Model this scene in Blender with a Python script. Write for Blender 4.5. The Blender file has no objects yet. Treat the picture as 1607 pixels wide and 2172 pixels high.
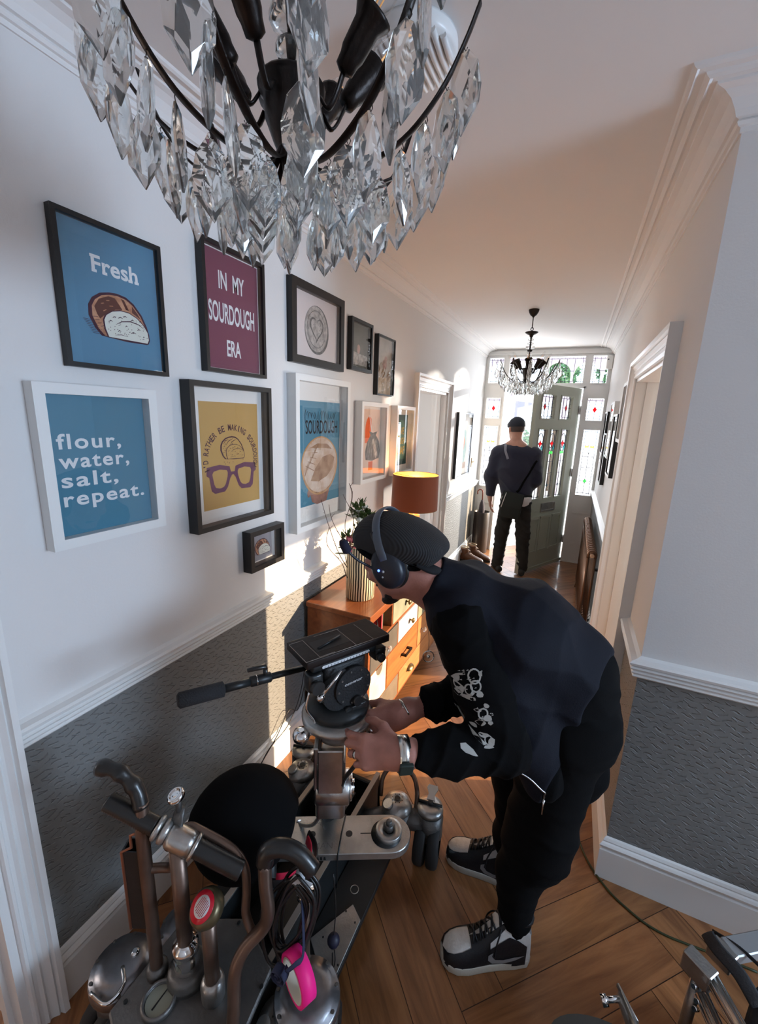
import bpy, bmesh, math, random
import numpy as np
from mathutils import Vector, Matrix, noise
PI = math.pi
scn = bpy.context.scene
COL = scn.collection
# ------------------------------------------------------------------ camera
cam = bpy.data.cameras.new('camera')
cam.sensor_fit = 'VERTICAL'; cam.sensor_height = 36.0; cam.lens = 893.8 / 2172 * 36
cam.clip_start = 0.05
co = bpy.data.objects.new('camera', cam); COL.objects.link(co)
co.matrix_world = (Matrix.Translation((0, 0, 1.75)) @ Matrix.Rotation(math.radians(24.76), 4, 'Z')
                   @ Matrix.Rotation(math.radians(77.19), 4, 'X') @ Matrix.Rotation(math.radians(2.02), 4, 'Z'))
scn.camera = co
# ------------------------------------------------------------------ world, sun, daylight
w = bpy.data.worlds.new('world'); scn.world = w; w.use_nodes = True
bgn = w.node_tree.nodes['Background']
bgn.inputs[0].default_value = (0.80, 0.90, 1.0, 1); bgn.inputs[1].default_value = 3.2
def sun_lamp(name, d, e, c, ang=0.6):
    l = bpy.data.lights.new(name, 'SUN'); l.energy = e; l.color = c; l.angle = math.radians(ang)
    o = bpy.data.objects.new(name, l); COL.objects.link(o)
    o.rotation_euler = Vector(d).to_track_quat('-Z', 'Y').to_euler(); o.location = (0, 0, 8)
    return o
sun_lamp('sun', (-.38, -.165, -.093), 11.0, (1.0, .74, .48), 0.5)
sun_lamp('porch_sunlight', (-.40, -.92, -.125), 6.0, (1.0, .90, .76), 0.7)
def area(name, loc, d, sx, sy, e, c):
    l = bpy.data.lights.new(name, 'AREA'); l.shape = 'RECTANGLE'; l.size = sx; l.size_y = sy; l.energy = e; l.color = c
    o = bpy.data.objects.new(name, l); COL.objects.link(o)
    o.rotation_euler = Vector(d).to_track_quat('-Z', 'Z').to_euler(); o.location = loc
    return o
area('foyer_side_window_daylight', (4.15, .98, 1.65), (-1, -.08, .22), 1.1, 1.3, 120, (.54, .74, 1.0))
area('front_daylight', (-.5, 6.05, 1.5), (-.02, -1, -.05), 1.4, 2.0, 44, (.86, .93, 1.0))
area('right_room_daylight', (3.25, 3.75, 1.5), (-1, 0, 0), 1.6, 1.7, 85, (1.0, .93, .86))
area('left_room_daylight', (-3.4, -.1, 1.4), (1, 0, 0), 1.5, 1.5, 20, (1.0, .58, .30))
area('back_room_fill', (-3.4, 3.7, 1.4), (1, 0, .15), 1.5, 1.5, 40, (1.0, .95, .90))  # added fill through the far left doorway, lifts mid hall and ceiling
vs = scn.view_settings
vs.view_transform = 'Standard'; vs.look = 'None'; vs.exposure = 0.12; vs.gamma = 1.0; vs.use_curve_mapping = False

# ------------------------------------------------------------------ helpers
class MB:
    """collects shapes for ONE mesh object"""
    def __init__(s): s.v = []; s.f = []; s.m = []; s.sm = []; s.mi = 0
    def add(s, vs, fs, smooth=False):
        o = len(s.v); s.v += [tuple(p) for p in vs]
        for f in fs: s.f.append([i + o for i in f]); s.m.append(s.mi); s.sm.append(smooth)
    def box(s, x0, x1, y0, y1, z0, z1, M=None, taper=0):
        t = taper
        vs = [Vector(p) for p in ((x0,y0,z0),(x1,y0,z0),(x1,y1,z0),(x0,y1,z0),(x0+t,y0+t,z1),(x1-t,y0+t,z1),(x1-t,y1-t,z1),(x0+t,y1-t,z1))]
        if M is not None: vs = [M @ p for p in vs]
        s.add(vs, [(0,3,2,1),(4,5,6,7),(0,1,5,4),(1,2,6,5),(2,3,7,6),(3,0,4,7)])
    def rbox(s, x0, x1, y0, y1, z0, z1, r, M=None):
        """box with rounded vertical edges and softened top/bottom"""
        pts = []
        for cx, cy, a0 in ((x1-r,y1-r,0),(x0+r,y1-r,90),(x0+r,y0+r,180),(x1-r,y0+r,270)):
            for k in range(5):
                a = math.radians(a0 + k*22.5); pts.append((cx, cy, math.cos(a), math.sin(a)))
        e = min(r, (z1-z0)/2)*.5; rings = []
        for z, ins in ((z0, e), (z0+e*.3, e*.3), (z0+e, 0), (z1-e, 0), (z1-e*.3, e*.3), (z1, e)):
            rings.append([Vector((cx+c*(r-ins), cy+sn*(r-ins), z)) for cx, cy, c, sn in pts])
        s.rings(rings, M=M)
    def rings(s, rings, M=None, cap=True, smooth=True, closed=True):
        n = len(rings[0]); vs = [p for r in rings for p in r]
        if M is not None: vs = [M @ Vector(p) for p in vs]
        fs = []
        for i in range(len(rings)-1):
            for j in range(n if closed else n-1):
                k = (j+1) % n; fs.append((i*n+j, i*n+k, (i+1)*n+k, (i+1)*n+j))
        s.add(vs, fs, smooth)
        if cap:
            o = len(s.v) - len(vs)
            s.f.append([o+j for j in reversed(range(n))]); s.m.append(s.mi); s.sm.append(False)
            s.f.append([o+(len(rings)-1)*n+j for j in range(n)]); s.m.append(s.mi); s.sm.append(False)
    def cyl(s, p, q, r, r2=None, n=20, cap=True, smooth=True):
        p = Vector(p); q = Vector(q); r2 = r if r2 is None else r2
        M = frame_of(q-p)
        R = []
        for c, rr in ((p, r), (q, r2)):
            R.append([c + M @ Vector((rr*math.cos(2*PI*k/n), rr*math.sin(2*PI*k/n), 0)) for k in range(n)])
        s.rings(R, cap=cap, smooth=smooth)
    def tube(s, pts, r, n=10, cap=True, flat=1.0, up=None):
        pts = [Vector(p) for p in pts]; N = len(pts)
        rs = [r]*N if not hasattr(r, '__len__') else r
        T = [(pts[min(i+1,N-1)]-pts[max(i-1,0)]).normalized() for i in range(N)]
        u = Vector(up) if up else (Vector((0,0,1)) if abs(T[0].z) < .9 else Vector((1,0,0)))
        R = []
        for i in range(N):
            a = (u - T[i]*u.dot(T[i]))
            if a.length < 1e-5: a = T[i].orthogonal()
            a.normalize(); b = T[i].cross(a); u = a
            R.append([pts[i] + a*(rs[i]*math.cos(2*PI*k/n)) + b*(rs[i]*flat*math.sin(2*PI*k/n)) for k in range(n)])
        s.rings(R, cap=cap)
    def lathe(s, prof, M=None, n=24, cap=True):
        R = [[Vector((max(r,1e-4)*math.cos(2*PI*k/n), max(r,1e-4)*math.sin(2*PI*k/n), z)) for k in range(n)] for r, z in prof]
        s.rings(R, M=M, cap=cap)
    def sphere(s, c, r, n=12, M=None, sc=(1,1,1)):
        c = Vector(c)
        R = []
        for i in range(n//2+1):
            a = -PI/2 + PI*(i/(n//2)); rr = max(math.cos(a), .02)
            R.append([c + Vector((r*sc[0]*rr*math.cos(2*PI*k/n), r*sc[1]*rr*math.sin(2*PI*k/n), r*sc[2]*math.sin(a))) for k in range(n)])
        s.rings(R, M=M)
    def prism(s, poly, F, w0, w1, smooth=False):
        """polygon (a,b) extruded along w; F(a,b,w)->point"""
        n = len(poly)
        vs = [F(a, b, w0) for a, b in poly] + [F(a, b, w1) for a, b in poly]
        fs = [tuple(range(n))[::-1], tuple(range(n, 2*n))] + [(i, (i+1) % n, (i+1) % n + n, i+n) for i in range(n)]
        s.add(vs, fs, smooth)
    def flat(s, poly, F, w):
        s.add([F(a, b, w) for a, b in poly], [tuple(range(len(poly)))])
    def sweep(s, path, prof, F, closed=False):
        """mitred moulding: path (a,b) polyline, profile (u to the left of the path, w), F(a,b,w)"""
        P = [Vector(p) for p in path]; N = len(P); R = []
        for i in range(N):
            if closed: d0 = (P[i]-P[i-1]).normalized(); d1 = (P[(i+1) % N]-P[i]).normalized()
            else:
                d0 = (P[i]-P[i-1]).normalized() if i else (P[1]-P[0]).normalized()
                d1 = (P[i+1]-P[i]).normalized() if i < N-1 else d0
            n0 = Vector((-d0.y, d0.x)); n1 = Vector((-d1.y, d1.x)); m = n0+n1; m = m/(m.dot(n0))
            R.append([F(P[i].x+m.x*u, P[i].y+m.y*u, ww) for u, ww in prof])
        if closed: R.append(R[0])
        s.rings(R, cap=not closed, smooth=False)
    def obj(s, name, mats, parent=None, bevel=0, auto=True):
        me = bpy.data.meshes.new(name); me.from_pydata([tuple(p) for p in s.v], [], s.f)
        for m in (mats if isinstance(mats, (list, tuple)) else [mats]): me.materials.append(m)
        me.polygons.foreach_set('material_index', s.m); me.polygons.foreach_set('use_smooth', s.sm)
        bm = bmesh.new(); bm.from_mesh(me); bmesh.ops.recalc_face_normals(bm, faces=bm.faces)
        if bevel:
            bmesh.ops.remove_doubles(bm, verts=bm.verts, dist=1e-5)
            es = [e for e in bm.edges if len(e.link_faces) == 2 and e.calc_face_angle(0) > .6]
            bmesh.ops.bevel(bm, geom=es, offset=bevel, segments=1, affect='EDGES', clamp_overlap=True)
        bm.to_mesh(me); bm.free(); me.update()
        return link(name, me, parent)
def link(name, me, parent=None):
    o = bpy.data.objects.new(name, me); COL.objects.link(o)
    if parent is not None:
        o.parent = parent; o.matrix_parent_inverse = parent.matrix_world.inverted()
    return o
def frame_of(d):
    d = Vector(d).normalized(); a = Vector((0,0,1)) if abs(d.z) < .95 else Vector((1,0,0))
    x = a.cross(d).normalized(); y = d.cross(x)
    return Matrix((x, y, d)).transposed()
def TM(loc, d=None, roll=0):
    M = frame_of(d).to_4x4() if d is not None else Matrix.Identity(4)
    return Matrix.Translation(loc) @ M @ Matrix.Rotation(roll, 4, 'Z')
def thing(name, label, cat, loc=(0,0,0), group=None, rz=0):
    o = bpy.data.objects.new(name, None); COL.objects.link(o); o.location = loc; o.rotation_euler = (0,0,rz)
    o.empty_display_size = .05
    o.matrix_world = Matrix.Translation(loc) @ Matrix.Rotation(rz, 4, 'Z')
    o['label'] = label; o['category'] = cat
    if group: o['group'] = group
    return o
def tag(o, label, cat=None, group=None, kind=None):
    if label: o['label'] = label
    if cat: o['category'] = cat
    if group: o['group'] = group
    if kind: o['kind'] = kind
    return o
def struct(o): o['kind'] = 'structure'; return o
def smooth_pts(pts, n=6):
    """Catmull-Rom through points"""
    P = [Vector(p) for p in pts]; P = [P[0]*2-P[1]] + P + [P[-1]*2-P[-2]]; out = []
    for i in range(1, len(P)-2):
        for k in range(n):
            t = k/n; a, b, c, d = P[i-1:i+3]
            out.append(.5*((2*b)+(c-a)*t+(2*a-5*b+4*c-d)*t*t+(3*b-a-3*c+d)*t**3))
    return out + [P[-2]]
# ------------------------------------------------------------------ materials
def mat(name, col, rough=.5, metal=0., spec=.5, bump=0., bscale=60., var=0., vscale=8., trans=0., ior=1.45, coat=0., sheen=0., emit=None, es=0., alpha=1., vcol=None, sub=0.):
    m = bpy.data.materials.new(name); m.use_nodes = True; nt = m.node_tree; b = nt.nodes['Principled BSDF']
    I = b.inputs
    I['Base Color'].default_value = (*col, 1); I['Roughness'].default_value = rough; I['Metallic'].default_value = metal
    I['Specular IOR Level'].default_value = spec; I['IOR'].default_value = ior; I['Transmission Weight'].default_value = trans
    I['Coat Weight'].default_value = coat; I['Coat Roughness'].default_value = .1
    I['Sheen Weight'].default_value = sheen; I['Sheen Roughness'].default_value = .5
    if sub: I['Subsurface Weight'].default_value = sub; I['Subsurface Radius'].default_value = (.01,.004,.002); I['Subsurface Scale'].default_value = 1.
    if emit: I['Emission Color'].default_value = (*emit, 1); I['Emission Strength'].default_value = es
    tc = nt.nodes.new('ShaderNodeTexCoord')
    if var:
        n = nt.nodes.new('ShaderNodeTexNoise'); n.inputs['Scale'].default_value = vscale; n.inputs['Detail'].default_value = 4
        nt.links.new(tc.outputs['Object'], n.inputs['Vector'])
        mx = nt.nodes.new('ShaderNodeMix'); mx.data_type = 'RGBA'
        c2 = vcol or tuple(c*(1-var) for c in col)
        mr = nt.nodes.new('ShaderNodeMapRange'); mr.inputs['From Min'].default_value = .35; mr.inputs['From Max'].default_value = .65
        nt.links.new(n.outputs['Fac'], mr.inputs['Value']); nt.links.new(mr.outputs['Result'], mx.inputs['Factor'])
        mx.inputs['A'].default_value = (*col, 1); mx.inputs['B'].default_value = (*c2, 1)
        nt.links.new(mx.outputs['Result'], I['Base Color'])
    if bump:
        n = nt.nodes.new('ShaderNodeTexNoise'); n.inputs['Scale'].default_value = bscale; n.inputs['Detail'].default_value = 3
        nt.links.new(tc.outputs['Object'], n.inputs['Vector'])
        bp = nt.nodes.new('ShaderNodeBump'); bp.inputs['Strength'].default_value = bump; bp.inputs['Distance'].default_value = .01
        nt.links.new(n.outputs['Fac'], bp.inputs['Height']); nt.links.new(bp.outputs['Normal'], I['Normal'])
    return m
def node(nt, t, **kw):
    n = nt.nodes.new(t)
    for k, v in kw.items(): setattr(n, k, v)
    return n
def mathn(nt, op, a, b=None, c=None):
    n = nt.nodes.new('ShaderNodeMath'); n.operation = op
    for i, x in enumerate((a, b, c)):
        if x is None: continue
        if isinstance(x, (int, float)): n.inputs[i].default_value = x
        else: nt.links.new(x, n.inputs[i])
    return n.outputs[0]
def wallpaper():
    m = mat('embossed_wallpaper', (.20, .203, .20), .62); nt = m.node_tree; b = nt.nodes['Principled BSDF']
    tc = node(nt, 'ShaderNodeTexCoord'); sp = node(nt, 'ShaderNodeSeparateXYZ')
    nz = node(nt, 'ShaderNodeTexNoise'); nz.inputs['Scale'].default_value = 20; nz.inputs['Detail'].default_value = 3
    nt.links.new(tc.outputs['Object'], nz.inputs['Vector'])
    nt.links.new(tc.outputs['Object'], sp.inputs[0])
    u = mathn(nt, 'ADD', sp.outputs[0], sp.outputs[1]); v = sp.outputs[2]
    wob = mathn(nt, 'MULTIPLY', mathn(nt, 'SUBTRACT', nz.outputs['Fac'], .5), .030)
    v2 = mathn(nt, 'ADD', v, wob)
    # thin wavy creases, broken into dashes
    dash = mathn(nt, 'POWER', mathn(nt, 'MAXIMUM', mathn(nt, 'SINE', mathn(nt, 'ADD', mathn(nt, 'MULTIPLY', v2, 300.), mathn(nt, 'MULTIPLY', mathn(nt, 'SINE', mathn(nt, 'MULTIPLY', u, 95.)), 1.1))), 0.), 5.)
    br = mathn(nt, 'GREATER_THAN', mathn(nt, 'SINE', mathn(nt, 'ADD', mathn(nt, 'MULTIPLY', u, 150.), mathn(nt, 'MULTIPLY', mathn(nt, 'FLOOR', mathn(nt, 'MULTIPLY', v2, 47.7)), 2.1))), -.35)
    dash = mathn(nt, 'MULTIPLY', dash, br)
    # short raised diagonal threads
    dg = mathn(nt, 'POWER', mathn(nt, 'MAXIMUM', mathn(nt, 'SINE', mathn(nt, 'ADD', mathn(nt, 'MULTIPLY', u, 120.), mathn(nt, 'MULTIPLY', v, 190.))), 0.), 22.)
    dg = mathn(nt, 'MULTIPLY', dg, mathn(nt, 'GREATER_THAN', mathn(nt, 'SINE', mathn(nt, 'SUBTRACT', mathn(nt, 'MULTIPLY', u, 130.), mathn(nt, 'MULTIPLY', v, 60.))), .1))
    h = mathn(nt, 'ADD', mathn(nt, 'MULTIPLY', nz.outputs['Fac'], .5), mathn(nt, 'SUBTRACT', mathn(nt, 'MULTIPLY', dg, .8), dash))
    bp = node(nt, 'ShaderNodeBump'); bp.inputs['Strength'].default_value = .7; bp.inputs['Distance'].default_value = .0045
    nt.links.new(h, bp.inputs['Height']); nt.links.new(bp.outputs['Normal'], b.inputs['Normal'])
    return m
def wood(name, c1, c2, rough=.4, sc=1., axis='Y', coat=.2, attr=False, bump=.15):
    m = mat(name, c1, rough, coat=coat); nt = m.node_tree; b = nt.nodes['Principled BSDF']
    tc = node(nt, 'ShaderNodeTexCoord'); mp = node(nt, 'ShaderNodeMapping')
    s = {'X': (.8,9,9), 'Y': (9,.8,9), 'Z': (9,9,.8)}[axis]; mp.inputs['Scale'].default_value = [x*sc for x in s]
    nt.links.new(tc.outputs['UV' if attr else 'Object'], mp.inputs[0])
    nz = node(nt, 'ShaderNodeTexNoise'); nz.inputs['Scale'].default_value = 2.2; nz.inputs['Detail'].default_value = 8; nz.inputs['Roughness'].default_value = .65; nz.inputs['Distortion'].default_value = .9
    nt.links.new(mp.outputs[0], nz.inputs['Vector'])
    cr = node(nt, 'ShaderNodeValToRGB'); e = cr.color_ramp.elements
    e[0].position = .32; e[0].color = (*c2, 1); e[1].position = .66; e[1].color = (*c1, 1)
    nt.links.new(nz.outputs['Fac'], cr.inputs[0]); out = cr.outputs[0]
    if attr:
        at = node(nt, 'ShaderNodeAttribute', attribute_name='plank')
        mx = node(nt, 'ShaderNodeMix', data_type='RGBA', blend_type='MULTIPLY'); mx.inputs['Factor'].default_value = 1
        nt.links.new(out, mx.inputs['A']); nt.links.new(at.outputs['Color'], mx.inputs['B']); out = mx.outputs['Result']
    nt.links.new(out, b.inputs['Base Color'])
    bp = node(nt, 'ShaderNodeBump'); bp.inputs['Strength'].default_value = bump; bp.inputs['Distance'].default_value = .004
    nt.links.new(nz.outputs['Fac'], bp.inputs['Height']); nt.links.new(bp.outputs['Normal'], b.inputs['Normal'])
    return m
def pane_mat(name, tint=(1,1,1), gloss=.03, mixw=None):
    """thin sheet glass: clear with a fresnel reflection"""
    m = bpy.data.materials.new(name); m.use_nodes = True; nt = m.node_tree; nt.nodes.clear()
    o = node(nt, 'ShaderNodeOutputMaterial'); t = node(nt, 'ShaderNodeBsdfTransparent'); t.inputs[0].default_value = (*tint, 1)
    g = node(nt, 'ShaderNodeBsdfGlossy'); g.inputs['Roughness'].default_value = gloss
    f = node(nt, 'ShaderNodeLayerWeight'); sch = mathn(nt, 'ADD', mathn(nt, 'MULTIPLY', mathn(nt, 'POWER', f.outputs['Facing'], 5.), .93), .05)
    mx = node(nt, 'ShaderNodeMixShader'); nt.links.new(sch, mx.inputs[0]); nt.links.new(t.outputs[0], mx.inputs[1]); nt.links.new(g.outputs[0], mx.inputs[2])
    out = mx.outputs[0]
    if mixw:
        tr = node(nt, 'ShaderNodeBsdfTranslucent'); tr.inputs[0].default_value = (*tint, 1)
        m2 = node(nt, 'ShaderNodeMixShader'); m2.inputs[0].default_value = mixw
        nt.links.new(out, m2.inputs[1]); nt.links.new(tr.outputs[0], m2.inputs[2]); out = m2.outputs[0]
    nt.links.new(out, o.inputs[0]); return m
M_wall = mat('wall_paint', (.74, .725, .715), .75, bump=.05, bscale=150, spec=.3)
M_paper = wallpaper()
M_trim = mat('white_gloss_trim', (.80, .80, .79), .32, bump=.02, bscale=40)
M_ceil = mat('ceiling_paint', (.80, .785, .775), .85, spec=.2)
M_floor = wood('oak_floor', (.40, .175, .068), (.175, .068, .025), .34, 1., 'X', .4, attr=True, bump=.25)
M_gap = mat('floor_joint', (.04, .02, .012), .8)
M_black = mat('black_paint', (.012, .012, .013), .35)
M_steel = mat('brushed_steel', (.55, .54, .52), .3, 1., bump=.05, bscale=90, var=.25, vscale=20)
M_chrome = mat('chrome', (.8, .8, .8), .12, 1.)

# ------------------------------------------------------------------ the room
XL = -1.2; YE = 5.74; ZC = 2.62
def RW(y): return .29 - .0121*(y-1.6)
def Fxy(a, b, w): return Vector((a, b, w))
# floor: herringbone planks, one mesh
def make_floor():
    L, W = .75, .150; me = bpy.data.meshes.new('floor'); V = []; F = []; UV = []; C = []
    rnd = random.Random(3); g = .0012
    c, s_ = math.cos(PI/4), math.sin(PI/4)
    def add(x0, y0, x1, y1, hor):
        o = len(V); k = rnd.uniform(.72, 1.15); col = (k*rnd.uniform(.97,1.05), k, k*rnd.uniform(.92,1.02), 1)
        ps = [(x0+g, y0+g), (x1-g, y0+g), (x1-g, y1-g), (x0+g, y1-g)]
        q = [(c*x - s_*y, s_*x + c*y) for x, y in ps]
        cx = sum(p[0] for p in q)/4; cy = sum(p[1] for p in q)/4
        if cy < -2.7 or cy > YE+.1 or cx < -4.1 or cx > 4.1: return
        if cy > 5.3 and cx > .6: return
        V.extend([(a, b, 0) for a, b in q]); F.append((o, o+1, o+2, o+3)); off = rnd.uniform(0, 50)
        for x, y in ps:
            u, v = (x-x0, y-y0) if hor else (y-y0, x-x0)
            UV.append((u+off, v+off*.37)); C.append(col)
    # classic herringbone: staircase of L-shaped pairs
    for j in range(-14, 15):
        for i in range(-60, 61):
            bx, by = i*W + j*L, i*W - j*L
            if abs(bx)+abs(by) > 15: continue
            add(bx, by, bx+L, by+W, True)
            add(bx, by+W, bx+W, by+W+L, False)
    me.from_pydata(V, [], F); uv = me.uv_layers.new(name='UVMap')
    uv.data.foreach_set('uv', [x for p in UV for x in p])
    at = me.color_attributes.new('plank', 'FLOAT_COLOR', 'CORNER'); at.data.foreach_set('color', [x for p in C for x in p])
    me.materials.append(M_floor); o = link('floor', me); struct(o)
    b = MB(); b.box(-4.1, 4.1, -2.7, YE, -.12, -.0015); s = b.obj('floor_base', M_gap); struct(s); s.name = 'floor'
make_floor()
def wall_with_openings(b, F, a0, a1, ops, t0, t1, dado=True):
    """boxes of a wall along a, height b, thickness w, openings (a0,a1,ztop); slot 0 paint, slot 1 wallpaper"""
    def bx(p0, p1, z0, z1, mi):
        if p1-p0 < 1e-4: return
        b.mi = mi; b.prism([(p0,z0),(p1,z0),(p1,z1),(p0,z1)], F, t0, t1)
    cur = a0
    for o0, o1, zt in sorted(ops):
        if dado: bx(cur, o0, 0, .92, 1); bx(cur, o0, .92, ZC, 0)
        else: bx(cur, o0, 0, ZC, 0)
        bx(o0, o1, zt, ZC, 0); cur = o1
    if dado: bx(cur, a1, 0, .92, 1); bx(cur, a1, .92, ZC, 0)
    else: bx(cur, a1, 0, ZC, 0)
    b.mi = 0
FL = lambda a, b_, w_: Vector((XL - w_, a, b_))            # left wall: w goes into the wall
FR = lambda a, b_, w_: Vector((RW(a) + w_, a, b_))         # right wall
FF = lambda a, b_, w_: Vector((a, 1.6 + w_, b_))           # wall facing the camera
OPL = [(-.56, .372, 2.06), (3.265, 4.055, 1.985)]; OPR = [(2.03, 3.06, 2.02)]
b = MB(); wall_with_openings(b, FL, -2.6, YE, OPL, 0, .13); struct(b.obj('wall_left', [M_wall, M_paper]))
b = MB(); wall_with_openings(b, FR, 1.6, YE, OPR, 0, .13); struct(b.obj('wall_right', [M_wall, M_paper]))
b = MB(); wall_with_openings(b, FF, .29+.13, 4.0, [], 0, .13); struct(b.obj('wall_front', [M_wall, M_paper]))
b = MB(); b.box(-1.33, 4.1, -2.7, 5.9, ZC, ZC+.1); b.box(-4.1, -1.33, -2.7, 5.9, ZC, ZC+.1); struct(b.obj('ceiling', M_ceil))
# space behind the camera with its garden window, and the rooms beyond the doorways
b = MB(); b.box(4.0, 4.1, -2.7, .4, 0, ZC); b.box(4.0, 4.1, 1.55, 1.73, 0, ZC); b.box(4.0, 4.1, .4, 1.55, 0, 1.0); b.box(4.0, 4.1, .4, 1.55, 2.3, ZC); struct(b.obj('wall_foyer_side', M_wall))
b = MB(); b.box(-1.33, 4.1, -2.7, -2.57, 0, ZC)
struct(b.obj('wall_back', M_wall))
b = MB(); b.box(3.0, 3.12, 1.73, 2.9, 0, ZC); b.box(3.0, 3.12, 4.6, 5.9, 0, ZC); b.box(3.0, 3.12, 2.9, 4.6, 0, .62); b.box(3.0, 3.12, 2.9, 4.6, 2.17, ZC)
b.box(.42, 3.12, 5.6, 5.9, 0, ZC); struct(b.obj('wall_right_room', M_wall))
b = MB(); b.box(-3.13, -3.0, -2.7, -.9, 0, ZC); b.box(-3.13, -3.0, .7, 2.3, 0, ZC); b.box(-3.13, -3.0, -.9, .7, 0, .6); b.box(-3.13, -3.0, -.9, .7, 2.2, ZC)
b.box(-3.13, -1.33, -2.7, -2.57, 0, ZC); b.box(-3.13, -1.33, 2.2, 2.33, 0, ZC)
b.box(-3.13, -3.0, 2.33, 3.0, 0, ZC); b.box(-3.13, -3.0, 4.5, 5.9, 0, ZC); b.box(-3.13, -3.0, 3.0, 4.5, 0, .6); b.box(-3.13, -3.0, 3.0, 4.5, 2.2, ZC); b.box(-3.13, -1.33, 5.75, 5.9, 0, ZC)
struct(b.obj('wall_left_room', M_wall))
# mouldings
DADO = [(0,.885),(.010,.885),(.016,.889),(.020,.894),(.015,.899),(.021,.904),(.025,.910),(.019,.915),(.026,.920),(.031,.927),(.024,.932),(.033,.939),(.036,.948),(.030,.954),(.012,.958),(0,.965)]
SKIRT = [(0,0),(.020,0),(.020,.132),(.013,.137),(.013,.143),(.021,.148),(.023,.156),(.017,.163),(.011,.166),(.012,.172),(.007,.181),(0,.185)]
CORN = [(0,-.100),(.006,-.100),(.006,-.088),(.014,-.086),(.018,-.078),(.014,-.072),(.024,-.070),(.030,-.056),(.045,-.036),(.066,-.024),(.086,-.020),(.088,-.014),(.100,-.013),(.108,-.017),(.116,-.012),(.120,-.007),(.136,-.006),(.142,-.010),(.150,-.006),(.154,0),(0,0)]
def zup(z): return [(u, v+z) for u, v in CORN]
def trim(name, path, prof, F=Fxy, m=None):
    bb = MB(); bb.sweep(path, prof, F); return struct(bb.obj(name, m or M_trim))
def strip(prof, k): return [(u*k, v) for u, v in prof]
trim('trim_cornice', [(XL, YE), (XL, -2.57)], [(u*.8, v+ZC) for u, v in CORN], m=M_ceil)
trim('trim_cornice', [(4.0, 1.6), (.29, 1.6), (RW(YE), YE)], zup(ZC), lambda a, b_, w_: Vector((a, b_, w_)), M_ceil)
trim('trim_cornice', [(XL, -2.57), (4.0, -2.57)], zup(ZC), m=M_ceil)
for p in ([(XL, 3.17), (XL, .445)], [(XL, YE), (XL, 4.15)], [(XL, -.66), (XL, -2.57)],
          [(4.0, 1.6), (.29, 1.6), (RW(1.93), 1.93)], [(RW(3.16), 3.16), (RW(YE), YE)]):
    trim('trim_dado', p, DADO); trim('baseboard_hall', p, SKIRT)
def casing(name, F, a0, a1, zt, depth=.13, k=1.):
    prof = [(0,0),(0,.012),(.006,.018),(.014,.019),(.020,.013),(.030,.015),(.040,.022),(.048,.017),(.056,.020),(.070,.030),(.076,.026),(.082,.040),(.100,.042),(.100,0)]; prof = [(u*k, v) for u, v in prof]
    bb = MB(); bb.sweep([(a1, 0), (a1, zt), (a0, zt), (a0, 0)], [(-u, -v) for u, v in prof], F)
    # lining with a stop bead
    for q0, q1 in ((a0-.001, a0+.02), (a1-.02, a1+.001)):
        bb.prism([(q0,0),(q1,0),(q1,zt),(q0,zt)], F, -.004, depth+.01)
    bb.prism([(a0,zt-.02),(a1,zt-.02),(a1,zt+.001),(a0,zt+.001)], F, -.004, depth+.01)
    for q0, q1 in ((a0+.02, a0+.032), (a1-.032, a1-.02)):
        bb.prism([(q0,0),(q1,0),(q1,zt-.02),(q0,zt-.02)], F, .05, .085)
    return struct(bb.obj(name, M_trim))
casing('door_1', FL, -.56, .372, 2.06, k=.73); casing('door_2', FL, 3.265, 4.055, 1.985); casing('door_3', FR, 2.03, 3.06, 2.02)
# ------------------------------------------------------------------ front wall: frame, leaded windows, open door
M_glass = pane_mat('textured_window_glass', (.97, .98, 1.0), .12)
M_lead = mat('lead_cames', (.03, .03, .06), .5, .3)
M_red = pane_mat('red_glass', (1.0, .05, .06), .1, .35); M_green = pane_mat('green_glass', (.25, .95, .3), .1, .35)
M_teal = pane_mat('teal_glass', (.25, .75, .75), .1, .3); M_amber = pane_mat('amber_glass', (1., .62, .3), .1, .3)
M_sage = mat('sage_green_door_paint', (.36, .38, .31), .38)
TOPL = [(-1.158,-.982), (-.909,-.513), (-.444,-.052), (.031,.197)]
OPE = [(a, b_, 2.215, 2.52) for a, b_ in TOPL] + [(-1.158,-.982,1.775,2.03), (-1.158,-.982,.88,1.675), (.035,.207,1.785,2.04), (.035,.207,.88,1.675), (-.935,-.03,0,2.155)]
def FE(a, b_, w_): return Vector((a, YE + w_, b_))
def grid_wall(b, F, x0, x1, z0, z1, ops, w0, w1):
    xs = sorted({x0, x1, *[o[0] for o in ops], *[o[1] for o in ops]}); zs = sorted({z0, z1, *[o[2] for o in ops], *[o[3] for o in ops]})
    for i in range(len(xs)-1):
        j = 0
        while j < len(zs)-1:
            cx = (xs[i]+xs[i+1])/2
            def hole(k): cz = (zs[k]+zs[k+1])/2; return any(o[0] < cx < o[1] and o[2] < cz < o[3] for o in ops)
            if hole(j): j += 1; continue
            k = j
            while k+1 < len(zs)-1 and not hole(k+1): k += 1
            b.prism([(xs[i],zs[j]),(xs[i+1],zs[j]),(xs[i+1],zs[k+1]),(xs[i],zs[k+1])], F, w0, w1); j = k+1
b = MB(); grid_wall(b, FE, XL, .36, 0, ZC, OPE, 0, .09)
def ring(b, F, r, u0, u1, w0, w1):
    """rectangular frame moulding around r=(x0,x1,z0,z1) from inset u0 to u1 (positive = inward)"""
    x0, x1, z0, z1 = r
    b.sweep([(x0,z0),(x1,z0),(x1,z1),(x0,z1)], [(u0,w0),(u1,w0),(u1,w1),(u0,w1)], F, closed=True)
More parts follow.
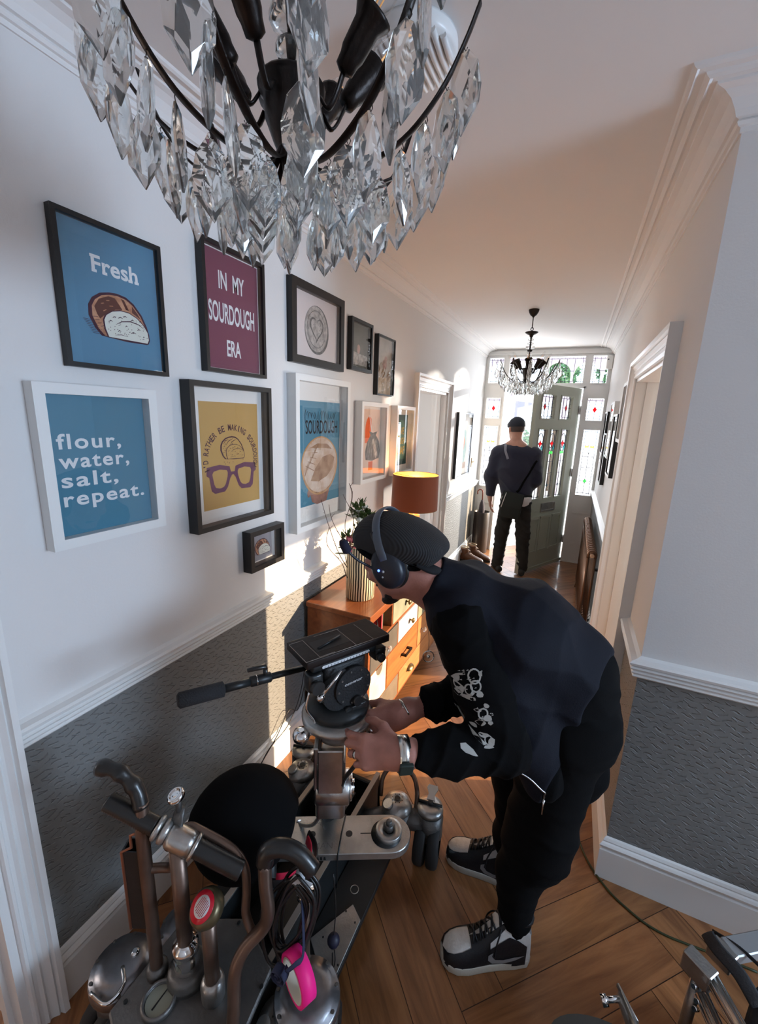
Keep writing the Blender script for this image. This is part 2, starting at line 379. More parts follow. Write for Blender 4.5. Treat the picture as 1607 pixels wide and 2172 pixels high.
for o in OPE[:-1]: ring(b, FE, o, -.014, 0, -.008, .01)
ring(b, FE, (.04,.2,.25,.645), -.012, 0, -.010, .0); ring(b, FE, (.052,.188,.262,.633), -.004, .006, -.006, 0)
ring(b, FE, (-1.15,-.99,.25,.645), -.012, 0, -.010, .0)
b.prism([(XL,2.548),(.29,2.548),(.29,2.562),(XL,2.562)], FE, -.03, 0); b.prism([(XL,2.562),(.29,2.562),(.29,2.60),(XL,2.60)], FE, -.018, 0)
b.prism([(-.955,0),(-.935,0),(-.935,2.175),(-.955,2.175)], FE, -.012, 0); b.prism([(-.03,0),(-.012,0),(-.012,2.175),(-.03,2.175)], FE, -.012, 0)
b.prism([(-.955,2.155),(-.012,2.155),(-.012,2.175),(-.955,2.175)], FE, -.012, 0)
b.prism([(-.012,0),(.25,0),(.25,.012),(-.012,.012)], FE, -.016, 0)
struct(b.obj('trim_front_screen', M_trim))
LT = .0045
def lead_line(b, F, p, q, w, t=LT):
    d = Vector((q[0]-p[0], q[1]-p[1])); d.normalize(); n = Vector((-d.y, d.x))*t/2
    b.prism([(p[0]-n.x,p[1]-n.y),(q[0]-n.x,q[1]-n.y),(q[0]+n.x,q[1]+n.y),(p[0]+n.x,p[1]+n.y)], F, w-.003, w+.003)
def border(b, F, r, w, nx, nz, bw=.022):
    x0, x1, z0, z1 = r; i0, i1, j0, j1 = x0+bw, x1-bw, z0+bw, z1-bw
    for p, q in (((i0,z0),(i0,z1)),((i1,z0),(i1,z1)),((x0,j0),(x1,j0)),((x0,j1),(x1,j1))): lead_line(b, F, p, q, w)
    for k in range(1, nx):
        x = x0+(x1-x0)*k/nx; lead_line(b, F, (x,z0), (x,j0), w, .003); lead_line(b, F, (x,j1), (x,z1), w, .003)
    for k in range(1, nz):
        z = z0+(z1-z0)*k/nz; lead_line(b, F, (x0,z), (i0,z), w, .003); lead_line(b, F, (i1,z), (x1,z), w, .003)
    return i0, i1, j0, j1
def diamond(cx, cz, rx, rz): return [(cx-rx,cz),(cx,cz-rz),(cx+rx,cz),(cx,cz+rz)]
def outline(b, F, poly, w, t=.004):
    for i in range(len(poly)): lead_line(b, F, poly[i], poly[(i+1) % len(poly)], w, t)
def tulip(cx, cz, s):
    return [(cx,cz-1.5*s),(cx+.55*s,cz-.4*s),(cx+1.1*s,cz-.35*s),(cx+1.0*s,cz+.35*s),(cx+.5*s,cz+.35*s),(cx,cz+1.3*s),(cx-.5*s,cz+.35*s),(cx-1.0*s,cz+.35*s),(cx-1.1*s,cz-.35*s),(cx-.55*s,cz-.4*s)]
WN = [0]
def leaded(F, r, kind, parent=None, w=.05):
    WN[0] += 1; x0, x1, z0, z1 = r; cx = (x0+x1)/2; cz = (z0+z1)/2
    if parent is None:
        root = bpy.data.objects.new('window_%d' % WN[0], None); COL.objects.link(root); root.location = F(cx, z0, w); root.matrix_world = Matrix.Translation(root.location); struct(root)
        G = MB(); G.prism([(x0,z0),(x1,z0),(x1,z1),(x0,z1)], F, w-.0015, w+.0015); G.obj('glass', M_glass, root)
    else:
        G = MB(); G.prism([(x0,z0),(x1,z0),(x1,z1),(x0,z1)], F, w-.0015, w+.0015); root = G.obj('glass_panel', M_glass, parent)
    L = MB(); C = []
    if kind == 'top':
        i0, i1, j0, j1 = border(L, F, r, w, max(2, round((x1-x0)/.045)), 6)
        n = 2 if x1-x0 < .25 else 4
        for k in range(1, n): x = i0+(i1-i0)*k/n; lead_line(L, F, (x,j0), (x,j1), w)
        lead_line(L, F, (i0,cz-.01), (i1,cz-.01), w)
    elif kind == 'side_small':
        i0, i1, j0, j1 = border(L, F, r, w, 4, 5)
        lead_line(L, F, (cx,j0), (cx,cz-.032), w); lead_line(L, F, (cx,cz+.032), (cx,j1), w); lead_line(L, F, (i0,cz), (cx-.02,cz), w); lead_line(L, F, (cx+.02,cz), (i1,cz), w)
        d = diamond(cx, cz, .021, .034); outline(L, F, d, w); C.append((d, M_red, 'red_diamond'))
    elif kind == 'side_tall':
        i0, i1, j0, j1 = border(L, F, r, w, 4, 10)
        lead_line(L, F, (cx,j0), (cx,j0+(j1-j0)*.72), w)
        for t in (.2, .42, .6): lead_line(L, F, (i0,j0+(j1-j0)*t), (i1,j0+(j1-j0)*t), w)
        d = diamond(cx, j0+(j1-j0)*.2, .02, .024); outline(L, F, d, w); C.append((d, M_green, 'green_diamond'))
        zc = z1-.2
        v = [(cx-.03,zc-.05),(cx,zc-.085),(cx+.03,zc-.05)]; lead_line(L, F, v[0], v[1], w); lead_line(L, F, v[1], v[2], w)
        for sx in (-1, 1):
            d = [(cx+sx*.008,zc-.012),(cx+sx*.05,zc-.016),(cx+sx*.05,zc+.012),(cx+sx*.03,zc+.004),(cx+sx*.01,zc+.014)]; outline(L, F, d, w, .003); C.append((d, M_amber, 'amber_petal'))
    elif kind == 'door_small':
        i0, i1, j0, j1 = border(L, F, r, w, 5, 6, .026)
        for k in (1, 2): x = i0+(i1-i0)*k/3; lead_line(L, F, (x,j0), (x,j1), w)
        lead_line(L, F, (i0,cz), (i1,cz), w)
        dx = i0+(i1-i0)*(1/3 if cx < .45 else 2/3); d = diamond(dx, cz, .024, .036); outline(L, F, d, w); C.append((d, M_red, 'red_diamond'))
    elif kind == 'door_tall':
        i0, i1, j0, j1 = border(L, F, r, w, 4, 12, .016)
        zt = z1-.16; lead_line(L, F, (cx,j0), (cx,zt-.12), w)
        for t in (.17, .36, .54, .70): lead_line(L, F, (i0,j0+(j1-j0)*t), (i1,j0+(j1-j0)*t), w)
        ell = [(cx+.052*math.cos(a), zt+.03+.085*math.sin(a)) for a in [2*PI*k/16 for k in range(16)]]; outline(L, F, ell, w, .006)
        t = tulip(cx, zt+.0, .030); outline(L, F, t, w, .004); C.append((t, M_red, 'red_tulip'))
        for sx in (-1, 1):
            d = [(cx+sx*.05,zt+.02),(cx+sx*.056,zt-.06),(cx+sx*.02,zt-.09),(cx+sx*.035,zt-.04)]; C.append((d, M_teal, 'teal_leaf')); outline(L, F, d, w, .003)
            d = [(cx+sx*.045,zt-.105),(cx+sx*.012,zt-.085),(cx,zt-.11),(cx+sx*.02,zt-.125)]; C.append((d, M_green, 'green_leaf'))
        d = diamond(cx, j0+(j1-j0)*.17, .012, .024); outline(L, F, d, w); C.append((d, M_teal, 'teal_diamond'))
    L.obj('leading', M_lead, root)
    for poly, m, nm in C:
        c = MB(); c.prism(poly, F, w-.0028, w+.0028); c.obj(nm, m, root)
    return root
for o in OPE[:4]: leaded(FE, o, 'top')
leaded(FE, OPE[4], 'side_small'); leaded(FE, OPE[5], 'side_tall'); leaded(FE, OPE[6], 'side_small'); leaded(FE, OPE[7], 'side_tall')
# the open front door leaf
HX, HY = -.045, 5.735; dv = Vector((-.44, -.90, 0)).normalized(); nv = Vector((dv.y, -dv.x, 0))   # nv points away from the hall side
def FD(a, b_, w_): return Vector((HX, HY, 0)) + dv*a + nv*(-w_) + Vector((0,0,b_))
# hall side faces -nv ... w>0 goes into the leaf
if (FD(0,0,0)-FD(0,0,1)).dot(Vector((0,0,0))-Vector((HX,HY,0))) < 0:
    def FD(a, b_, w_): return Vector((HX, HY, 0)) + dv*a + nv*w_ + Vector((0,0,b_))
door = bpy.data.objects.new('door_4', None); COL.objects.link(door); door.location = (HX, HY, 0); door.matrix_world = Matrix.Translation(door.location); struct(door)
tag(door, 'open sage green front door with leaded red tulip glass')
LW = .935
DG = [(.18,.445,1.785,2.045), (.56,.838,1.785,2.045), (.165,.345,.875,1.672), (.412,.585,.88,1.672), (.655,.835,.885,1.672)]
b = MB(); grid_wall(b, FD, 0, LW, .012, 2.15, DG, 0, .045)
for o in DG: ring(b, FD, o, -.008, .004, -.006, .006)
for x0, x1 in ((.14,.32), (.385,.575), (.635,.82)):
    ring(b, FD, (x0,x1,.245,.645), -.010, 0, -.006, .002)
    b.prism([(x0-.012,.636),(x1+.012,.636),(x1+.02,.664),(x0-.02,.664)], FD, -.014, 0)
    b.prism([(x0-.02,.225),(x1+.02,.225),(x1+.012,.25),(x0-.012,.25)], FD, -.012, 0)
b.prism([(0,.012),(LW,.012),(LW,.05),(0,.05)], FD, -.018, 0)
b.obj('leaf', M_sage, door)
for o in DG[:2]: leaded(FD, o, 'door_small', door, .022)
for o in DG[2:]: leaded(FD, o, 'door_tall', door, .022)
b = MB(); ring(b, FD, (.315,.60,.725,.808), -.012, .008, -.010, 0); b.prism([(.323,.733),(.592,.733),(.592,.80),(.323,.80)], FD, -.006, 0); b.obj('letter_plate', M_steel, door)
b = MB(); b.prism([(.80,1.365),(.925,1.365),(.925,1.435),(.80,1.435)], FD, -.03, 0); b.cyl(FD(.84,1.40,-.03), FD(.84,1.40,-.045), .014); b.prism([(.87,1.385),(.90,1.385),(.90,1.415),(.87,1.415)], FD, -.045, -.03); b.obj('latch', mat('pale_latch', (.7,.7,.68), .35, .4), door)
for z in (.25, 1.1, 1.85):
    b = MB(); b.cyl(FD(-.008,z,-.006), FD(-.008,z+.1,-.006), .009, n=10); b.prism([(0,z),(.03,z),(.03,z+.1),(0,z+.1)], FD, -.002, 0); b.obj('hinge', M_steel, door)
# ------------------------------------------------------------------ outside: porch screen, paving, hedges
M_porch = mat('porch_render', (.62, .56, .66), .8); M_pave = mat('pale_paving', (.62, .60, .58), .8, var=.2, vscale=3)
b = MB(); b.box(-2.2, 1.6, 5.84, 9.5, -.14, -.02); struct(b.obj('porch_floor', M_pave)).name = 'floor'
M_grass = mat('driveway_paving', (.55, .54, .52), .9, var=.2, vscale=5)
b = MB(); b.box(-14, 14, 9.5, 30, -.2, -.04); b.box(-14, -4.4, -12, 9.5, -.2, -.04); b.box(4.4, 14, -12, 9.5, -.2, -.04); b.box(-4.4, 4.4, -12, -3, -.2, -.04); o = b.obj('driveway', M_grass); struct(o)
def FP(a, b_, w_): return Vector((a, 7.2+w_, b_))
prof = [(-2.2,3.1),(-2.2,2.14)]
for xc, r in ((-1.72,.2),(-1.28,.2),(-.84,.2),(-.42,.18),(-.02,.18),(.38,.18),(.80,.2)):
    prof += [(xc-r,2.14)] + [(xc-r*math.cos(a), 2.46+r*math.sin(a)) for a in [PI*k/10 for k in range(11)]] + [(xc+r,2.14)]
prof += [(1.6,2.14),(1.6,3.1)]
b = MB(); b.prism(prof[::-1], FP, 0, .1); b.box(-2.2, 1.6, 7.2, 7.3, 2.06, 2.145)
for x in (-2.2, -1.22, -.30, 1.5): b.box(x, x+.07, 7.2, 7.3, -.02, 2.06)
b.box(-2.2, 1.6, 5.84, 7.3, 3.1, 3.2); struct(b.obj('wall_porch', M_porch))
def FO(a, b_, w_): return Vector((-.62-.32*a, 7.1-.95*a, b_)) + Vector((.95,-.32,0))*w_
b = MB(); grid_wall(b, FO, 0, .8, 0, 2.02, [(.08,.72,.9,1.92),(.08,.72,.12,.82)], 0, .04); po = thing('porch_door', 'blue-grey glazed outer porch door standing open in the daylight', 'door', (-.62,7.1,-.02)); b.obj('leaf', mat('blue_grey_paint', (.28,.31,.42), .5), po)
b = MB(); b.prism([(.08,.12),(.72,.12),(.72,1.92),(.08,1.92)], FO, .018, .022); b.obj('glass_panel', M_glass, po)
M_leaf = mat('hedge_leaf', (.10, .28, .10), .6, var=.5, vscale=3, vcol=(.05,.16,.07))
M_bark = mat('bark', (.12,.08,.05), .9)
def shrub(name, label, loc, rx, rz, n, seed, cz=None):
    cz = cz or rz
    rnd = random.Random(seed); t = thing(name, label, 'shrub', loc, 'shrubs in the front garden'); b = MB(); loc = Vector(loc)
    for _ in range(n):
        d = Vector((rnd.gauss(0,1), rnd.gauss(0,1), rnd.gauss(0,1))).normalized(); k = rnd.uniform(.6,1)
        c = loc + Vector((d.x*rx*k, d.y*rx*k, cz+d.z*rz*k)); u = Vector((rnd.uniform(-1,1), rnd.uniform(-1,1), rnd.uniform(-1,1))).normalized(); v = u.orthogonal().normalized()
        s = .07; b.add([c-u*s, c+v*s*.5, c+u*s, c-v*s*.5], [(0,1,2,3)])
    b.obj('foliage', M_leaf, t); b = MB(); b.cyl(loc, loc+Vector((0,0,cz)), .04, .03, 8); b.obj('stem', M_bark, t)
shrub('shrub', 'tall green standard shrub seen through the wide toplight above the door', (-.62, 12.0, -.04), .42, .75, 1100, 1, 3.15)
shrub('shrub', 'green shrub seen past the open porch door', (-1.16, 10.6, -.04), .16, .8, 500, 2)
shrub('shrub', 'green shrub behind the rightmost toplight', (.55, 12.6, -.04), .4, .7, 500, 3, 3.1)
# ------------------------------------------------------------------ lettering
_tc = {}
def text_polys(s, off=0., shear=0., spacing=1.):
    key = (s, off, shear, spacing)
    if key in _tc: return _tc[key]
    cu = bpy.data.curves.new('lettering_curve', 'FONT'); cu.body = s; cu.size = 1; cu.offset = off; cu.shear = shear; cu.space_character = spacing; cu.resolution_u = 4
    ob = bpy.data.objects.new('lettering_curve', cu); me = bpy.data.meshes.new_from_object(ob)
    V = [(v.co.x, v.co.y) for v in me.vertices]; F = [tuple(p.vertices) for p in me.polygons]
    bpy.data.objects.remove(ob); bpy.data.curves.remove(cu); bpy.data.meshes.remove(me)
    _tc[key] = (V, F); return V, F
def text_on(b, F, s, u, v, h, width=None, w=0., off=0., shear=0., spacing=1., align='c', warp=None):
    """letters of cap height h centred at (u, v) stretched to the given width"""
    V, Fc = text_polys(s, off, shear, spacing)
    if not V: return
    x0 = min(p[0] for p in V); x1 = max(p[0] for p in V); ref, _ = text_polys('H', off); H = max(p[1] for p in ref)
    sy = h/H; sx = (width/(x1-x0)) if width else sy
    def pt(p):
        X = (p[0]-x0)*sx - ((x1-x0)*sx/2 if align == 'c' else 0); Y = p[1]*sy
        if warp: X, Y = warp(X, Y)
        return F(u+X, v+Y, w)
    b.add([pt(p) for p in V], Fc)
# ------------------------------------------------------------------ framed prints
M_fblack = mat('black_frame_paint', (.009,.009,.010), .42, bump=.02); M_fwhite = mat('white_frame_paint', (.78,.79,.78), .4, bump=.02, bscale=40)
M_mount = mat('white_mount_board', (.80,.79,.77), .8)
M_pglass = pane_mat('picture_glass', (1,1,1), .015)
def flatmat(n, c, **k): return mat(n, c, .75, spec=.25, **k)
P_blue = flatmat('blue_paper', (.10,.27,.42)); P_blue2 = flatmat('teal_blue_paper', (.085,.245,.35)); P_plum = flatmat('plum_paper', (.20,.055,.10))
P_ochre = flatmat('ochre_paper', (.52,.32,.10)); P_white = flatmat('white_ink', (.82,.84,.86)); P_dark = flatmat('aubergine_ink', (.055,.012,.035))
P_crust = flatmat('crust_ink', (.62,.33,.20), var=.5, vscale=60, vcol=(.40,.17,.09)); P_crumb = flatmat('crumb_ink', (.76,.78,.70)); P_brown = flatmat('dark_brown_ink', (.11,.035,.028))
P_tan = flatmat('tan_ink', (.52,.30,.14)); P_glass = flatmat('spectacle_ink', (.13,.04,.095)); P_black = flatmat('black_ink', (.02,.02,.025))
P_grey = flatmat('grey_ink', (.20,.20,.20), var=.6, vscale=40); P_lgrey = flatmat('pale_grey_ink', (.55,.53,.51), var=.5, vscale=45, vcol=(.30,.28,.27))
P_bread = flatmat('baked_bread_ink', (.46,.30,.19), var=.5, vscale=16, vcol=(.26,.13,.07)); P_bread2 = flatmat('floured_crust_ink', (.66,.57,.50), var=.5, vscale=14, vcol=(.50,.33,.22))
P_hand = flatmat('skin_tone_ink', (.42,.22,.17), var=.4, vscale=18); P_orange = flatmat('orange_ink', (.80,.16,.05)); P_peach = flatmat('peach_paper', (.80,.62,.52))
P_green = flatmat('dark_green_paper', (.035,.10,.095)); P_green2 = flatmat('jar_green_ink', (.09,.24,.17)); P_yellow = flatmat('yellow_ink', (.72,.48,.07))
P_slate = flatmat('slate_paper', (.30,.31,.36)); P_reflgrey = flatmat('grey_reflection_paper', (.17,.17,.155), var=.4, vscale=6); P_beige = flatmat('beige_photo_paper', (.52,.47,.41), var=.35, vscale=9)  # the dark grey photo tone is mostly a glass reflection painted into the print
P_pink = flatmat('dusty_pink_ink', (.55,.36,.32), var=.5, vscale=20); P_olive = flatmat('brown_olive_ink', (.25,.17,.10)); P_teal = flatmat('pale_teal_ink', (.25,.50,.55)); P_sand = flatmat('sand_ink', (.66,.52,.36), var=.4, vscale=30)
def stroke(b, F, pts, t, w, taper=False):
    pts = [Vector(p) for p in pts]; L, R = [], []
    for i, p in enumerate(pts):
        d = (pts[min(i+1, len(pts)-1)] - pts[max(i-1, 0)]).normalized(); n = Vector((-d.y, d.x)); k = t/2*(math.sin(PI*(i+.35)/(len(pts)-.3)) if taper else 1)
        L.append(p+n*k); R.append(p-n*k)
    b.add([F(p.x, p.y, w) for p in L] + [F(p.x, p.y, w) for p in R], [(i, i+1, i+1+len(pts), i+len(pts)) for i in range(len(pts)-1)])
def arc(cx, cy, rx, ry, a0, a1, n=14): return [(cx+rx*math.cos(math.radians(a0+(a1-a0)*k/n)), cy+ry*math.sin(math.radians(a0+(a1-a0)*k/n))) for k in range(n+1)]
def bread(parent, F, u, v, s, w=.0012, lines=False, ink=None):
    """cut loaf drawing, about 2s wide"""
    G = lambda a, b_, ww: F(u+a*s, v+b_*s, ww)
    ink = ink or P_dark
    outer = [(-.62,-.62),(-.80,-.42),(-.95,-.1),(-.93,.2),(-.80,.42),(-.55,.60),(-.25,.68),(.0,.70),(.28,.66),(.52,.52),(.78,.22),(.93,-.1),(1.0,-.35),(.98,-.58),(.9,-.66),(.2,-.68)]
    inner = [(-.52,-.60),(-.70,-.42),(-.84,-.1),(-.83,.18),(-.72,.37),(-.5,.54),(-.25,.61),(.0,.63),(.26,.59),(.48,.46),(.72,.18),(.86,-.1),(.92,-.35),(.92,-.54),(.85,-.60),(.2,-.62)]
    face = [(-.40,-.62),(-.48,-.40),(-.50,-.15),(-.42,.0),(-.22,.14),(.05,.21),(.32,.20),(.58,.10),(.80,-.08),(.93,-.28),(.96,-.50),(.90,-.62)]
    b = MB(); sc = lambda P_, k, c: [(c[0]+(x-c[0])*k, c[1]+(y-c[1])*k) for x, y in P_]
    b.mi = 0; b.flat(outer, G, w); b.mi = 1; b.flat(inner, G, w+.0003)
    b.mi = 0
    if not lines:
        b.mi = 3
        b.flat([(-.76,.18),(-.6,.42),(-.3,.56),(-.10,.55),(.12,.26),(-.1,.22),(-.4,.05),(-.62,-.14),(-.70,-.02)], G, w+.0006)
        b.flat([(.10,.58),(.20,.56),(.34,.28),(.24,.28)], G, w+.0006); b.flat([(.45,.44),(.62,.26),(.74,.08),(.60,.16),(.44,.24)], G, w+.0006)
        b.mi = 1
        for q in (((-.55,.30),(-.46,.33)),((-.38,.42),(-.28,.44)),((-.5,.1),(-.4,.16)),((-.3,.28),(-.18,.3))): stroke(b, G, q, .022, w+.0009)
        b.mi = 0
        for k in range(9): a = math.radians(200+k*9); stroke(b, G, [(-.1+.74*math.cos(a)*1.05, .1+.66*math.sin(a)*.95), (-.1+.62*math.cos(a), .1+.58*math.sin(a))], .014, w+.0006)
        for k in range(9): stroke(b, G, [(-1.12+.03*k, -.22-.045*k), (-.80+.04*k, -.22-.045*k)], .012, w+.0003)
    else:
        for p in ([(-.7,.25),(-.55,.45),(-.3,.52)], [(-.5,.18),(-.3,.42),(.05,.56)], [(-.2,.15),(-.02,.38),(.30,.50)], [(-.05,.2),(.05,.32)]): stroke(b, G, p, .045, w+.0006, True)
        for k in range(10): a, c = -.75+.05*(k % 5), -.25+.12*(k//2); stroke(b, G, [(a, c), (a+.07, c+.05)], .018, w+.0006)
    b.mi = 0; b.flat(sc(face, 1.06, (.25,-.25)), G, w+.0010); b.mi = 2; b.flat(face, G, w+.0013); b.mi = 0
    stroke(b, G, [(-.15,-.22),(.05,-.10),(.35,-.04),(.62,-.08),(.84,-.20)], .032, w+.0016, True)
    for cx, cy, L_ in ((-.18,-.02,.10),(.18,.06,.12),(.42,.0,.12),(.02,.0,.16),(-.05,-.40,.10),(.42,-.38,.18),(.62,-.25,.12),(.2,-.22,.08),(.78,-.45,.06),(-.3,-.15,.12),(.0,-.52,.4),(.7,.02,.08)):
        stroke(b, G, [(cx-L_/2,cy-.02),(cx,cy+.025),(cx+L_/2,cy)], .030 if L_ < .3 else .018, w+.0016, True)
    rnd = random.Random(4)
    for _ in range(46):
        x = rnd.uniform(-.42,.9); y = rnd.uniform(-.56, .12 - .22*abs(x-.2)); stroke(b, G, [(x-.012,y),(x+.012,y+.006)], .02, w+.0016)
    if lines:
        for q in ((-.7,-.78),(-.6,-.9),(-.45,-.8),(-.3,-.86),(.0,-.82),(.85,-.72)): b.flat([(q[0]+.03*math.cos(t), q[1]+.025*math.sin(t)) for t in (0,1,2,3,4,5)], G, w+.0006)
    mats = [ink, parent.get('_p') or P_crust, P_crumb, P_brown] if not lines else [ink, P_ochre, P_ochre, ink]
    return b.obj('bread_drawing', mats, parent)
FRAMES = []
def picture(label, wall, y0, y1, z0, z1, dep, bw, black, mount=None, paper=None, pr=None, art=None, group=None, lip=None, face=None):
    """wall 'L' or 'R'; pr = print rectangle in wall coordinates"""
    uc, vc = (y0+y1)/2, (z0+z1)/2
    if wall == 'L': F = lambda u, v, w_: Vector((XL + w_, uc+u, vc+v)); hw = (y1-y0)/2
    else: F = lambda u, v, w_: Vector((RW(uc-u) - w_, uc-u, vc+v)); hw = (y1-y0)/2
    hh = (z1-z0)/2; root = thing('picture_frame', label, 'picture', F(0, -hh, dep/2), group)
    b = MB(); b.sweep([(-hw,-hh),(hw,-hh),(hw,hh),(-hw,hh)], [(0,.001),(bw,.001),(bw,dep),(0,dep)], F, closed=True)
    b.obj('frame', M_fblack if black else M_fwhite, root)
    if face:
        b = MB(); b.sweep([(-hw,-hh),(hw,-hh),(hw,hh),(-hw,hh)], [(0,dep),(bw,dep),(bw,dep+.003),(0,dep+.003)], F, closed=True); b.obj('face_moulding', face, root)
    b = MB(); b.prism([(-hw+bw,-hh+bw),(hw-bw,-hh+bw),(hw-bw,hh-bw),(-hw+bw,hh-bw)], F, .002, .005); b.obj('mount', mount or M_mount, root)
    if paper:
        if pr: a0, a1, c0, c1 = pr[0]-uc, pr[1]-uc, pr[2]-vc, pr[3]-vc
        else: a0, a1, c0, c1 = -hw+bw+(lip or 0), hw-bw-(lip or 0), -hh+bw+(lip or 0), hh-bw-(lip or 0)
        b = MB(); b.prism([(a0,c0),(a1,c0),(a1,c1),(a0,c1)], F, .005, .0058); b.obj('print', paper, root)
    if art: art(root, lambda u, v, w_: F(u-uc if wall == 'L' else u, v-vc, w_))
    b = MB(); b.prism([(-hw+bw,-hh+bw),(hw-bw,-hh+bw),(hw-bw,hh-bw),(-hw+bw,hh-bw)], F, dep-.006, dep-.0045); b.obj('glass', M_pglass, root)
    return root
def lettering(root, F, m, rows, **kw):
    b = MB()
    for s, u, v, h, wd in rows: text_on(b, F, s, u, v, h, wd, w=.0066, **kw)
    return b.obj('lettering', m, root)
def art_fresh(r, F):
    b = MB(); d = -.03
    # chunky slab letters: heavy outline of the font plus serifs
    text_on(b, F, 'Fresh', .829, 2.092, .040, .128, w=.0066, off=.024, spacing=1.02)
    for x, z in ((.771,2.091),(.769,2.126),(.7985,2.091),(.8705,2.091),(.889,2.091)): b.prism([(x-.0065,z-.001),(x+.0065,z-.001),(x+.0065,z+.006),(x-.0065,z+.006)], F, .0064, .0068)
    b.obj('lettering', P_white, r); bread(r, F, .828, 1.990, .088, .0064)
picture('black thin-framed blue print reading Fresh above a drawing of a cut loaf', 'L', .672, .963, 1.847, 2.21, .022, .012, True, paper=P_blue, art=art_fresh)
def art_flour(r, F):
    b = MB()
    for s, v, wd in (('flour,', 1.640, .168), ('water,', 1.590, .188), ('salt,', 1.540, .150), ('repeat.', 1.490, .226)):
        text_on(b, F, s, .628, v, .038, wd, w=.0066, off=.02, spacing=1.16, align='l')
    b.obj('lettering', P_white, r)
picture('white-framed teal blue print reading flour, water, salt, repeat', 'L', .577, .90, 1.385, 1.802, .036, .026, False, paper=P_blue2, art=art_flour)
def art_era(r, F): lettering(r, F, P_white, [('IN  MY', 1.262, 2.165, .056, .125), ('SOURDOUGH', 1.262, 2.055, .064, .225), ('ERA', 1.262, 1.945, .054, .070)], off=.02)
picture('black deep-framed plum print reading IN MY SOURDOUGH ERA', 'L', 1.11, 1.414, 1.881, 2.298, .030, .013, True, paper=P_plum, lip=.004, art=art_era)
def art_gl(r, F):
    b = MB(); s = "I'D RATHER BE MAKING SOURDOUGH"; R_, cx, cz = .118, 1.229, 1.570
    for i, ch in enumerate(s):
        if ch == ' ': continue
        a = math.radians(196 - i*(212/(len(s)-1))); c0, s0 = math.cos(a), math.sin(a); th = a - PI/2
        def wp(X, Y, th=th, c0=c0, s0=s0): return (R_*c0 + X*math.cos(th) - Y*math.sin(th), R_*s0*.92 + X*math.sin(th) + Y*math.cos(th))
        text_on(b, F, ch, cx, cz, .023, .0045 if ch in "I'" else .0135, w=.0066, off=.014, warp=wp)
    b.obj('lettering', P_dark, r); bread(r, F, 1.232, 1.612, .064, .0064, lines=True)
    G = lambda u, v, w_: F(1.229+u*.129, 1.505+v*.129, w_)
    b = MB()
    for sx in (-1, 1):
        o = [(.07,.12),(.12,.30),(.5,.38),(.98,.33),(1.0,.10),(.90,.04),(.84,-.35),(.72,-.44),(.34,-.42),(.22,-.30),(.10,-.02)]
        i_ = [(.20,.13),(.24,.20),(.5,.24),(.74,.20),(.79,.12),(.74,-.16),(.68,-.27),(.52,-.31),(.38,-.28),(.30,-.20),(.22,.0)]
        n = len(o); V = [G(sx*x, y, .0066) for x, y in o] + [G(sx*x, y, .0066) for x, y in i_]
        b.add(V, [(k, (k+1) % n, (k+1) % n+n, k+n) for k in range(n)])
    b.flat([(-.14,.14),(.14,.14),(.16,.0),(.08,-.02),(.04,.05),(-.04,.05),(-.08,-.02),(-.16,.0)], G, .0067)
    b.obj('spectacles_drawing', P_glass, r)
picture("black-framed ochre print with a loaf and spectacles under an arch of words", 'L', 1.016, 1.421, 1.325, 1.845, .045, .018, True, paper=P_ochre, pr=(1.082,1.377,1.391,1.78), art=art_gl)
def art_small(r, F): bread(r, F, 1.385, 1.178, .052, .0064)
picture('small black box frame with a cut loaf drawing, lowest on the left wall', 'L', 1.272, 1.49, 1.095, 1.27, .045, .021, True, paper=P_slate, pr=(1.318,1.448,1.122,1.243), art=art_small)
def art_heart(r, F):
    cx, cz = 1.808, 2.140; e = lambda k, dx=0, dz=0: [(cx+dx+.098*k*math.cos(t), cz+dz+.104*k*math.sin(t)) for t in [2*PI*i/28 for i in range(28)]]
    def ht(k): return [(cx+k*.0034*16*math.sin(t)**3, cz+.004+k*.0036*(13*math.cos(t)-5*math.cos(2*t)-2*math.cos(3*t)-math.cos(4*t))) for t in [2*PI*i/32 for i in range(32)]]
    b = MB(); b.mi = 0; b.flat(e(1.04, .006, -.004), F, .0062); b.mi = 1; b.flat(e(.97), F, .0065); b.mi = 0; b.flat(e(.80), F, .0068); b.mi = 1; b.flat(e(.77), F, .0071)
    b.mi = 0; b.flat(ht(1.08), F, .0074); b.mi = 1; b.flat(ht(.90), F, .0077); b.mi = 0
    rnd = random.Random(8)
    for _ in range(60):
        a = rnd.uniform(0, 6.28); k = rnd.uniform(.2,.95); x, z = cx+.095*k*math.cos(a), cz+.1*k*math.sin(a); stroke(b, F, [(x,z),(x+.008*math.cos(a+1.3),z+.008*math.sin(a+1.3))], .0016, .0080)
    b.obj('heart_loaf_drawing', [P_grey, P_lgrey], r)
picture('black-framed sketch of a round loaf scored with a heart', 'L', 1.586, 2.031, 1.97, 2.316, .03, .034, True, mount=flatmat('pinkish_paper', (.72,.66,.66)), art=art_heart)
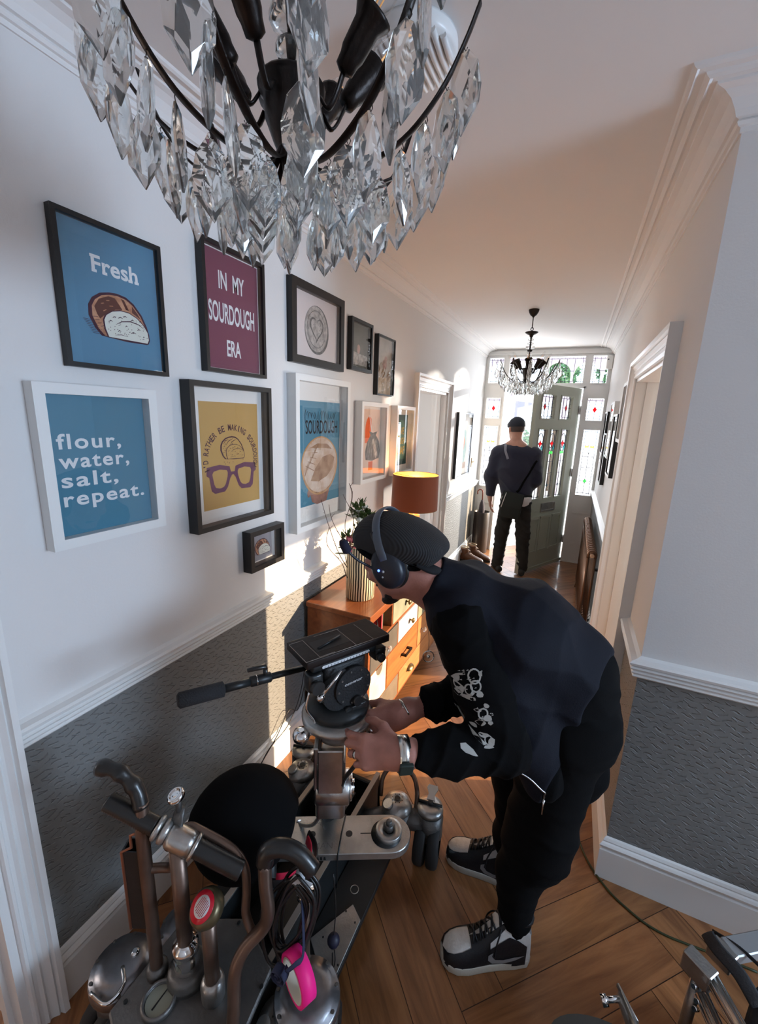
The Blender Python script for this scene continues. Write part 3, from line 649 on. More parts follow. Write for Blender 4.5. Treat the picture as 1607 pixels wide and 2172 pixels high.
def art_sour(r, F):
    b = MB(); x = 1.712
    pts = []
    for i in range(90): t = i/89; pts.append((1.72+.27*t+.006*math.sin(t*57), 1.742+.020*math.sin(t*71)*(1-.3*math.sin(t*9))))
    stroke(b, F, pts, .0022, .0066); stroke(b, F, arc(1.72,1.735,.01,.035,100,290), .003, .0066)
    text_on(b, F, 'SOURDOUGH', 1.862, 1.655, .064, .295, w=.0066, off=.012); b.obj('lettering', P_black, r)
    cx, cz = 1.845, 1.47
    b = MB(); hand = [(cx-.10,cz-.10),(cx-.075,cz-.16),(cx-.03,cz-.178),(cx+.06,cz-.172),(cx+.085,cz-.12),(cx+.08,cz-.04),(cx,cz-.04)]; b.flat(hand, F, .0062)
    for k in range(4): b.flat([(cx-.105+.03*k+.013*math.cos(t), cz-.112-.014*k+.02*math.sin(t)) for t in [i*.7 for i in range(9)]], F, .0066)
    b.obj('hand_drawing', P_hand, r)
    b = MB(); E = [(cx+.168*math.cos(t)*(1+.03*math.sin(3*t)), cz+.02+.150*math.sin(t)) for t in [2*PI*i/36 for i in range(36)]]
    b.mi = 0; b.flat(E, F, .0070); b.mi = 1; b.flat([(cx+(x-cx)*.93, cz+.02+(z-cz-.02)*.93+.004) for x, z in E], F, .0073)
    b.mi = 2; b.flat([(cx-.10,cz+.115),(cx-.03,cz+.135),(cx+.06,cz+.13),(cx+.11,cz+.10),(cx+.05,cz+.108),(cx-.02,cz+.112)], F, .0076)
    b.flat([(cx-.09,cz-.05),(cx-.05,cz+.01),(cx+.02,cz+.065),(cx+.09,cz+.075),(cx+.135,cz+.055),(cx+.12,cz+.0),(cx+.06,cz-.04),(cx-.02,cz-.06)], F, .0076)
    for k in range(5): stroke(b, F, [(cx-.14+.022*k,cz-.02+.028*k),(cx-.11+.02*k,cz+.045+.02*k)], .006, .0077); stroke(b, F, [(cx-.135+.02*k,cz+.03+.02*k),(cx-.06+.01*k,cz-.0+.03*k)], .004, .0077)
    for k in range(6): stroke(b, F, arc(cx, cz+.02, .158-.008*(k % 2), .14, 205+k*22, 220+k*22, 4), .005, .0077)
    b.obj('loaf_drawing', [P_tan, P_bread2, P_bread], r)
picture('tall white-framed blue SOURDOUGH print with a hand holding up a round loaf', 'L', 1.58, 2.073, 1.19, 1.922, .05, .028, False, paper=P_blue2, pr=(1.65,2.035,1.297,1.81), art=art_sour)
def art_b1(r, F):
    b = MB(); b.flat([(2.14,2.10),(2.34,2.085),(2.34,2.03),(2.14,2.03)], F, .0062)
    for k in range(6): x = 2.19+.026*k; b.flat([(x,2.09),(x+.012,2.09),(x+.010,2.04-.004*(k % 3)),(x+.004,2.035)], F, .0066)
    b.obj('dripping_drawing', [P_lgrey], r)
    b = MB(); b.flat([(2.235+.02*math.cos(t), 2.115+.026*math.sin(t)) for t in [i*.6 for i in range(10)]], F, .0067); b.obj('flame_drawing', P_pink, r)
picture('small black-framed photograph greyed by a painted-in reflection, left of the pair by the doorway', 'L', 2.114, 2.37, 1.995, 2.265, .03, .018, True, mount=M_fblack, paper=P_reflgrey, art=art_b1)
def art_b2(r, F):
    b = MB(); E = lambda cx, cz, rx, rz: [(cx+rx*math.cos(t), cz+rz*math.sin(t)) for t in [2*PI*i/12 for i in range(12)]]
    b.mi = 0; b.flat([(2.46,1.89),(2.70,1.89),(2.70,2.0),(2.46,1.985)], F, .0062); b.mi = 1; b.flat(E(2.595,2.075,.034,.030), F, .0066); b.flat(E(2.61,2.11,.022,.018), F, .0069)
    b.mi = 2
    for x, z in ((2.50,2.04),(2.575,2.02),(2.655,2.01)): b.flat([(x-.03,z),(x,z-.03),(x+.03,z),(x,z+.035)], F, .0072); stroke(b, F, [(x,z-.02),(x-.01,z-.07)], .003, .0072)
    b.obj('flower_drawing', [P_sand, P_pink, P_olive], r)
picture('black-edged beige flower photograph, right of the pair by the doorway', 'L', 2.449, 2.71, 1.88, 2.237, .03, .008, True, paper=P_beige, art=art_b2)
def art_sack(r, F):
    b = MB(); b.mi = 0; b.flat([(2.345,1.585),(2.345,1.66)] + arc(2.40,1.66,.055,.085,180,60,6) + [(2.43,1.585)], F, .0062); b.flat([(2.40,1.41),(2.46,1.41),(2.46,1.465),(2.40,1.465)], F, .0062)
    b.mi = 1; b.flat([(2.36,1.48),(2.35,1.53),(2.375,1.59),(2.42,1.63),(2.40,1.655),(2.46,1.645),(2.52,1.655),(2.50,1.63),(2.545,1.59),(2.565,1.53),(2.55,1.48),(2.45,1.468)], F, .0065)
    b.mi = 2; b.flat([(2.44,1.60),(2.47,1.61),(2.53,1.50),(2.50,1.48)], F, .0068)
    for k in range(8): x = 2.47+.012*k; stroke(b, F, [(x-.02,1.655),(x+.01*(k-3),1.73+.008*(k % 3))], .002, .0068)
    for k in range(5): stroke(b, F, [(2.37+.035*k,1.50),(2.40+.022*k,1.60)], .0024, .0071)
    b.mi = 3; stroke(b, F, [(2.395,1.755),(2.44,1.645)], .007, .0071)
    b.obj('flour_sack_drawing', [P_orange, P_grey, P_lgrey, P_white], r)
picture('white-framed peach print with an orange arch and a grey flour sack', 'L', 2.215, 2.59, 1.345, 1.83, .05, .025, False, paper=P_peach, pr=(2.30,2.555,1.395,1.79), art=art_sack)
def art_loaf(r, F):
    b = MB(); b.flat([(2.85,1.44),(2.835,1.55),(2.86,1.60),(2.87,1.66)] + arc(2.93,1.68,.06,.05,180,0,6) + [(2.99,1.66),(3.0,1.60),(3.02,1.55),(3.01,1.44)], F, .0062); b.obj('jar_drawing', P_green2, r)
    lettering(r, F, P_yellow, [('LIVE', 2.93, 1.625, .05, .10), ('LAUGH', 2.93, 1.555, .045, .14), ('LOAF', 2.93, 1.48, .055, .14)], off=.02)
picture('white-framed dark green print reading LIVE LAUGH LOAF beside the doorway', 'L', 2.74, 3.09, 1.337, 1.825, .05, .025, False, paper=P_green, pr=(2.79,3.05,1.40,1.765), art=art_loaf)
def art_far(r, F):
    b = MB(); b.mi = 0; b.flat([(4.66,1.25),(4.62,1.5),(4.72,1.66),(4.92,1.62),(4.98,1.4),(4.9,1.24)], F, .0062); b.mi = 1; b.flat([(4.72,1.45),(4.80,1.60),(4.90,1.50),(4.84,1.40)], F, .0065); b.mi = 2; b.flat([(4.62,1.19),(4.98,1.19),(4.98,1.26),(4.62,1.26)], F, .0065)
    b.obj('abstract_drawing', [P_teal, P_orange, P_pink], r)
picture('black-framed white poster with teal shapes beyond the left doorway', 'L', 4.47, 5.12, 1.11, 1.82, .03, .016, True, paper=flatmat('poster_paper', (.78,.77,.78)), pr=(4.56,5.03,1.17,1.76), art=art_far)
GR = 'frames on the right wall'
P_char = flatmat('charcoal_paper', (.10,.10,.105)); P_brn = flatmat('grey_brown_paper', (.20,.17,.16), var=.3)
picture('white box frame nearest the right doorway, highest of the right wall group', 'R', 3.21, 3.47, 1.632, 2.025, .036, .022, False, paper=P_char, lip=.01, group=GR)
picture('black-sided white-faced frame hanging low just left of the nearest box frame', 'R', 3.60, 3.95, 1.352, 1.826, .034, .016, True, paper=P_brn, face=M_fwhite, group=GR)
picture('white frame hanging high in the middle of the right wall group', 'R', 4.04, 4.40, 1.465, 1.935, .036, .018, False, paper=P_brn, lip=.01, group=GR)
picture('black-sided frame furthest along the right wall, hanging high', 'R', 4.78, 5.10, 1.45, 1.87, .034, .014, True, paper=P_char, face=M_fwhite, group=GR)
picture('black-sided frame hanging lowest at the far end of the right wall', 'R', 4.44, 4.72, 1.19, 1.665, .034, .014, True, paper=P_brn, face=M_fwhite, group=GR)
# ------------------------------------------------------------------ small wall things
t = thing('light_switch', 'white light switch plate at the far end of the right wall', 'switch', (RW(5.35), 5.35, 1.38))
b = MB(); b.rbox(-.044,.044,-.044,.044,0,.010,.008, Matrix.Translation((RW(5.35),5.35,1.38)) @ Matrix.Rotation(-PI/2,4,'Y')); b.obj('plate', M_trim, t); b = MB(); b.box(RW(5.35)-.014,RW(5.35)-.010,5.34,5.36,1.365,1.395); b.obj('rocker', M_trim, t)
t = thing('light_switch', 'brass double switch plate beside the far left poster', 'switch', (XL, 5.36, 1.17))
M_brass = mat('aged_brass', (.30,.20,.09), .35, 1.)
b = MB(); b.rbox(-.045,.045,-.06,.06,0,.008,.006, Matrix.Translation((XL,5.36,1.22)) @ Matrix.Rotation(PI/2,4,'Y') @ Matrix.Rotation(PI/2,4,'Z')); b.obj('plate', M_brass, t)
for dy in (-.022,.022):
    b = MB(); b.cyl((XL+.008,5.36+dy,1.22),(XL+.026,5.36+dy,1.235),.004,n=8); b.obj('toggle', M_brass, t)
t = thing('motion_sensor', 'white motion sensor in the top right corner by the toplights', 'sensor', (.20, 5.70, 2.36))
b = MB(); b.rbox(-.036,.036,-.03,.03,0,.15,.018, Matrix.Translation((.205,5.705,2.365))); b.obj('housing', M_trim, t); b = MB(); b.cyl((.19,5.68,2.47),(.185,5.668,2.47),.007,n=10); b.obj('lens', M_black, t)
t = thing('ceiling_speaker', 'round white ribbed fitting on the ceiling behind the near chandelier', 'ceiling fitting', (-.475, 1.135, ZC))
b = MB(); C0 = Vector((-.475, 1.135, ZC)); r0 = .105
pr = [(r0*.98,0),(r0,-.008),(r0,-.022),(r0*.94,-.034)]
b.lathe(pr + [(.001,-.040)], Matrix.Translation(C0), 40)
for k in range(-5, 6):
    x = k*.0175; L_ = math.sqrt(max(r0*r0*.86-x*x, 1e-4)); b.tube([C0+Vector((x,-L_,-.036)), C0+Vector((x,0,-.041)), C0+Vector((x,L_,-.036))], .0075, 8)
b.obj('housing', M_trim, t)
t = thing('wall_socket', 'brass wall socket low on the right wall by the doorway', 'socket', (RW(3.35), 3.38, .42))
b = MB(); b.rbox(-.045,.045,-.075,.075,0,.008,.006, Matrix.Translation((RW(3.38),3.38,.44)) @ Matrix.Rotation(-PI/2,4,'Y') @ Matrix.Rotation(PI/2,4,'Z')); b.obj('plate', M_brass, t)
# ------------------------------------------------------------------ sideboard
M_wal = wood('sheesham_wood', (.30,.095,.030), (.17,.045,.015), .32, 1.2, 'Y', .35); M_oakd = wood('mango_wood', (.50,.24,.09), (.36,.15,.05), .4, 1.3, 'Y', .2)
M_orw = wood('orange_sheesham', (.46,.16,.045), (.30,.09,.025), .38, 1.3, 'Y', .25)
def paintd(n, c): return mat(n, c, .55, var=.25, vscale=12)
M_dgrey = paintd('dark_grey_drawer_paint', (.10,.085,.07)); M_sg = paintd('sage_drawer_paint', (.26,.27,.19)); M_wdr = paintd('off_white_drawer_paint', (.70,.66,.60)); M_cream = paintd('cream_drawer_paint', (.78,.68,.48)); M_taupe = paintd('taupe_drawer_paint', (.17,.13,.09))
M_cutg = mat('cut_glass', (.95,.96,.97), .03, trans=.85, ior=1.5); M_iron = mat('black_iron', (.02,.018,.016), .4, .6)
SX0, SX1, SY0, SY1, SZ = -1.178, -.815, 1.70, 2.87, .80
sb = thing('sideboard', 'patchwork wooden sideboard with mismatched drawers against the left wall', 'sideboard', ((SX0+SX1)/2, (SY0+SY1)/2, 0))
b = MB(); b.box(SX0, SX1+.012, SY0-.012, SY1+.012, SZ-.028, SZ); b.obj('top', M_wal, sb, bevel=.003)
rows = [(.615,.742), (.455,.590), (.25,.445), (.10,.24)]
b = MB(); b.box(SX0, SX1, SY0, SY0+.022, .085, SZ-.028); b.box(SX0, SX1, SY1-.022, SY1, .085, SZ-.028); b.box(SX0, SX0+.012, SY0, SY1, .085, SZ-.028); b.box(SX0, SX1, SY0, SY1, .085, .10)
b.box(SX0+.01, SX1, SY0+.02, SY1-.02, .742, SZ-.028)
for z in (.5985, .4465, .2395): b.box(SX0+.01, SX1, SY0+.02, SY1-.02, z, z+.014)
for y, z0, z1 in ((1.988,.61,.745),(2.345,.61,.745),(2.082,.455,.60),(2.418,.455,.60),(1.930,.25,.45),(2.432,.25,.45),(2.12,.10,.24)): b.box(SX0+.01, SX1, y, y+.012, z0, z1)
b.obj('carcass', M_wal, sb, bevel=.002)
for x in (SX0+.05, SX1-.05):
    for y in (SY0+.06, SY1-.06): b = MB(); b.cyl((x,y,.0),(x,y,.09),.014,.024,14); b.obj('leg', M_wal, sb)
def knob_glass(p, c):
    b = MB(); b.cyl(p, p+Vector((.012,0,0)), .006, n=10); q = p+Vector((.012,0,0))
    b.lathe([(.006,0),(.017,.006),(.019,.014),(.012,.022),(.002,.025)], TM(q, (1,0,0)), 8); return b.obj('knob', M_cutg, c)
def knob_metal(p, c):
    b = MB(); b.cyl(p, p+Vector((.016,0,0)), .005, n=10); b.lathe([(.005,0),(.016,.006),(.017,.012),(.008,.018)], TM(p+Vector((.012,0,0)), (1,0,0)), 14); return b.obj('knob', M_brass, c)
def drawer(y0, y1, r, m, kind, ky=None):
    z0, z1 = rows[r]; b = MB(); b.box(SX1-.02, SX1+.002, y0, y1, z0, z1); d = b.obj('drawer', m, sb, bevel=.002)
    p = Vector((SX1+.002, ky or (y0+y1)/2, (z0+z1)/2))
    if kind == 'glass': knob_glass(p, d)
    if kind == 'metal': knob_metal(p, d)
    if kind == 'bar':
        b = MB()
        for s in (-1, 1): b.box(p.x, p.x+.03, p.y+s*.045-.008, p.y+s*.045+.008, p.z-.006, p.z+.006)
        b.box(p.x+.024, p.x+.034, p.y-.053, p.y+.053, p.z-.006, p.z+.006); b.obj('handle', M_iron, d)
    if kind == 'cup':
        b = MB(); R = []
        for k in range(9):
            a = PI*k/8; yy = -.045*math.cos(a); h = .028*math.sin(a)+.002
            R.append([p+Vector((h*math.cos(t), yy, .02-.045*(1-math.cos(t*.9)) if 0 else h*math.sin(t)*.9)) for t in [PI/2*j/6 for j in range(7)]])
        b.rings(R, closed=False, cap=False); b.box(p.x, p.x+.003, p.y-.05, p.y+.05, p.z-.002, p.z+.008); b.obj('handle', M_brass, d)
    if kind == 'cut':
        b = MB(); b.prism([(y0+.075, z1+.001)] + [(y0+.115+.04*math.cos(a), z1+.001-.045*math.sin(a)) for a in [PI*(1-k/10) for k in range(11)]], lambda a, b_, w_: Vector((SX1+.0022+w_, a, b_)), 0, .001); b.obj('finger_slot', M_taupe, d)
    return d
drawer(2.003, 2.342, 0, M_sg, 'metal', 2.2); drawer(2.360, 2.845, 0, M_wdr, 'metal')
drawer(1.724, 2.080, 1, M_dgrey, 'glass', 1.911); drawer(2.096, 2.415, 1, M_wdr, 'metal', 2.28); drawer(2.432, 2.845, 1, M_sg, 'glass')
drawer(1.724, 1.929, 2, M_cream, 'cut'); drawer(1.944, 2.430, 2, M_orw, 'bar', 2.205); drawer(2.446, 2.845, 2, M_oakd, 'glass', 2.52)
drawer(1.724, 2.118, 3, M_taupe, 'glass', 1.94); drawer(2.134, 2.845, 3, M_oakd, 'cup', 2.31)
# things in the open cubby
M_redc = mat('red_cloth_cover', (.42,.02,.03), .6); M_gcov = mat('green_cover', (.12,.20,.14), .6); M_page = mat('paper_edge', (.75,.72,.62), .9)
def book(y, x0, x1, th, h, m, lab):
    t = thing('book', lab, 'book', ((x0+x1)/2, y, .6125), 'books in the sideboard cubby'); b = MB(); b.box(x0, x1, y, y+.002, .6125, .6125+h); b.box(x0, x1, y+th-.002, y+th, .6125, .6125+h); b.box(x1-.003, x1, y, y+th, .6125, .6125+h); b.obj('cover', m, t)
    b = MB(); b.box(x0+.003, x1-.003, y+.002, y+th-.002, .615, .6125+h-.003); b.obj('pages', M_page, t)
book(1.90, -1.0, -.84, .018, .10, M_redc, 'red book standing in the open sideboard cubby')
book(1.925, -1.0, -.85, .022, .095, M_gcov, 'green book beside the red one in the sideboard cubby')
t = thing('router', 'flat black box with a lead in the sideboard cubby', 'router', (-.94, 1.79, .6125)); b = MB(); b.rbox(-.07,.07,-.045,.045,0,.03,.01, Matrix.Translation((-.93,1.79,.6125))); b.obj('housing', M_black, t)
b = MB(); b.tube(smooth_pts([(-.87,1.80,.625),(-.83,1.82,.65),(-.85,1.86,.70),(-.92,1.9,.72)]), .003, 6); b.obj('lead', M_black, t)
# ------------------------------------------------------------------ vase and flowers
VX, VY = -.965, 1.885
m = mat('striped_ceramic', (.70,.60,.42), .35); nt = m.node_tree; bs = nt.nodes['Principled BSDF']
tc = node(nt, 'ShaderNodeTexCoord'); sp = node(nt, 'ShaderNodeSeparateXYZ'); nt.links.new(tc.outputs['Object'], sp.inputs[0])
an = mathn(nt, 'ARCTAN2', sp.outputs[1], sp.outputs[0]); nz = node(nt, 'ShaderNodeTexNoise'); nz.inputs['Scale'].default_value = 9; nt.links.new(tc.outputs['Object'], nz.inputs['Vector'])
sn = mathn(nt, 'SINE', mathn(nt, 'ADD', mathn(nt, 'MULTIPLY', an, 34.), mathn(nt, 'MULTIPLY', nz.outputs['Fac'], 5.)))
gt = mathn(nt, 'GREATER_THAN', sn, -.05); mx = node(nt, 'ShaderNodeMix', data_type='RGBA'); nt.links.new(gt, mx.inputs['Factor']); mx.inputs['A'].default_value = (.015,.012,.01,1); mx.inputs['B'].default_value = (.72,.60,.40,1); nt.links.new(mx.outputs['Result'], bs.inputs['Base Color'])
b = MB(); b.lathe([(.070,0),(.076,.004),(.078,.15),(.077,.285),(.074,.29),(.070,.285),(.070,.03),(.001,.03)], None, 40)
v = b.obj('vase', m); v.location = (VX, VY, SZ+.0005); tag(v, 'tall cylindrical vase with black and cream vertical stripes on the sideboard', 'vase')
fl = thing('flower_arrangement', 'pink roses, white blooms, greenery and curly twigs standing in the striped vase', 'flowers', (VX, VY, SZ+.045))
M_twig = mat('twig_bark', (.07,.025,.018), .6); M_grn = mat('leaf_green', (.07,.13,.03), .5, var=.5, vscale=25); M_pk = mat('pink_petal', (.72,.20,.30), .5, var=.3, vscale=30); M_wp = mat('white_petal', (.82,.84,.76), .5)
rnd = random.Random(21)
for i, (ty, tz, tx) in enumerate(((-.16,1.34,-1.12),(-.10,1.30,-1.09),(-.20,1.22,-1.06),(.03,1.40,-1.08),(-.05,1.36,-1.02),(.10,1.32,-1.03))):
    p0 = Vector((VX+rnd.uniform(-.03,.03), VY+rnd.uniform(-.03,.03), SZ+.05)); p1 = Vector((tx, VY+ty, tz)); P_ = []
    for k in range(14):
        s = k/13; q = p0.lerp(p1, s); wv = .022*s*(1.2 if i % 2 else 1); q += Vector((wv*math.sin(9*s+i*2), wv*math.cos(11*s+i), 0)) + Vector((0, -.03*math.sin(PI*s), 0)); P_.append(q)
    if i in (3, 5): P_ += [P_[-1]+Vector((0,.02,-.03)), P_[-1]+Vector((0,.03,-.08)), P_[-1]+Vector((.0,.015,-.13))]
    P_ = smooth_pts(P_, 3); b = MB(); b.tube(P_, [.0028*(1-.6*k/len(P_)) for k in range(len(P_))], 6)
    for k in range(20, len(P_)-4, 7): b.tube([P_[k], P_[k]+Vector((rnd.uniform(-.02,.02), rnd.uniform(-.025,.025), rnd.uniform(.005,.03)))], [.0016,.0006], 5)
    b.obj('twig', M_twig, fl)
def leafy(b, c, n, r, s, up=.4):
    for _ in range(n):
        d = Vector((rnd.gauss(0,1), rnd.gauss(0,1), rnd.gauss(0,1)+up)).normalized(); p = c + d*r*rnd.uniform(.3,1); t = (d+Vector((rnd.uniform(-.5,.5), rnd.uniform(-.5,.5), rnd.uniform(0,.8)))).normalized(); u = t.cross(Vector((0,0,1))).normalized() if abs(t.z) < .95 else Vector((1,0,0)); nn = t.cross(u)
        L_ = s*rnd.uniform(.7,1.3); w_ = L_*.22
        b.add([p, p+t*L_*.35+u*w_+nn*.002, p+t*L_*.75+u*w_*.7, p+t*L_, p+t*L_*.75-u*w_*.7, p+t*L_*.35-u*w_+nn*.002], [(0,1,2,3,4,5)])
        b.tube([p-t*L_*.5, p], .0008, 4, cap=False)
b = MB()
for c, n, r in (((VX,VY,1.12),60,.05),((VX+.01,VY+.03,1.20),70,.06),((VX-.02,VY,1.24),60,.05),((VX+.03,VY+.05,1.16),50,.05),((VX-.05,VY-.04,1.12),16,.04),((VX-.01,VY+.0,1.28),30,.035)): leafy(b, Vector(c), n, r, .035)
for k in range(7): b.tube([(VX+rnd.uniform(-.03,.03),VY+rnd.uniform(-.03,.03),SZ+.05),(VX+rnd.uniform(-.03,.03),VY+rnd.uniform(-.02,.04),1.15),(VX+rnd.uniform(-.03,.03),VY+rnd.uniform(-.02,.05),1.26)], .0016, 5)
b.obj('foliage', M_grn, fl)
b = MB(); leafy(b, Vector((VX-.055,VY-.05,1.10)), 9, .02, .05, -.2); leafy(b, Vector((VX-.04,VY-.06,1.06)), 4, .02, .06, -.6); b.obj('broad_leaves', M_grn, fl)
def rose(c, r, m, nm):
    b = MB(); c = Vector(c)
    for lay in range(4):
        rr = r*(1-.22*lay); n = 6-lay
        for k in range(n):
            a = 2*PI*k/n+lay*.7; d = Vector((math.cos(a), math.sin(a), 0)); u = Vector((-d.y, d.x, 0)); R = []
            for j in range(4):
                tt = j/3; o = d*rr*(.25+.85*math.sin(tt*1.9)); h = Vector((0,0,r*(-.5+1.35*tt*(1+.08*lay)))); wd = rr*(.25+.75*math.sin(min(tt*2.2,2.2)))
                R.append([c+o+h+u*wd*s-d*rr*.18*abs(s)**2 for s in (-1,-.5,0,.5,1)])
            b.rings(R, closed=False, cap=False)
    b.tube([c+Vector((0,0,-r*.4)), c+Vector((0,0,-.10))], .002, 6); b.obj(nm, m, fl)
rose((VX-.035,VY-.035,1.115), .026, M_pk, 'pink_rose'); rose((VX+.01,VY-.03,1.10), .024, M_pk, 'pink_rose'); rose((VX-.02,VY-.055,1.065), .020, M_pk, 'pink_rose')
for c in ((VX-.02,VY+.0,1.265),(VX+.0,VY+.025,1.285),(VX-.045,VY-.01,1.235),(VX+.0,VY-.03,1.225)): rose(c, .015, M_wp, 'white_bloom')
# ------------------------------------------------------------------ table lamp
LX, LY = -.993, 2.74
lp = thing('table_lamp', 'glazed ginger jar table lamp with burnt orange drum shade on the sideboard', 'lamp', (LX, LY, SZ))
b = MB(); b.lathe([(.055,0),(.058,.01),(.060,.02),(.085,.06),(.098,.11),(.095,.15),(.072,.185),(.052,.195),(.050,.205),(.060,.21),(.066,.222),(.060,.236),(.048,.242),(.046,.27),(.040,.285),(.020,.292),(.010,.30),(.008,.34),(.001,.34)], Matrix.Translation((LX,LY,SZ+.0005)), 32)
b.obj('base', mat('crackle_glaze', (.34,.30,.19), .15, var=.35, vscale=30, vcol=(.50,.36,.18), coat=.5, bump=.1, bscale=80), lp)
m = mat('velvet_shade', (.20,.045,.012), .8, sheen=.4); nt = m.node_tree
# a little lamp light comes through the fabric
bs = nt.nodes['Principled BSDF']; tr = node(nt, 'ShaderNodeBsdfTranslucent'); tr.inputs[0].default_value = (.9,.25,.05,1); ms = node(nt, 'ShaderNodeMixShader'); ms.inputs[0].default_value = .07; nt.links.new(bs.outputs[0], ms.inputs[1]); nt.links.new(tr.outputs[0], ms.inputs[2]); nt.links.new(ms.outputs[0], nt.nodes['Material Output'].inputs[0])
b = MB(); b.rings([[Vector((LX+r*math.cos(a), LY+r*math.sin(a), z)) for a in [2*PI*k/48 for k in range(48)]] for r, z in ((.163,1.125),(.158,1.365))], cap=False); b.obj('lamp_shade', m, lp)
b = MB(); b.rings([[Vector((LX+r*math.cos(a), LY+r*math.sin(a), z)) for a in [2*PI*k/48 for k in range(48)]] for r, z in ((.1615,1.126),(.1565,1.364))], cap=False); b.obj('shade_lining', mat('gold_lining', (.95,.50,.16), .35, .3), lp)
b = MB()
for r, z in ((.1625,1.125),(.1575,1.365)):
    P_ = [Vector((LX+r*math.cos(a), LY+r*math.sin(a), z)) for a in [2*PI*k/40 for k in range(41)]]; b.tube(P_, .0018, 6, cap=False)
b.tube([(LX-.158,LY,1.36),(LX,LY,1.345),(LX+.158,LY,1.36)], .0018, 6); b.cyl((LX,LY,1.14),(LX,LY,1.345),.004,n=8); b.obj('shade_ring', M_brass, lp)
M_bulb = mat('lit_bulb', (1,.8,.5), .4, emit=(1,.62,.28), es=28)
b = MB(); b.sphere((LX,LY,1.22), .026, 16); b.obj('bulb', M_bulb, lp)
l = bpy.data.lights.new('lamp_glow', 'POINT'); l.energy = 7.5; l.color = (1,.62,.30); l.shadow_soft_size = .03; o = bpy.data.objects.new('lamp_glow', l); COL.objects.link(o); o.location = (LX, LY, 1.26); o.parent = lp; o.matrix_parent_inverse = lp.matrix_world.inverted()
# ------------------------------------------------------------------ chandeliers
M_bronze = mat('dark_bronze', (.028,.022,.020), .38, .75, bump=.08, bscale=120, var=.4, vscale=40); M_cry = mat('crystal', (.965,.985,.98), .0, trans=.955, ior=1.39, coat=1.)
M_bglass = pane_mat('clear_bulb_glass', (.97,.97,.97), .01); M_fil = mat('filament', (1,.6,.25), .4, emit=(1,.45,.12), es=.35)
def crystal_mesh(L_=.093, W_=.050, D_=.016):
    bm = bmesh.new(); P_ = []
    for x, z in ((.10,0),(.34,-.16),(.47,-.45),(.44,-.66),(.0,-1.0)):
        for s in ((-1, 1) if x else (1,)): P_ += [(s*x*W_/.94, .08*D_, z*L_), (s*x*W_/.94, -.08*D_, z*L_)]
    for s in (-1, 1): P_ += [(0, s*D_*.34, -.10*L_), (.20*W_, s*D_*.42, -.36*L_), (-.20*W_, s*D_*.42, -.36*L_), (0, s*D_*.5, -.60*L_), (.26*W_, s*D_*.34, -.70*L_), (-.26*W_, s*D_*.34, -.70*L_), (0, s*D_*.40, -.84*L_)]
    for p in P_: bm.verts.new(p)
    bmesh.ops.convex_hull(bm, input=bm.verts); bmesh.ops.recalc_face_normals(bm, faces=bm.faces)
    me = bpy.data.meshes.new('crystal'); bm.to_mesh(me); bm.free(); me.materials.append(M_cry); return me
CRY = [crystal_mesh(), crystal_mesh(.086, .045, .016)]
b = MB(); b.tube([(0,0,.010),(.003,0,.006),(0,0,0),(-.002,0,.004)], .0006, 5); HOOK = b.obj('hook_tmp', M_bronze).data; bpy.data.objects.remove(bpy.data.objects['hook_tmp'])
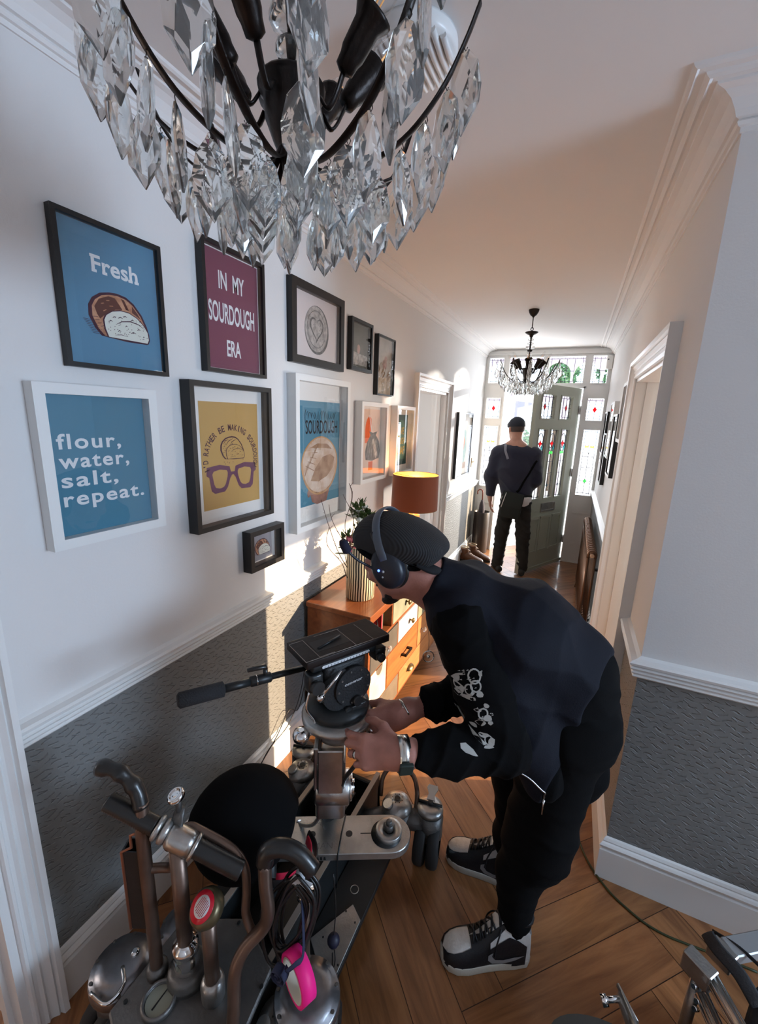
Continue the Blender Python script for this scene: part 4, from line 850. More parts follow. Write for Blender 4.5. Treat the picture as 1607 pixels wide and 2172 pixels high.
def chandelier(cx, cy, label):
    C0 = Vector((cx, cy, .0)); T = Matrix.Translation(C0); c = thing('chandelier', label, 'chandelier', (cx, cy, ZC), 'crystal basket chandeliers')
    b = MB(); b.lathe([(.040,ZC),(.041,ZC-.006),(.036,ZC-.022),(.024,ZC-.042),(.010,ZC-.052),(.006,ZC-.06)], T, 24); b.obj('canopy', M_bronze, c)
    b = MB(); b.cyl(C0+Vector((0,0,ZC-.052)), C0+Vector((0,0,2.48)), .004, n=10); b.tube([C0+Vector((.010*math.cos(a),0,2.474+.012*math.sin(a))) for a in [2*PI*k/12 for k in range(13)]], .003, 6); b.cyl(C0+Vector((0,0,2.45)), C0+Vector((0,0,2.465)), .004, n=10)
    b.lathe([(.050,2.452),(.051,2.447),(.034,2.436),(.016,2.428),(.012,2.415),(.006,2.41)], T, 24); b.cyl(C0+Vector((0,0,2.17)), C0+Vector((0,0,2.42)), .0055, n=10); b.lathe([(.010,2.30),(.020,2.305),(.020,2.315),(.010,2.32)], T, 16); b.obj('stem', M_bronze, c)
    for z, r in ((2.395,.022),(2.365,.024),(2.338,.036),(2.276,.020),(2.250,.030),(2.215,.022)):
        b = MB(); b.lathe([(.008,z-.014),(r,z-.006),(r,z+.004),(.008,z+.014)], T, 10); b.obj('glass_ball', M_cry, c)
    b = MB(); b.lathe([(.044,2.175),(.048,2.170),(.046,2.162),(.040,2.155),(.038,2.130),(.026,2.100),(.016,2.08),(.012,2.05),(.005,2.04),(.001,2.035)], T, 24); b.lathe([(.042,2.173),(.038,2.14),(.001,2.138)], T, 24); b.obj('hub', M_bronze, c)
    NR = 12
    for i in range(NR):
        a = 2*PI*(i+.35)/NR; d = Vector((math.cos(a), math.sin(a), 0)); P_ = [C0+d*r+Vector((0,0,z)) for r, z in ((.018,2.095),(.030,2.074),(.052,2.062),(.085,2.060),(.125,2.070),(.165,2.090),(.196,2.118),(.222,2.152),(.243,2.192),(.257,2.226))]
        P_ = smooth_pts(P_, 4); b = MB(); b.tube(P_, .0062, 8, flat=.34, up=(-d.y, d.x, 0)); b.obj('rib', M_bronze, c)
        for k, (ii, big) in enumerate(((8,0),(12,0),(16,1),(20,1),(24,1),(28,1),(32,1),(36,0))):
            if k in (0, 7) and (i+k) % 2: continue
            o = bpy.data.objects.new('crystal', CRY[1-big]); COL.objects.link(o); o.parent = c
            rj = random.Random(i*7+k); o.matrix_world = Matrix.Translation(P_[ii]+Vector((0,0,-.014))) @ Matrix.Rotation(a+PI/2+rj.choice((-.9,-.4,.1,.5,1.0))+rj.uniform(-.2,.2), 4, 'Z') @ Matrix.Rotation(rj.uniform(-.10,.10), 4, 'X')
            h = bpy.data.objects.new('hook', HOOK); COL.objects.link(h); h.parent = o; h.matrix_parent_inverse = Matrix.Identity(4); h.location = (0,0,0)
    for i in range(8):
        a = 2*PI*(i+.1)/8; d = Vector((math.cos(a), math.sin(a), 0)); P_ = smooth_pts([C0+d*r+Vector((0,0,z)) for r, z in ((.046,2.15),(.058,2.135),(.070,2.148),(.082,2.175))], 4)
        b = MB(); b.tube(P_, .005, 8, flat=.5, up=(-d.y, d.x, 0)); arm = b.obj('arm', M_bronze, c)
        ax = (d*.62+Vector((0,0,.78))).normalized(); Ms = TM(P_[-1], ax)
        b = MB(); b.lathe([(.006,-.004),(.013,.0),(.014,.012),(.0165,.02),(.018,.052),(.025,.064),(.026,.068),(.022,.068),(.015,.05),(.001,.05)], Ms, 18); b.obj('candle_socket', M_bronze, arm)
        b = MB(); b.lathe([(.008,.05),(.012,.066),(.0165,.085),(.0165,.10),(.011,.125),(.004,.140),(.001,.142)], Ms, 16, cap=False); bl = b.obj('bulb', M_bglass, arm)
        b = MB()
        for s in (-1, 1): b.cyl(Ms @ Vector((.004*s,0,.075)), Ms @ Vector((.006*s,0,.112)), .0009, n=5)
        b.obj('filament', M_fil, arm)
    return c
near_ch = chandelier(-.432, .590, 'crystal chandelier hanging close overhead and cropped by the top edge')
near_ch.location.z += .03
for ch in near_ch.children:
    if ch.name.startswith('canopy'): ch.location.z -= .03
chandelier(-.455, 3.80, 'whole crystal chandelier hanging further down the hall before the front door')
# ------------------------------------------------------------------ radiator
M_cop = mat('antique_copper_enamel', (.16,.085,.05), .3, .8, coat=.3)
rd = thing('radiator', 'antique copper column radiator on the right wall by the front door', 'radiator', (.21, 4.17, 0))
NS = 24; RY0, RY1 = 3.52, 4.86
for i in range(NS):
    y = RY0+(RY1-RY0)*(i+.5)/NS; xr = RW(y)-.055; b = MB(); P_ = []
    for x in (xr-.036, xr+.014):
        b.cyl((x, y, .14), (x, y, .74), .0115, n=10)
    b.tube(smooth_pts([(xr-.036,y,.73),(xr-.034,y,.765),(xr-.011,y,.782),(xr+.012,y,.765),(xr+.014,y,.73)],4), .014, 8); b.tube(smooth_pts([(xr-.036,y,.15),(xr-.034,y,.115),(xr-.011,y,.10),(xr+.012,y,.115),(xr+.014,y,.15)],4), .014, 8)
    b.sphere((xr-.011, y, .765), .0215, 10); b.obj('section', M_cop, rd)
b = MB(); b.cyl((RW(RY0)-.066,RY0-.012,.755),(RW(RY0)-.066,RY0,.755),.016); b.obj('end_cap', mat('pale_copper', (.6,.42,.3), .25, .9), rd)
b = MB(); xv = RW(RY0)-.066; b.cyl((xv,RY0-.05,.135),(xv,RY0,.135),.012); b.cyl((xv,RY0-.05,.0),(xv,RY0-.05,.13),.008,n=10); b.lathe([(.012,.125),(.017,.14),(.014,.15),(.019,.158),(.019,.19),(.012,.198),(.001,.2)], Matrix.Translation((xv,RY0-.05,0)), 14); b.obj('valve', M_cop, rd)
for y in (RY0+.12, RY1-.12): b = MB(); b.box(RW(y)-.03, RW(y)-.001, y-.012, y+.012, .60, .62); b.box(RW(y)-.03, RW(y)-.001, y-.012, y+.012, .16, .18); b.obj('bracket', M_black, rd)
for y in (RY0+.03, RY1-.03):
    b = MB(); b.tube(smooth_pts([(RW(y)-.066,y,.13),(RW(y)-.085,y,.07),(RW(y)-.095,y,.008)],4), [.012]*3+[.010]*3+[.008]*3, 8); b.obj('foot', M_cop, rd)
# ------------------------------------------------------------------ umbrella stand, umbrella, boots by the front door
UX, UY = -1.055, 5.565
b = MB(); b.lathe([(.098,0),(.102,.004),(.102,.555),(.100,.56),(.097,.556),(.097,.02),(.001,.02)], Matrix.Translation((UX,UY,0)), 32); b.obj('umbrella_stand', mat('dark_leather', (.035,.028,.028), .35, bump=.1)); tag(bpy.data.objects['umbrella_stand'], 'tall dark cylindrical umbrella stand in the far left corner', 'umbrella stand')
um = thing('umbrella', 'furled dark umbrella with a curved brown wooden handle in the stand', 'umbrella', (UX,UY,.02))
top = Vector((UX-.005, UY-.02, .70)); d = Vector((-.02,-.03,1)).normalized()
b = MB(); b.cyl(Vector((UX+.01,UY+.01,.025)), top+d*.02, .006, n=8); b.obj('shaft', M_steel, um)
b = MB(); b.lathe([(.005,-.62),(.015,-.5),(.030,-.2),(.040,-.12),(.034,-.05),(.022,-.01),(.012,.02)], TM(top, d), 10); b.obj('canopy', mat('dark_umbrella_cloth', (.05,.045,.06), .8, bump=.5, bscale=30), um)
b = MB(); h0 = top+d*.02; P_ = [h0, h0+d*.10] + [h0+d*.10+Vector((-.033+.033*math.cos(a), 0, .033*math.sin(a)*1.1)) for a in [PI*k/10 for k in range(1,11)]] + [h0+d*.07+Vector((-.066,0,0))]; b.tube(P_, .0085, 10); b.obj('handle', mat('polished_brown_wood', (.16,.035,.018), .25, coat=.4), um)
M_bleat = mat('brown_leather', (.14,.055,.022), .45, bump=.1, var=.3, vscale=15); M_sole = mat('dark_rubber_sole', (.03,.026,.022), .7); M_lace = mat('pale_laces', (.70,.55,.45), .7)
def boot(loc, rz, label):
    M_ = Matrix.Translation(loc) @ Matrix.Rotation(rz, 4, 'Z'); t = thing('boot', label, 'boot', loc, 'pair of boots by the door')
    def sec(x, w_, h_, z0, ex=0): return [Vector((x+ex*(1-math.cos(a))*0, w_*math.cos(a), z0+max(0, 1)*h_*(.5+.5*math.sin(a)))) for a in [2*PI*k/16 for k in range(16)]]
    b = MB(); b.rings([sec(x, w_, h_, .018) for x, w_, h_ in ((-.13,.02,.05),(-.125,.034,.09),(-.10,.038,.12),(-.06,.040,.115),(-.02,.041,.10),(.03,.045,.082),(.08,.050,.066),(.12,.046,.055),(.145,.034,.042),(.158,.015,.025))], M=M_)
    P_ = [(-.085,0,.08,.040,.048),(-.082,0,.115,.037,.045),(-.088,0,.15,.038,.048),(-.09,0,.165,.039,.049)]; b.rings([[Vector((x+rx*math.cos(a), w_*math.sin(a)*.95, z)) for a in [2*PI*k/16 for k in range(16)]] for x, _, z, w_, rx in P_], M=M_); b.obj('upper', M_bleat, t)
    b = MB(); pl = [(.165*math.cos(a)*(1 if math.cos(a) > 0 else .85), .052*math.sin(a)*(1 if math.cos(a) > 0 else .8)) for a in [2*PI*k/24 for k in range(24)]]; b.prism(pl, lambda a, b_, w_: M_ @ Vector((a, b_, w_)), .0, .024); b.obj('sole', M_sole, t)
    b = MB()
    for k in range(6):
        x = -.035+.022*k; z = .128-.011*k+(.02 if k == 0 else 0)
        b.tube([M_ @ Vector((x,-.026,z-.012)), M_ @ Vector((x+.006,0,z+.004)), M_ @ Vector((x+.012,.026,z-.014))], .003, 6); b.tube([M_ @ Vector((x,.026,z-.012)), M_ @ Vector((x+.006,0,z+.006)), M_ @ Vector((x+.012,-.026,z-.014))], .003, 6)
    b.obj('laces', M_lace, t); b = MB(); b.tube([M_ @ Vector((-.09+.048*math.cos(a), .040*math.sin(a), .185)) for a in [2*PI*k/16 for k in range(17)]], .006, 6, cap=False); b.obj('collar', mat('pale_lining', (.6,.45,.28), .8), t)
boot((-1.045, 5.06, 0), -.12, 'brown lace-up boot nearest the camera beside the umbrella stand'); boot((-.985, 5.22, 0), -.25, 'brown lace-up boot behind its twin, touching the umbrella stand side')
# ------------------------------------------------------------------ camera dolly
M_tube = mat('worn_bronze_tube', (.20,.135,.105), .38, .75, var=.35, vscale=9, bump=.04, bscale=80); M_cast = mat('cast_grey_alloy', (.16,.155,.15), .45, .7, bump=.12, bscale=120, var=.3, vscale=10)
M_alu = mat('scuffed_aluminium', (.50,.49,.47), .34, .85, bump=.10, bscale=160, var=.3, vscale=14); M_rub = mat('black_rubber', (.012,.012,.012), .38, bump=.05, coat=.3); M_tyre = mat('tyre_rubber', (.018,.017,.017), .75)
M_dpaint = mat('dolly_black_paint', (.010,.012,.013), .4, bump=.05); M_edge = mat('worn_edge', (.35,.30,.26), .5, .5); M_fab = mat('black_cover_fabric', (.0045,.0045,.005), .95, spec=.1)
dl = thing('camera_dolly', 'wheeled camera dolly with push bars, round black seat and metal arm by the left wall', 'dolly', (-.69, .9, 0))
V = Vector
# chassis: central well with side boards
b = MB(); b.box(-.815,-.595,.60,1.36,.10,.115); b.box(-.822,-.805,.56,1.38,.10,.27); b.box(-.605,-.588,.56,1.38,.10,.27); b.box(-.822,-.588,1.36,1.38,.10,.22); b.box(-.86,-.56,.36,.66,.09,.30); b.obj('chassis', M_dpaint, dl, bevel=.004)
b = MB(); b.box(-.8235,-.8055,.60,1.38,.27,.2735); b.box(-.6055,-.587,.60,1.38,.27,.2735); b.obj('chassis_edging', M_edge, dl)
for x0, x1 in ((-.585,-.452), (-.955,-.825)):
    b = MB(); b.box(x0, x1, .70, 1.22, .098, .122); sbd = b.obj('side_board', M_dpaint, dl, bevel=.002)
    b = MB(); b.tube([V(((x0+x1)/2+.014*math.cos(a), 1.03+.014*math.sin(a), .1225)) for a in [2*PI*k/20 for k in range(21)]], .0014, 6, cap=False); b.obj('ring_mark', M_edge, sbd)
b = MB(); b.prism([(-.575,.84),(-.50,.985),(-.455,.955),(-.455,.80),(-.475,.76)], Fxy, .1225, .127); o = b.obj('foot_plate', M_alu, dl, bevel=.0015)
b = MB()
for x, y in ((-.51,.955),(-.468,.94),(-.462,.82),(-.54,.86)): b.cyl((x,y,.127),(x,y,.1285),.003,n=8)
b.obj('screws', M_dpaint, o)
# wheel stations
def station(cx, cy, hx, hy, steer, kx, ky, name_arm='wheel_arm', handle=None):
    """casting from chassis corner (hx,hy) to the kingpin (cx,cy); brake cap at (kx,ky)"""
    b = MB(); z = .17
    b.tube([V((hx,hy,z)), V(((hx+cx)/2,(hy+cy)/2,z+.01)), V((cx,cy,z+.015))], [.055,.052,.058], 14, flat=.75)
    b.cyl((cx,cy,.10),(cx,cy,.235),.062,.056,24); b.cyl((kx,ky,.13),(kx,ky,.235),.055,.052,24)
    b.tube([V((cx,cy,.19)), V((kx,ky,.19))], .045, 12); arm = b.obj(name_arm, M_cast, dl)
    b = MB(); b.lathe([(.058,.235),(.060,.242),(.050,.262),(.030,.272),(.016,.275),(.014,.268),(.001,.268)], Matrix.Translation((cx,cy,0)), 28)
    cap = b.obj('hub_cap', M_alu, arm); b = MB(); b.cyl((cx,cy,.2755),(cx,cy,.2765),.011); 
    for k in range(8): a = 2*PI*k/8; b.cyl((cx+.020*math.cos(a),cy+.020*math.sin(a),.2735),(cx+.020*math.cos(a),cy+.020*math.sin(a),.2752),.0022,n=6)
    b.obj('hub_hole', M_dpaint, cap)
    b = MB(); q = V((cx-.022,cy-.034,.262)); b.cyl(q, q+V((-.004,-.004,.014)), .020,.019, 18); b.obj('hub_button', M_alu, cap)
    # brake cap with its tap lever
    b = MB(); b.lathe([(.050,.235),(.052,.245),(.050,.256),(.030,.262),(.001,.263)], Matrix.Translation((kx,ky,0)), 28); kc = b.obj('brake_cap', M_alu, arm)
    b = MB(); ca, sa = math.cos(steer), math.sin(steer); R = Matrix.Translation((kx,ky,.264)) @ Matrix.Rotation(steer,4,'Z')
    b.cyl(R @ V((-.046,0,.004)), R @ V((.046,0,.004)), .006, n=10); b.cyl(R @ V((0,0,0)), R @ V((0,0,.016)), .010, n=12); b.obj('brake_bar', M_dpaint, kc)
    b = MB(); b.prism([(-.016,.004),(.016,.004),(.012,.025),(.022,.045),(.018,.056),(-.018,.056),(-.022,.045),(-.012,.025)], lambda a_, b_, w_: R @ V((a_, b_, w_+b_*.35)), .010, .016); b.obj('brake_lever', mat('white_lever', (.6,.59,.56), .4, .3) if name_arm == 'wheel_arm' and kx > -.5 else M_alu, kc)
    # two tyres side by side under the kingpin
    for s in (-1, 1):
        ax = V((math.cos(steer), math.sin(steer), 0)); c = V((kx,ky,.098)) + ax*.026*s
        b = MB(); b.lathe([(.050,-.022),(.088,-.022),(.096,-.014),(.0975,0),(.096,.014),(.088,.022),(.050,.022)], TM(c, ax), 32, cap=False); wh = b.obj('wheel', M_tyre, arm)
        b = MB(); b.lathe([(.001,.010),(.02,.014),(.05,.008),(.060,.015),(.060,-.015),(.05,-.008),(.001,-.010)], TM(c, ax), 24); b.obj('rim', M_alu, wh)
    if handle:
        b = MB(); b.tube(smooth_pts([V(p) for p in handle], 5), .0095, 10); b.obj('grab_handle', M_tube, arm)
    return arm
station(-.475, 1.30, -.59, 1.22, .15, -.352, 1.345, handle=[(-.56,1.33,.22),(-.565,1.36,.285),(-.535,1.40,.315),(-.455,1.40,.312),(-.415,1.36,.285),(-.405,1.33,.22)])
station(-.905, 1.265, -.80, 1.22, .4, -.965, 1.36, handle=[(-.905,1.33,.22),(-.88,1.36,.285),(-.82,1.36,.30),(-.775,1.31,.29),(-.765,1.25,.25)])
station(-.862, .635, -.80, .66, -.3, -.952, .475, name_arm='rear_wheel_arm')
station(-.50, .60, -.59, .60, .3, -.43, .66, name_arm='rear_wheel_arm')
# big bolted discs over the rear wheels
M_disc = mat('bolted_alloy_disc', (.30,.30,.32), .3, .9, var=.25, vscale=25, bump=.04)
for cx, cy, z, r in ((-.455,.650,.295,.085), (-.930,.480,.295,.078), (-.860,.615,.30,.062)):
    b = MB(); b.lathe([(r*.8,z-.035),(r,z-.03),(r,z-.006),(r*.96,z),(r*.84,z+.001),(r*.82,z+.006),(r*.5,z+.010),(.001,z+.011)], Matrix.Translation((cx,cy,0)), 32); d_ = b.obj('cover_disc', M_disc, dl)
    b = MB()
    for k in range(9): a = 2*PI*k/9; b.cyl((cx+r*.9*math.cos(a),cy+r*.9*math.sin(a),z),(cx+r*.9*math.cos(a),cy+r*.9*math.sin(a),z+.003),.0045,n=8)
    b.obj('bolts', M_cast, d_)
    if cx < -.9:
        b = MB(); b.tube(smooth_pts([(cx+.01,cy-.005,z+.01),(cx+.05,cy-.03,z+.014),(cx+.045,cy-.07,z+.012),(cx-.01,cy-.075,z+.012)],5), .005, 8); b.lathe([(.010,z),(.012,z+.012),(.006,z+.018)], Matrix.Translation((cx+.012,cy+.03,0)), 12); b.obj('bail', M_chrome, d_)
# rear deck plate with pressure gauge
b = MB(); b.prism([(-.86,.40),(-.70,.33),(-.56,.33),(-.53,.44),(-.56,.64),(-.70,.70),(-.86,.62)], Fxy, .30, .318); dk = b.obj('rear_deck', M_cast, dl, bevel=.004)
b = MB(); b.lathe([(.040,.318),(.041,.330),(.036,.336),(.033,.330),(.033,.324),(.001,.324)], Matrix.Translation((-.765,.465,0)), 28); g = b.obj('pressure_gauge', M_cast, dk)
b = MB(); b.cyl((-.765,.465,.3242),(-.765,.465,.3255),.031,n=28); b.obj('dial', mat('gauge_dial', (.26,.27,.22), .5), g)
b = MB(); b.prism([(-.767,.445),(-.763,.445),(-.764,.492),(-.766,.492)], Fxy, .3258, .3268); b.obj('needle', M_black, g)
b = MB()
for x, y in ((-.84,.43),(-.85,.60),(-.72,.36),(-.58,.36),(-.56,.6),(-.71,.68),(-.80,.38)): b.cyl((x,y,.318),(x,y,.321),.005,n=8)
b.obj('deck_bolts', M_dpaint, dk)
# bars and posts
def bar(name, pts, r, m, n=5, par=None, k=14): b = MB(); b.tube(smooth_pts([V(p) for p in pts], n), r, k); return b.obj(name, m, par or dl)
lb = bar('push_bar', [(-.822,.505,.30),(-.822,.505,.50),(-.823,.505,.70),(-.824,.507,.775),(-.831,.516,.838)], .0155, M_tube)
b = MB(); P_ = smooth_pts([V(p) for p in ((-.830,.514,.825),(-.845,.518,.862),(-.868,.513,.892),(-.897,.503,.912),(-.935,.490,.915))], 5); b.tube(P_, [.0175+.0025*math.sin(i*1.1) if i > 6 else .0175 for i in range(len(P_))], 14); b.obj('hand_grip', M_rub, lb)
b = MB(); b.lathe([(.019,.318),(.026,.32),(.026,.335),(.018,.345)], Matrix.Translation((-.822,.505,0)), 18); b.obj('collar', M_cast, lb)
rb = bar('push_bar', [(-.565,.500,.30),(-.572,.520,.38),(-.578,.535,.46),(-.566,.560,.510),(-.535,.588,.555),(-.527,.596,.60),(-.538,.602,.66),(-.548,.612,.71)], .0155, M_tube)
b = MB(); b.tube(smooth_pts([V(p) for p in ((-.551,.616,.705),(-.545,.622,.738),(-.513,.638,.748),(-.478,.652,.732),(-.445,.660,.695))], 5), .021, 14); b.obj('hand_grip', M_rub, rb)
bar('loop_bar', [(-.79,.54,.70),(-.76,.575,.742),(-.712,.585,.742),(-.640,.605,.708),(-.605,.606,.672),(-.592,.596,.62),(-.586,.584,.57),(-.565,.580,.53),(-.552,.577,.525)], .0105, M_tube)
bar('link_bar', [(-.822,.507,.655),(-.80,.525,.650),(-.77,.535,.66),(-.757,.535,.70)], .011, M_tube, k=10)
cp = bar('steering_post', [(-.745,.535,.36),(-.745,.535,.735)], .0185, M_tube, n=2, k=18)
b = MB(); b.lathe([(.030,.355),(.031,.36),(.031,.40),(.029,.405),(.031,.41),(.031,.428),(.022,.436),(.019,.44)], Matrix.Translation((-.745,.535,0)), 24); b.obj('chrome_collar', M_chrome, cp)
b = MB(); b.lathe([(.050,.318),(.050,.335),(.046,.34),(.046,.352),(.036,.356),(.001,.354)], Matrix.Translation((-.745,.535,0)), 24); b.obj('post_socket', M_cast, cp)
T0 = V((-.905,.483,.838)); T1 = V((-.600,.590,.682)); ax = (T1-T0).normalized(); Ln = (T1-T0).length
th = MB(); th.cyl(T0+ax*.02, T1-ax*.02, .012); hb = th.obj('steering_handle', M_cast, dl)
for s0, s1 in ((0, .36), (.66, 1)):
    b = MB(); N = 46; P_ = [T0+ax*Ln*(s0+(s1-s0)*k/N) for k in range(N+1)]; b.tube(P_, [.0205+.0014*(k % 2) if 0 < k < N else .019 for k in range(N+1)], 20); b.obj('ribbed_grip', M_rub, hb)
b = MB(); P_ = [T0+ax*Ln*s for s in (.365,.375,.385,.40)]; b.tube(P_, [.024,.0275,.0275,.024], 24); P_ = [T0+ax*Ln*s for s in (.41,.42,.44,.455)]; b.tube(P_, [.024,.027,.027,.024], 24); b.obj('clamp_ring', M_alu, hb)
b = MB(); P_ = [T0+ax*Ln*s for s in (.455,.47,.49,.55,.60,.64)]; b.tube(P_, [.022,.026,.0285,.0285,.0285,.026], 24); P_ = [T0+ax*Ln*s for s in (.64,.645,.66,.665)]; b.tube(P_, [.027,.030,.030,.027], 24); b.obj('clamp_body', M_steel, hb)
bp_ = V((-.755,.553,.80)); b = MB(); b.tube([V((-.757,.545,.765)), bp_, bp_+V((0,.01,.02))], [.02,.016,.012], 12, flat=.45); b.cyl(bp_+V((0,.004,.012)), bp_+V((-.004,.006,.052)), .007, n=12); br = b.obj('knob_bracket', M_cast, hb)
b = MB(); b.lathe([(.010,0),(.019,.004),(.020,.012),(.018,.017),(.013,.018),(.012,.013),(.006,.016),(.001,.016)], TM(bp_+V((-.004,.006,.045)), (-.15,-.35,.92)), 24); b.obj('chrome_knob', M_chrome, br)
kp = bar('knob_post', [(-.657,.535,.32),(-.657,.535,.58)], .0175, M_tube, n=2, k=18)
b = MB(); b.lathe([(.028,.318),(.029,.36),(.026,.372),(.019,.378)], Matrix.Translation((-.657,.535,0)), 20); b.obj('collar', M_alu, kp)
ku = V((-.15,-.55,.82)).normalized(); kc = V((-.660,.536,.600)); b = MB(); b.lathe([(.012,-.034),(.028,-.028),(.038,-.014),(.041,0),(.038,.012),(.033,.017),(.001,.018)], TM(kc, ku), 28); kb = b.obj('bronze_knob', mat('bronze_paint', (.14,.11,.06), .35, .7), kp)
b = MB(); b.lathe([(.031,.017),(.031,.0188),(.001,.0188)], TM(kc, ku), 28); st = b.obj('red_label', mat('red_label', (.62,.01,.03), .3, coat=.3), kb)
b = MB(); b.lathe([(.021,.0188),(.021,.0192),(.001,.0192)], TM(kc, ku), 28); lw = b.obj('white_disc', mat('label_white', (.7,.68,.68), .4), st)
Mk = TM(kc, ku); b = MB()
for r_, wd in enumerate((.024,.030,.032,.030,.032,.030,.022)):
    y_ = .0135-.0045*r_; b.prism([(-wd/2,y_),(wd/2,y_),(wd/2,y_+.0018),(-wd/2,y_+.0018)], lambda u, v_, w_: Mk @ V((v_, -u, w_)), .0193, .0195)
b.obj('label_text', mat('red_print', (.45,.05,.08), .5), lw)
tp = bar('stay_post', [(-.487,.690,.30),(-.487,.690,.552)], .0115, M_tube, n=2, k=12)
b = MB(); b.lathe([(.013,.548),(.022,.552),(.023,.566),(.020,.572),(.001,.574)], Matrix.Translation((-.487,.690,0)), 20); b.obj('chrome_knob', M_chrome, tp)
# bracket box beside the left bar
b = MB(); Mb = Matrix.Translation((-.850,.500,.60)) @ Matrix.Rotation(math.radians(25), 4, 'Z')
b.box(-.022,-.018,-.018,.018,-.12,.12, Mb); b.box(-.022,.020,-.018,-.015,-.12,.12, Mb); b.box(-.022,.020,.015,.018,-.12,.12, Mb); b.box(-.018,.012,-.015,.015,-.11,.08, Mb); bx_ = b.obj('cable_tray', M_dpaint, dl)
b = MB(); b.tube([Mb @ V(p) for p in ((-.02,-.018,-.12),(-.02,-.018,.12),(.005,-.018,.135),(.0,-.01,.16),(.02,-.01,.17))], .0035, 6); b.obj('copper_edge', mat('copper_edge', (.35,.13,.07), .4, .7), bx_)
# seat on its post with the engraved offset plate
sp_ = bar('seat_post', [(-.70,.80,.115),(-.70,.80,.45)], .024, M_dpaint, n=2, k=18)
b = MB(); R = []
for k in range(17):
    t = k/16; a = -PI/2+PI*t; rr = math.cos(a)*.155*(1.0 if a > 0 else .93); zz = math.sin(a)*(.155 if a > 0 else .17)
    R.append([V((-.728+max(rr,.004)*math.cos(q)-.03*zz*0, .738+max(rr,.004)*math.sin(q), .610+zz+.03*math.cos(q+.6)*math.cos(a))) for q in [2*PI*j/32 for j in range(32)]])
b.rings(R); st_ = b.obj('seat', M_fab, dl)
b = MB(); b.tube([V((-.66+.115*math.cos(a),.80+.10*math.sin(a),.472-.02*math.sin(a))) for a in [-1.2+2.4*k/14 for k in range(15)]], .016, 10, flat=.35, up=(0,0,1)); b.obj('seat_rim', M_dpaint, st_)
b = MB(); b.tube([V((-.655+.098*math.cos(a),.79+.088*math.sin(a),.492-.02*math.sin(a))) for a in [-1.0+2.0*k/14 for k in range(15)]], .014, 10, flat=.3, up=(0,0,1)); b.obj('seat_strap', mat('crimson_webbing', (.55,.01,.05), .6), st_)
pu = V((.280,.150,0)).normalized(); pv = V((-pu.y, pu.x, 0)); p0 = V((-.72,.88,.385))
def PF(a, b_, w_): return p0 + pu*a + pv*b_ + V((0,0,w_))
hw_ = .066; out = [(-.03,-hw_)] + [(.36+hw_*math.cos(a), hw_*math.sin(a)) for a in [-PI/2+PI*k/16 for k in range(17)]] + [(-.03,hw_)]
b = MB(); b.prism(out, PF, 0, .026); pl = b.obj('offset_plate', M_alu, dl, bevel=.002)
b = MB()
for a in (.105,.225): b.cyl(PF(a,0,.0262), PF(a,0,.0268), .011, n=24)
b.obj('bolt_hole', M_dpaint, pl)
b = MB(); c = PF(.355,.0,.026); b.lathe([(.050,0),(.050,.0015),(.001,.0015)], Matrix.Translation(c+V((-.006,-.006,0))), 32); b.obj('recess', M_dpaint, pl)
b = MB(); b.lathe([(.042,0),(.043,.002),(.043,.016),(.041,.018),(.020,.018),(.019,.012),(.001,.012)], Matrix.Translation(c), 32); ws = b.obj('washer', M_alu, pl)
b = MB(); b.lathe([(.015,.010),(.016,.034),(.014,.036),(.001,.036)], Matrix.Translation(c), 8); b.lathe([(.010,.036),(.010,.046),(.008,.049),(.001,.049)], Matrix.Translation(c), 18); b.obj('nut', M_cast, ws)
M_eng = mat('engraved_shadow', (.20,.19,.18), .6, .5)
b = MB(); text_on(b, PF, 'CHAPMAN', .105, -.048, .020, .135, w=.0263, off=-.005)
for k in range(26):
    a = math.radians(160-k*5.6); b.tube([PF(.105+.040*math.cos(a), .040*math.sin(a), .0262), PF(.105+.0445*math.cos(a+.02), .0445*math.sin(a+.02), .0262)], .0006, 4)
b.obj('engraved_lettering', M_eng, pl)
b = MB(); b.prism([(.285,-.0015),(.305,-.0015),(.305,.0015),(.262,.0015),(.262,-.0015)], PF, .0262, .0266); 
for k in range(9): b.prism([(.058+.011*k,.005),(.066+.011*k,.005),(.064+.011*k,.017),(.059+.011*k,.017)], lambda u, v_, w_: PF(u, -hw_-w_, v_), 0, .0006)
b.obj('edge_marking', M_dpaint, pl)
b = MB(); b.tube([PF(.190,-hw_-.006,-.10), PF(.190,-hw_-.003,.010), PF(.191,-hw_,.0275), PF(.20,0,.0285), PF(.212,hw_,.0275), PF(.214,hw_+.004,0)], .0025, 6); b.obj('tie_cord', M_dpaint, pl)
# lift arm, column and levelling head
b = MB(); b.tube([V((-.70,1.20,.20)), V((-.66,1.10,.36)), V((-.60,.98,.50)), V((-.545,.895,.60))], [.05,.045,.042,.04], 16, flat=.8); b.box(-.76,-.64,1.14,1.26,.12,.26); b.obj('lift_arm', M_dpaint, dl)
b = MB(); Mc = Matrix.Translation((-.522,.875,.70)) @ Matrix.Rotation(math.radians(28), 4, 'Z')
b.rbox(-.045,.038,-.040,.040,-.075,.115,.012, Mc); b.cyl(Mc @ V((-.046,-.0,.0)), Mc @ V((.050,.0,.0)), .047, n=28); b.box(-.038,.032,-.046,-.030,.02,.16, Mc); b.box(-.050,-.030,-.036,.036,.02,.16, Mc); cl = b.obj('column_clevis', M_steel, dl, bevel=.003)
b = MB(); b.cyl(Mc @ V((.050,0,0)), Mc @ V((.058,0,0)), .036, n=24); b.cyl(Mc @ V((.058,0,0)), Mc @ V((.064,0,0)), .020, n=20); b.obj('pivot_cap', M_chrome, cl)
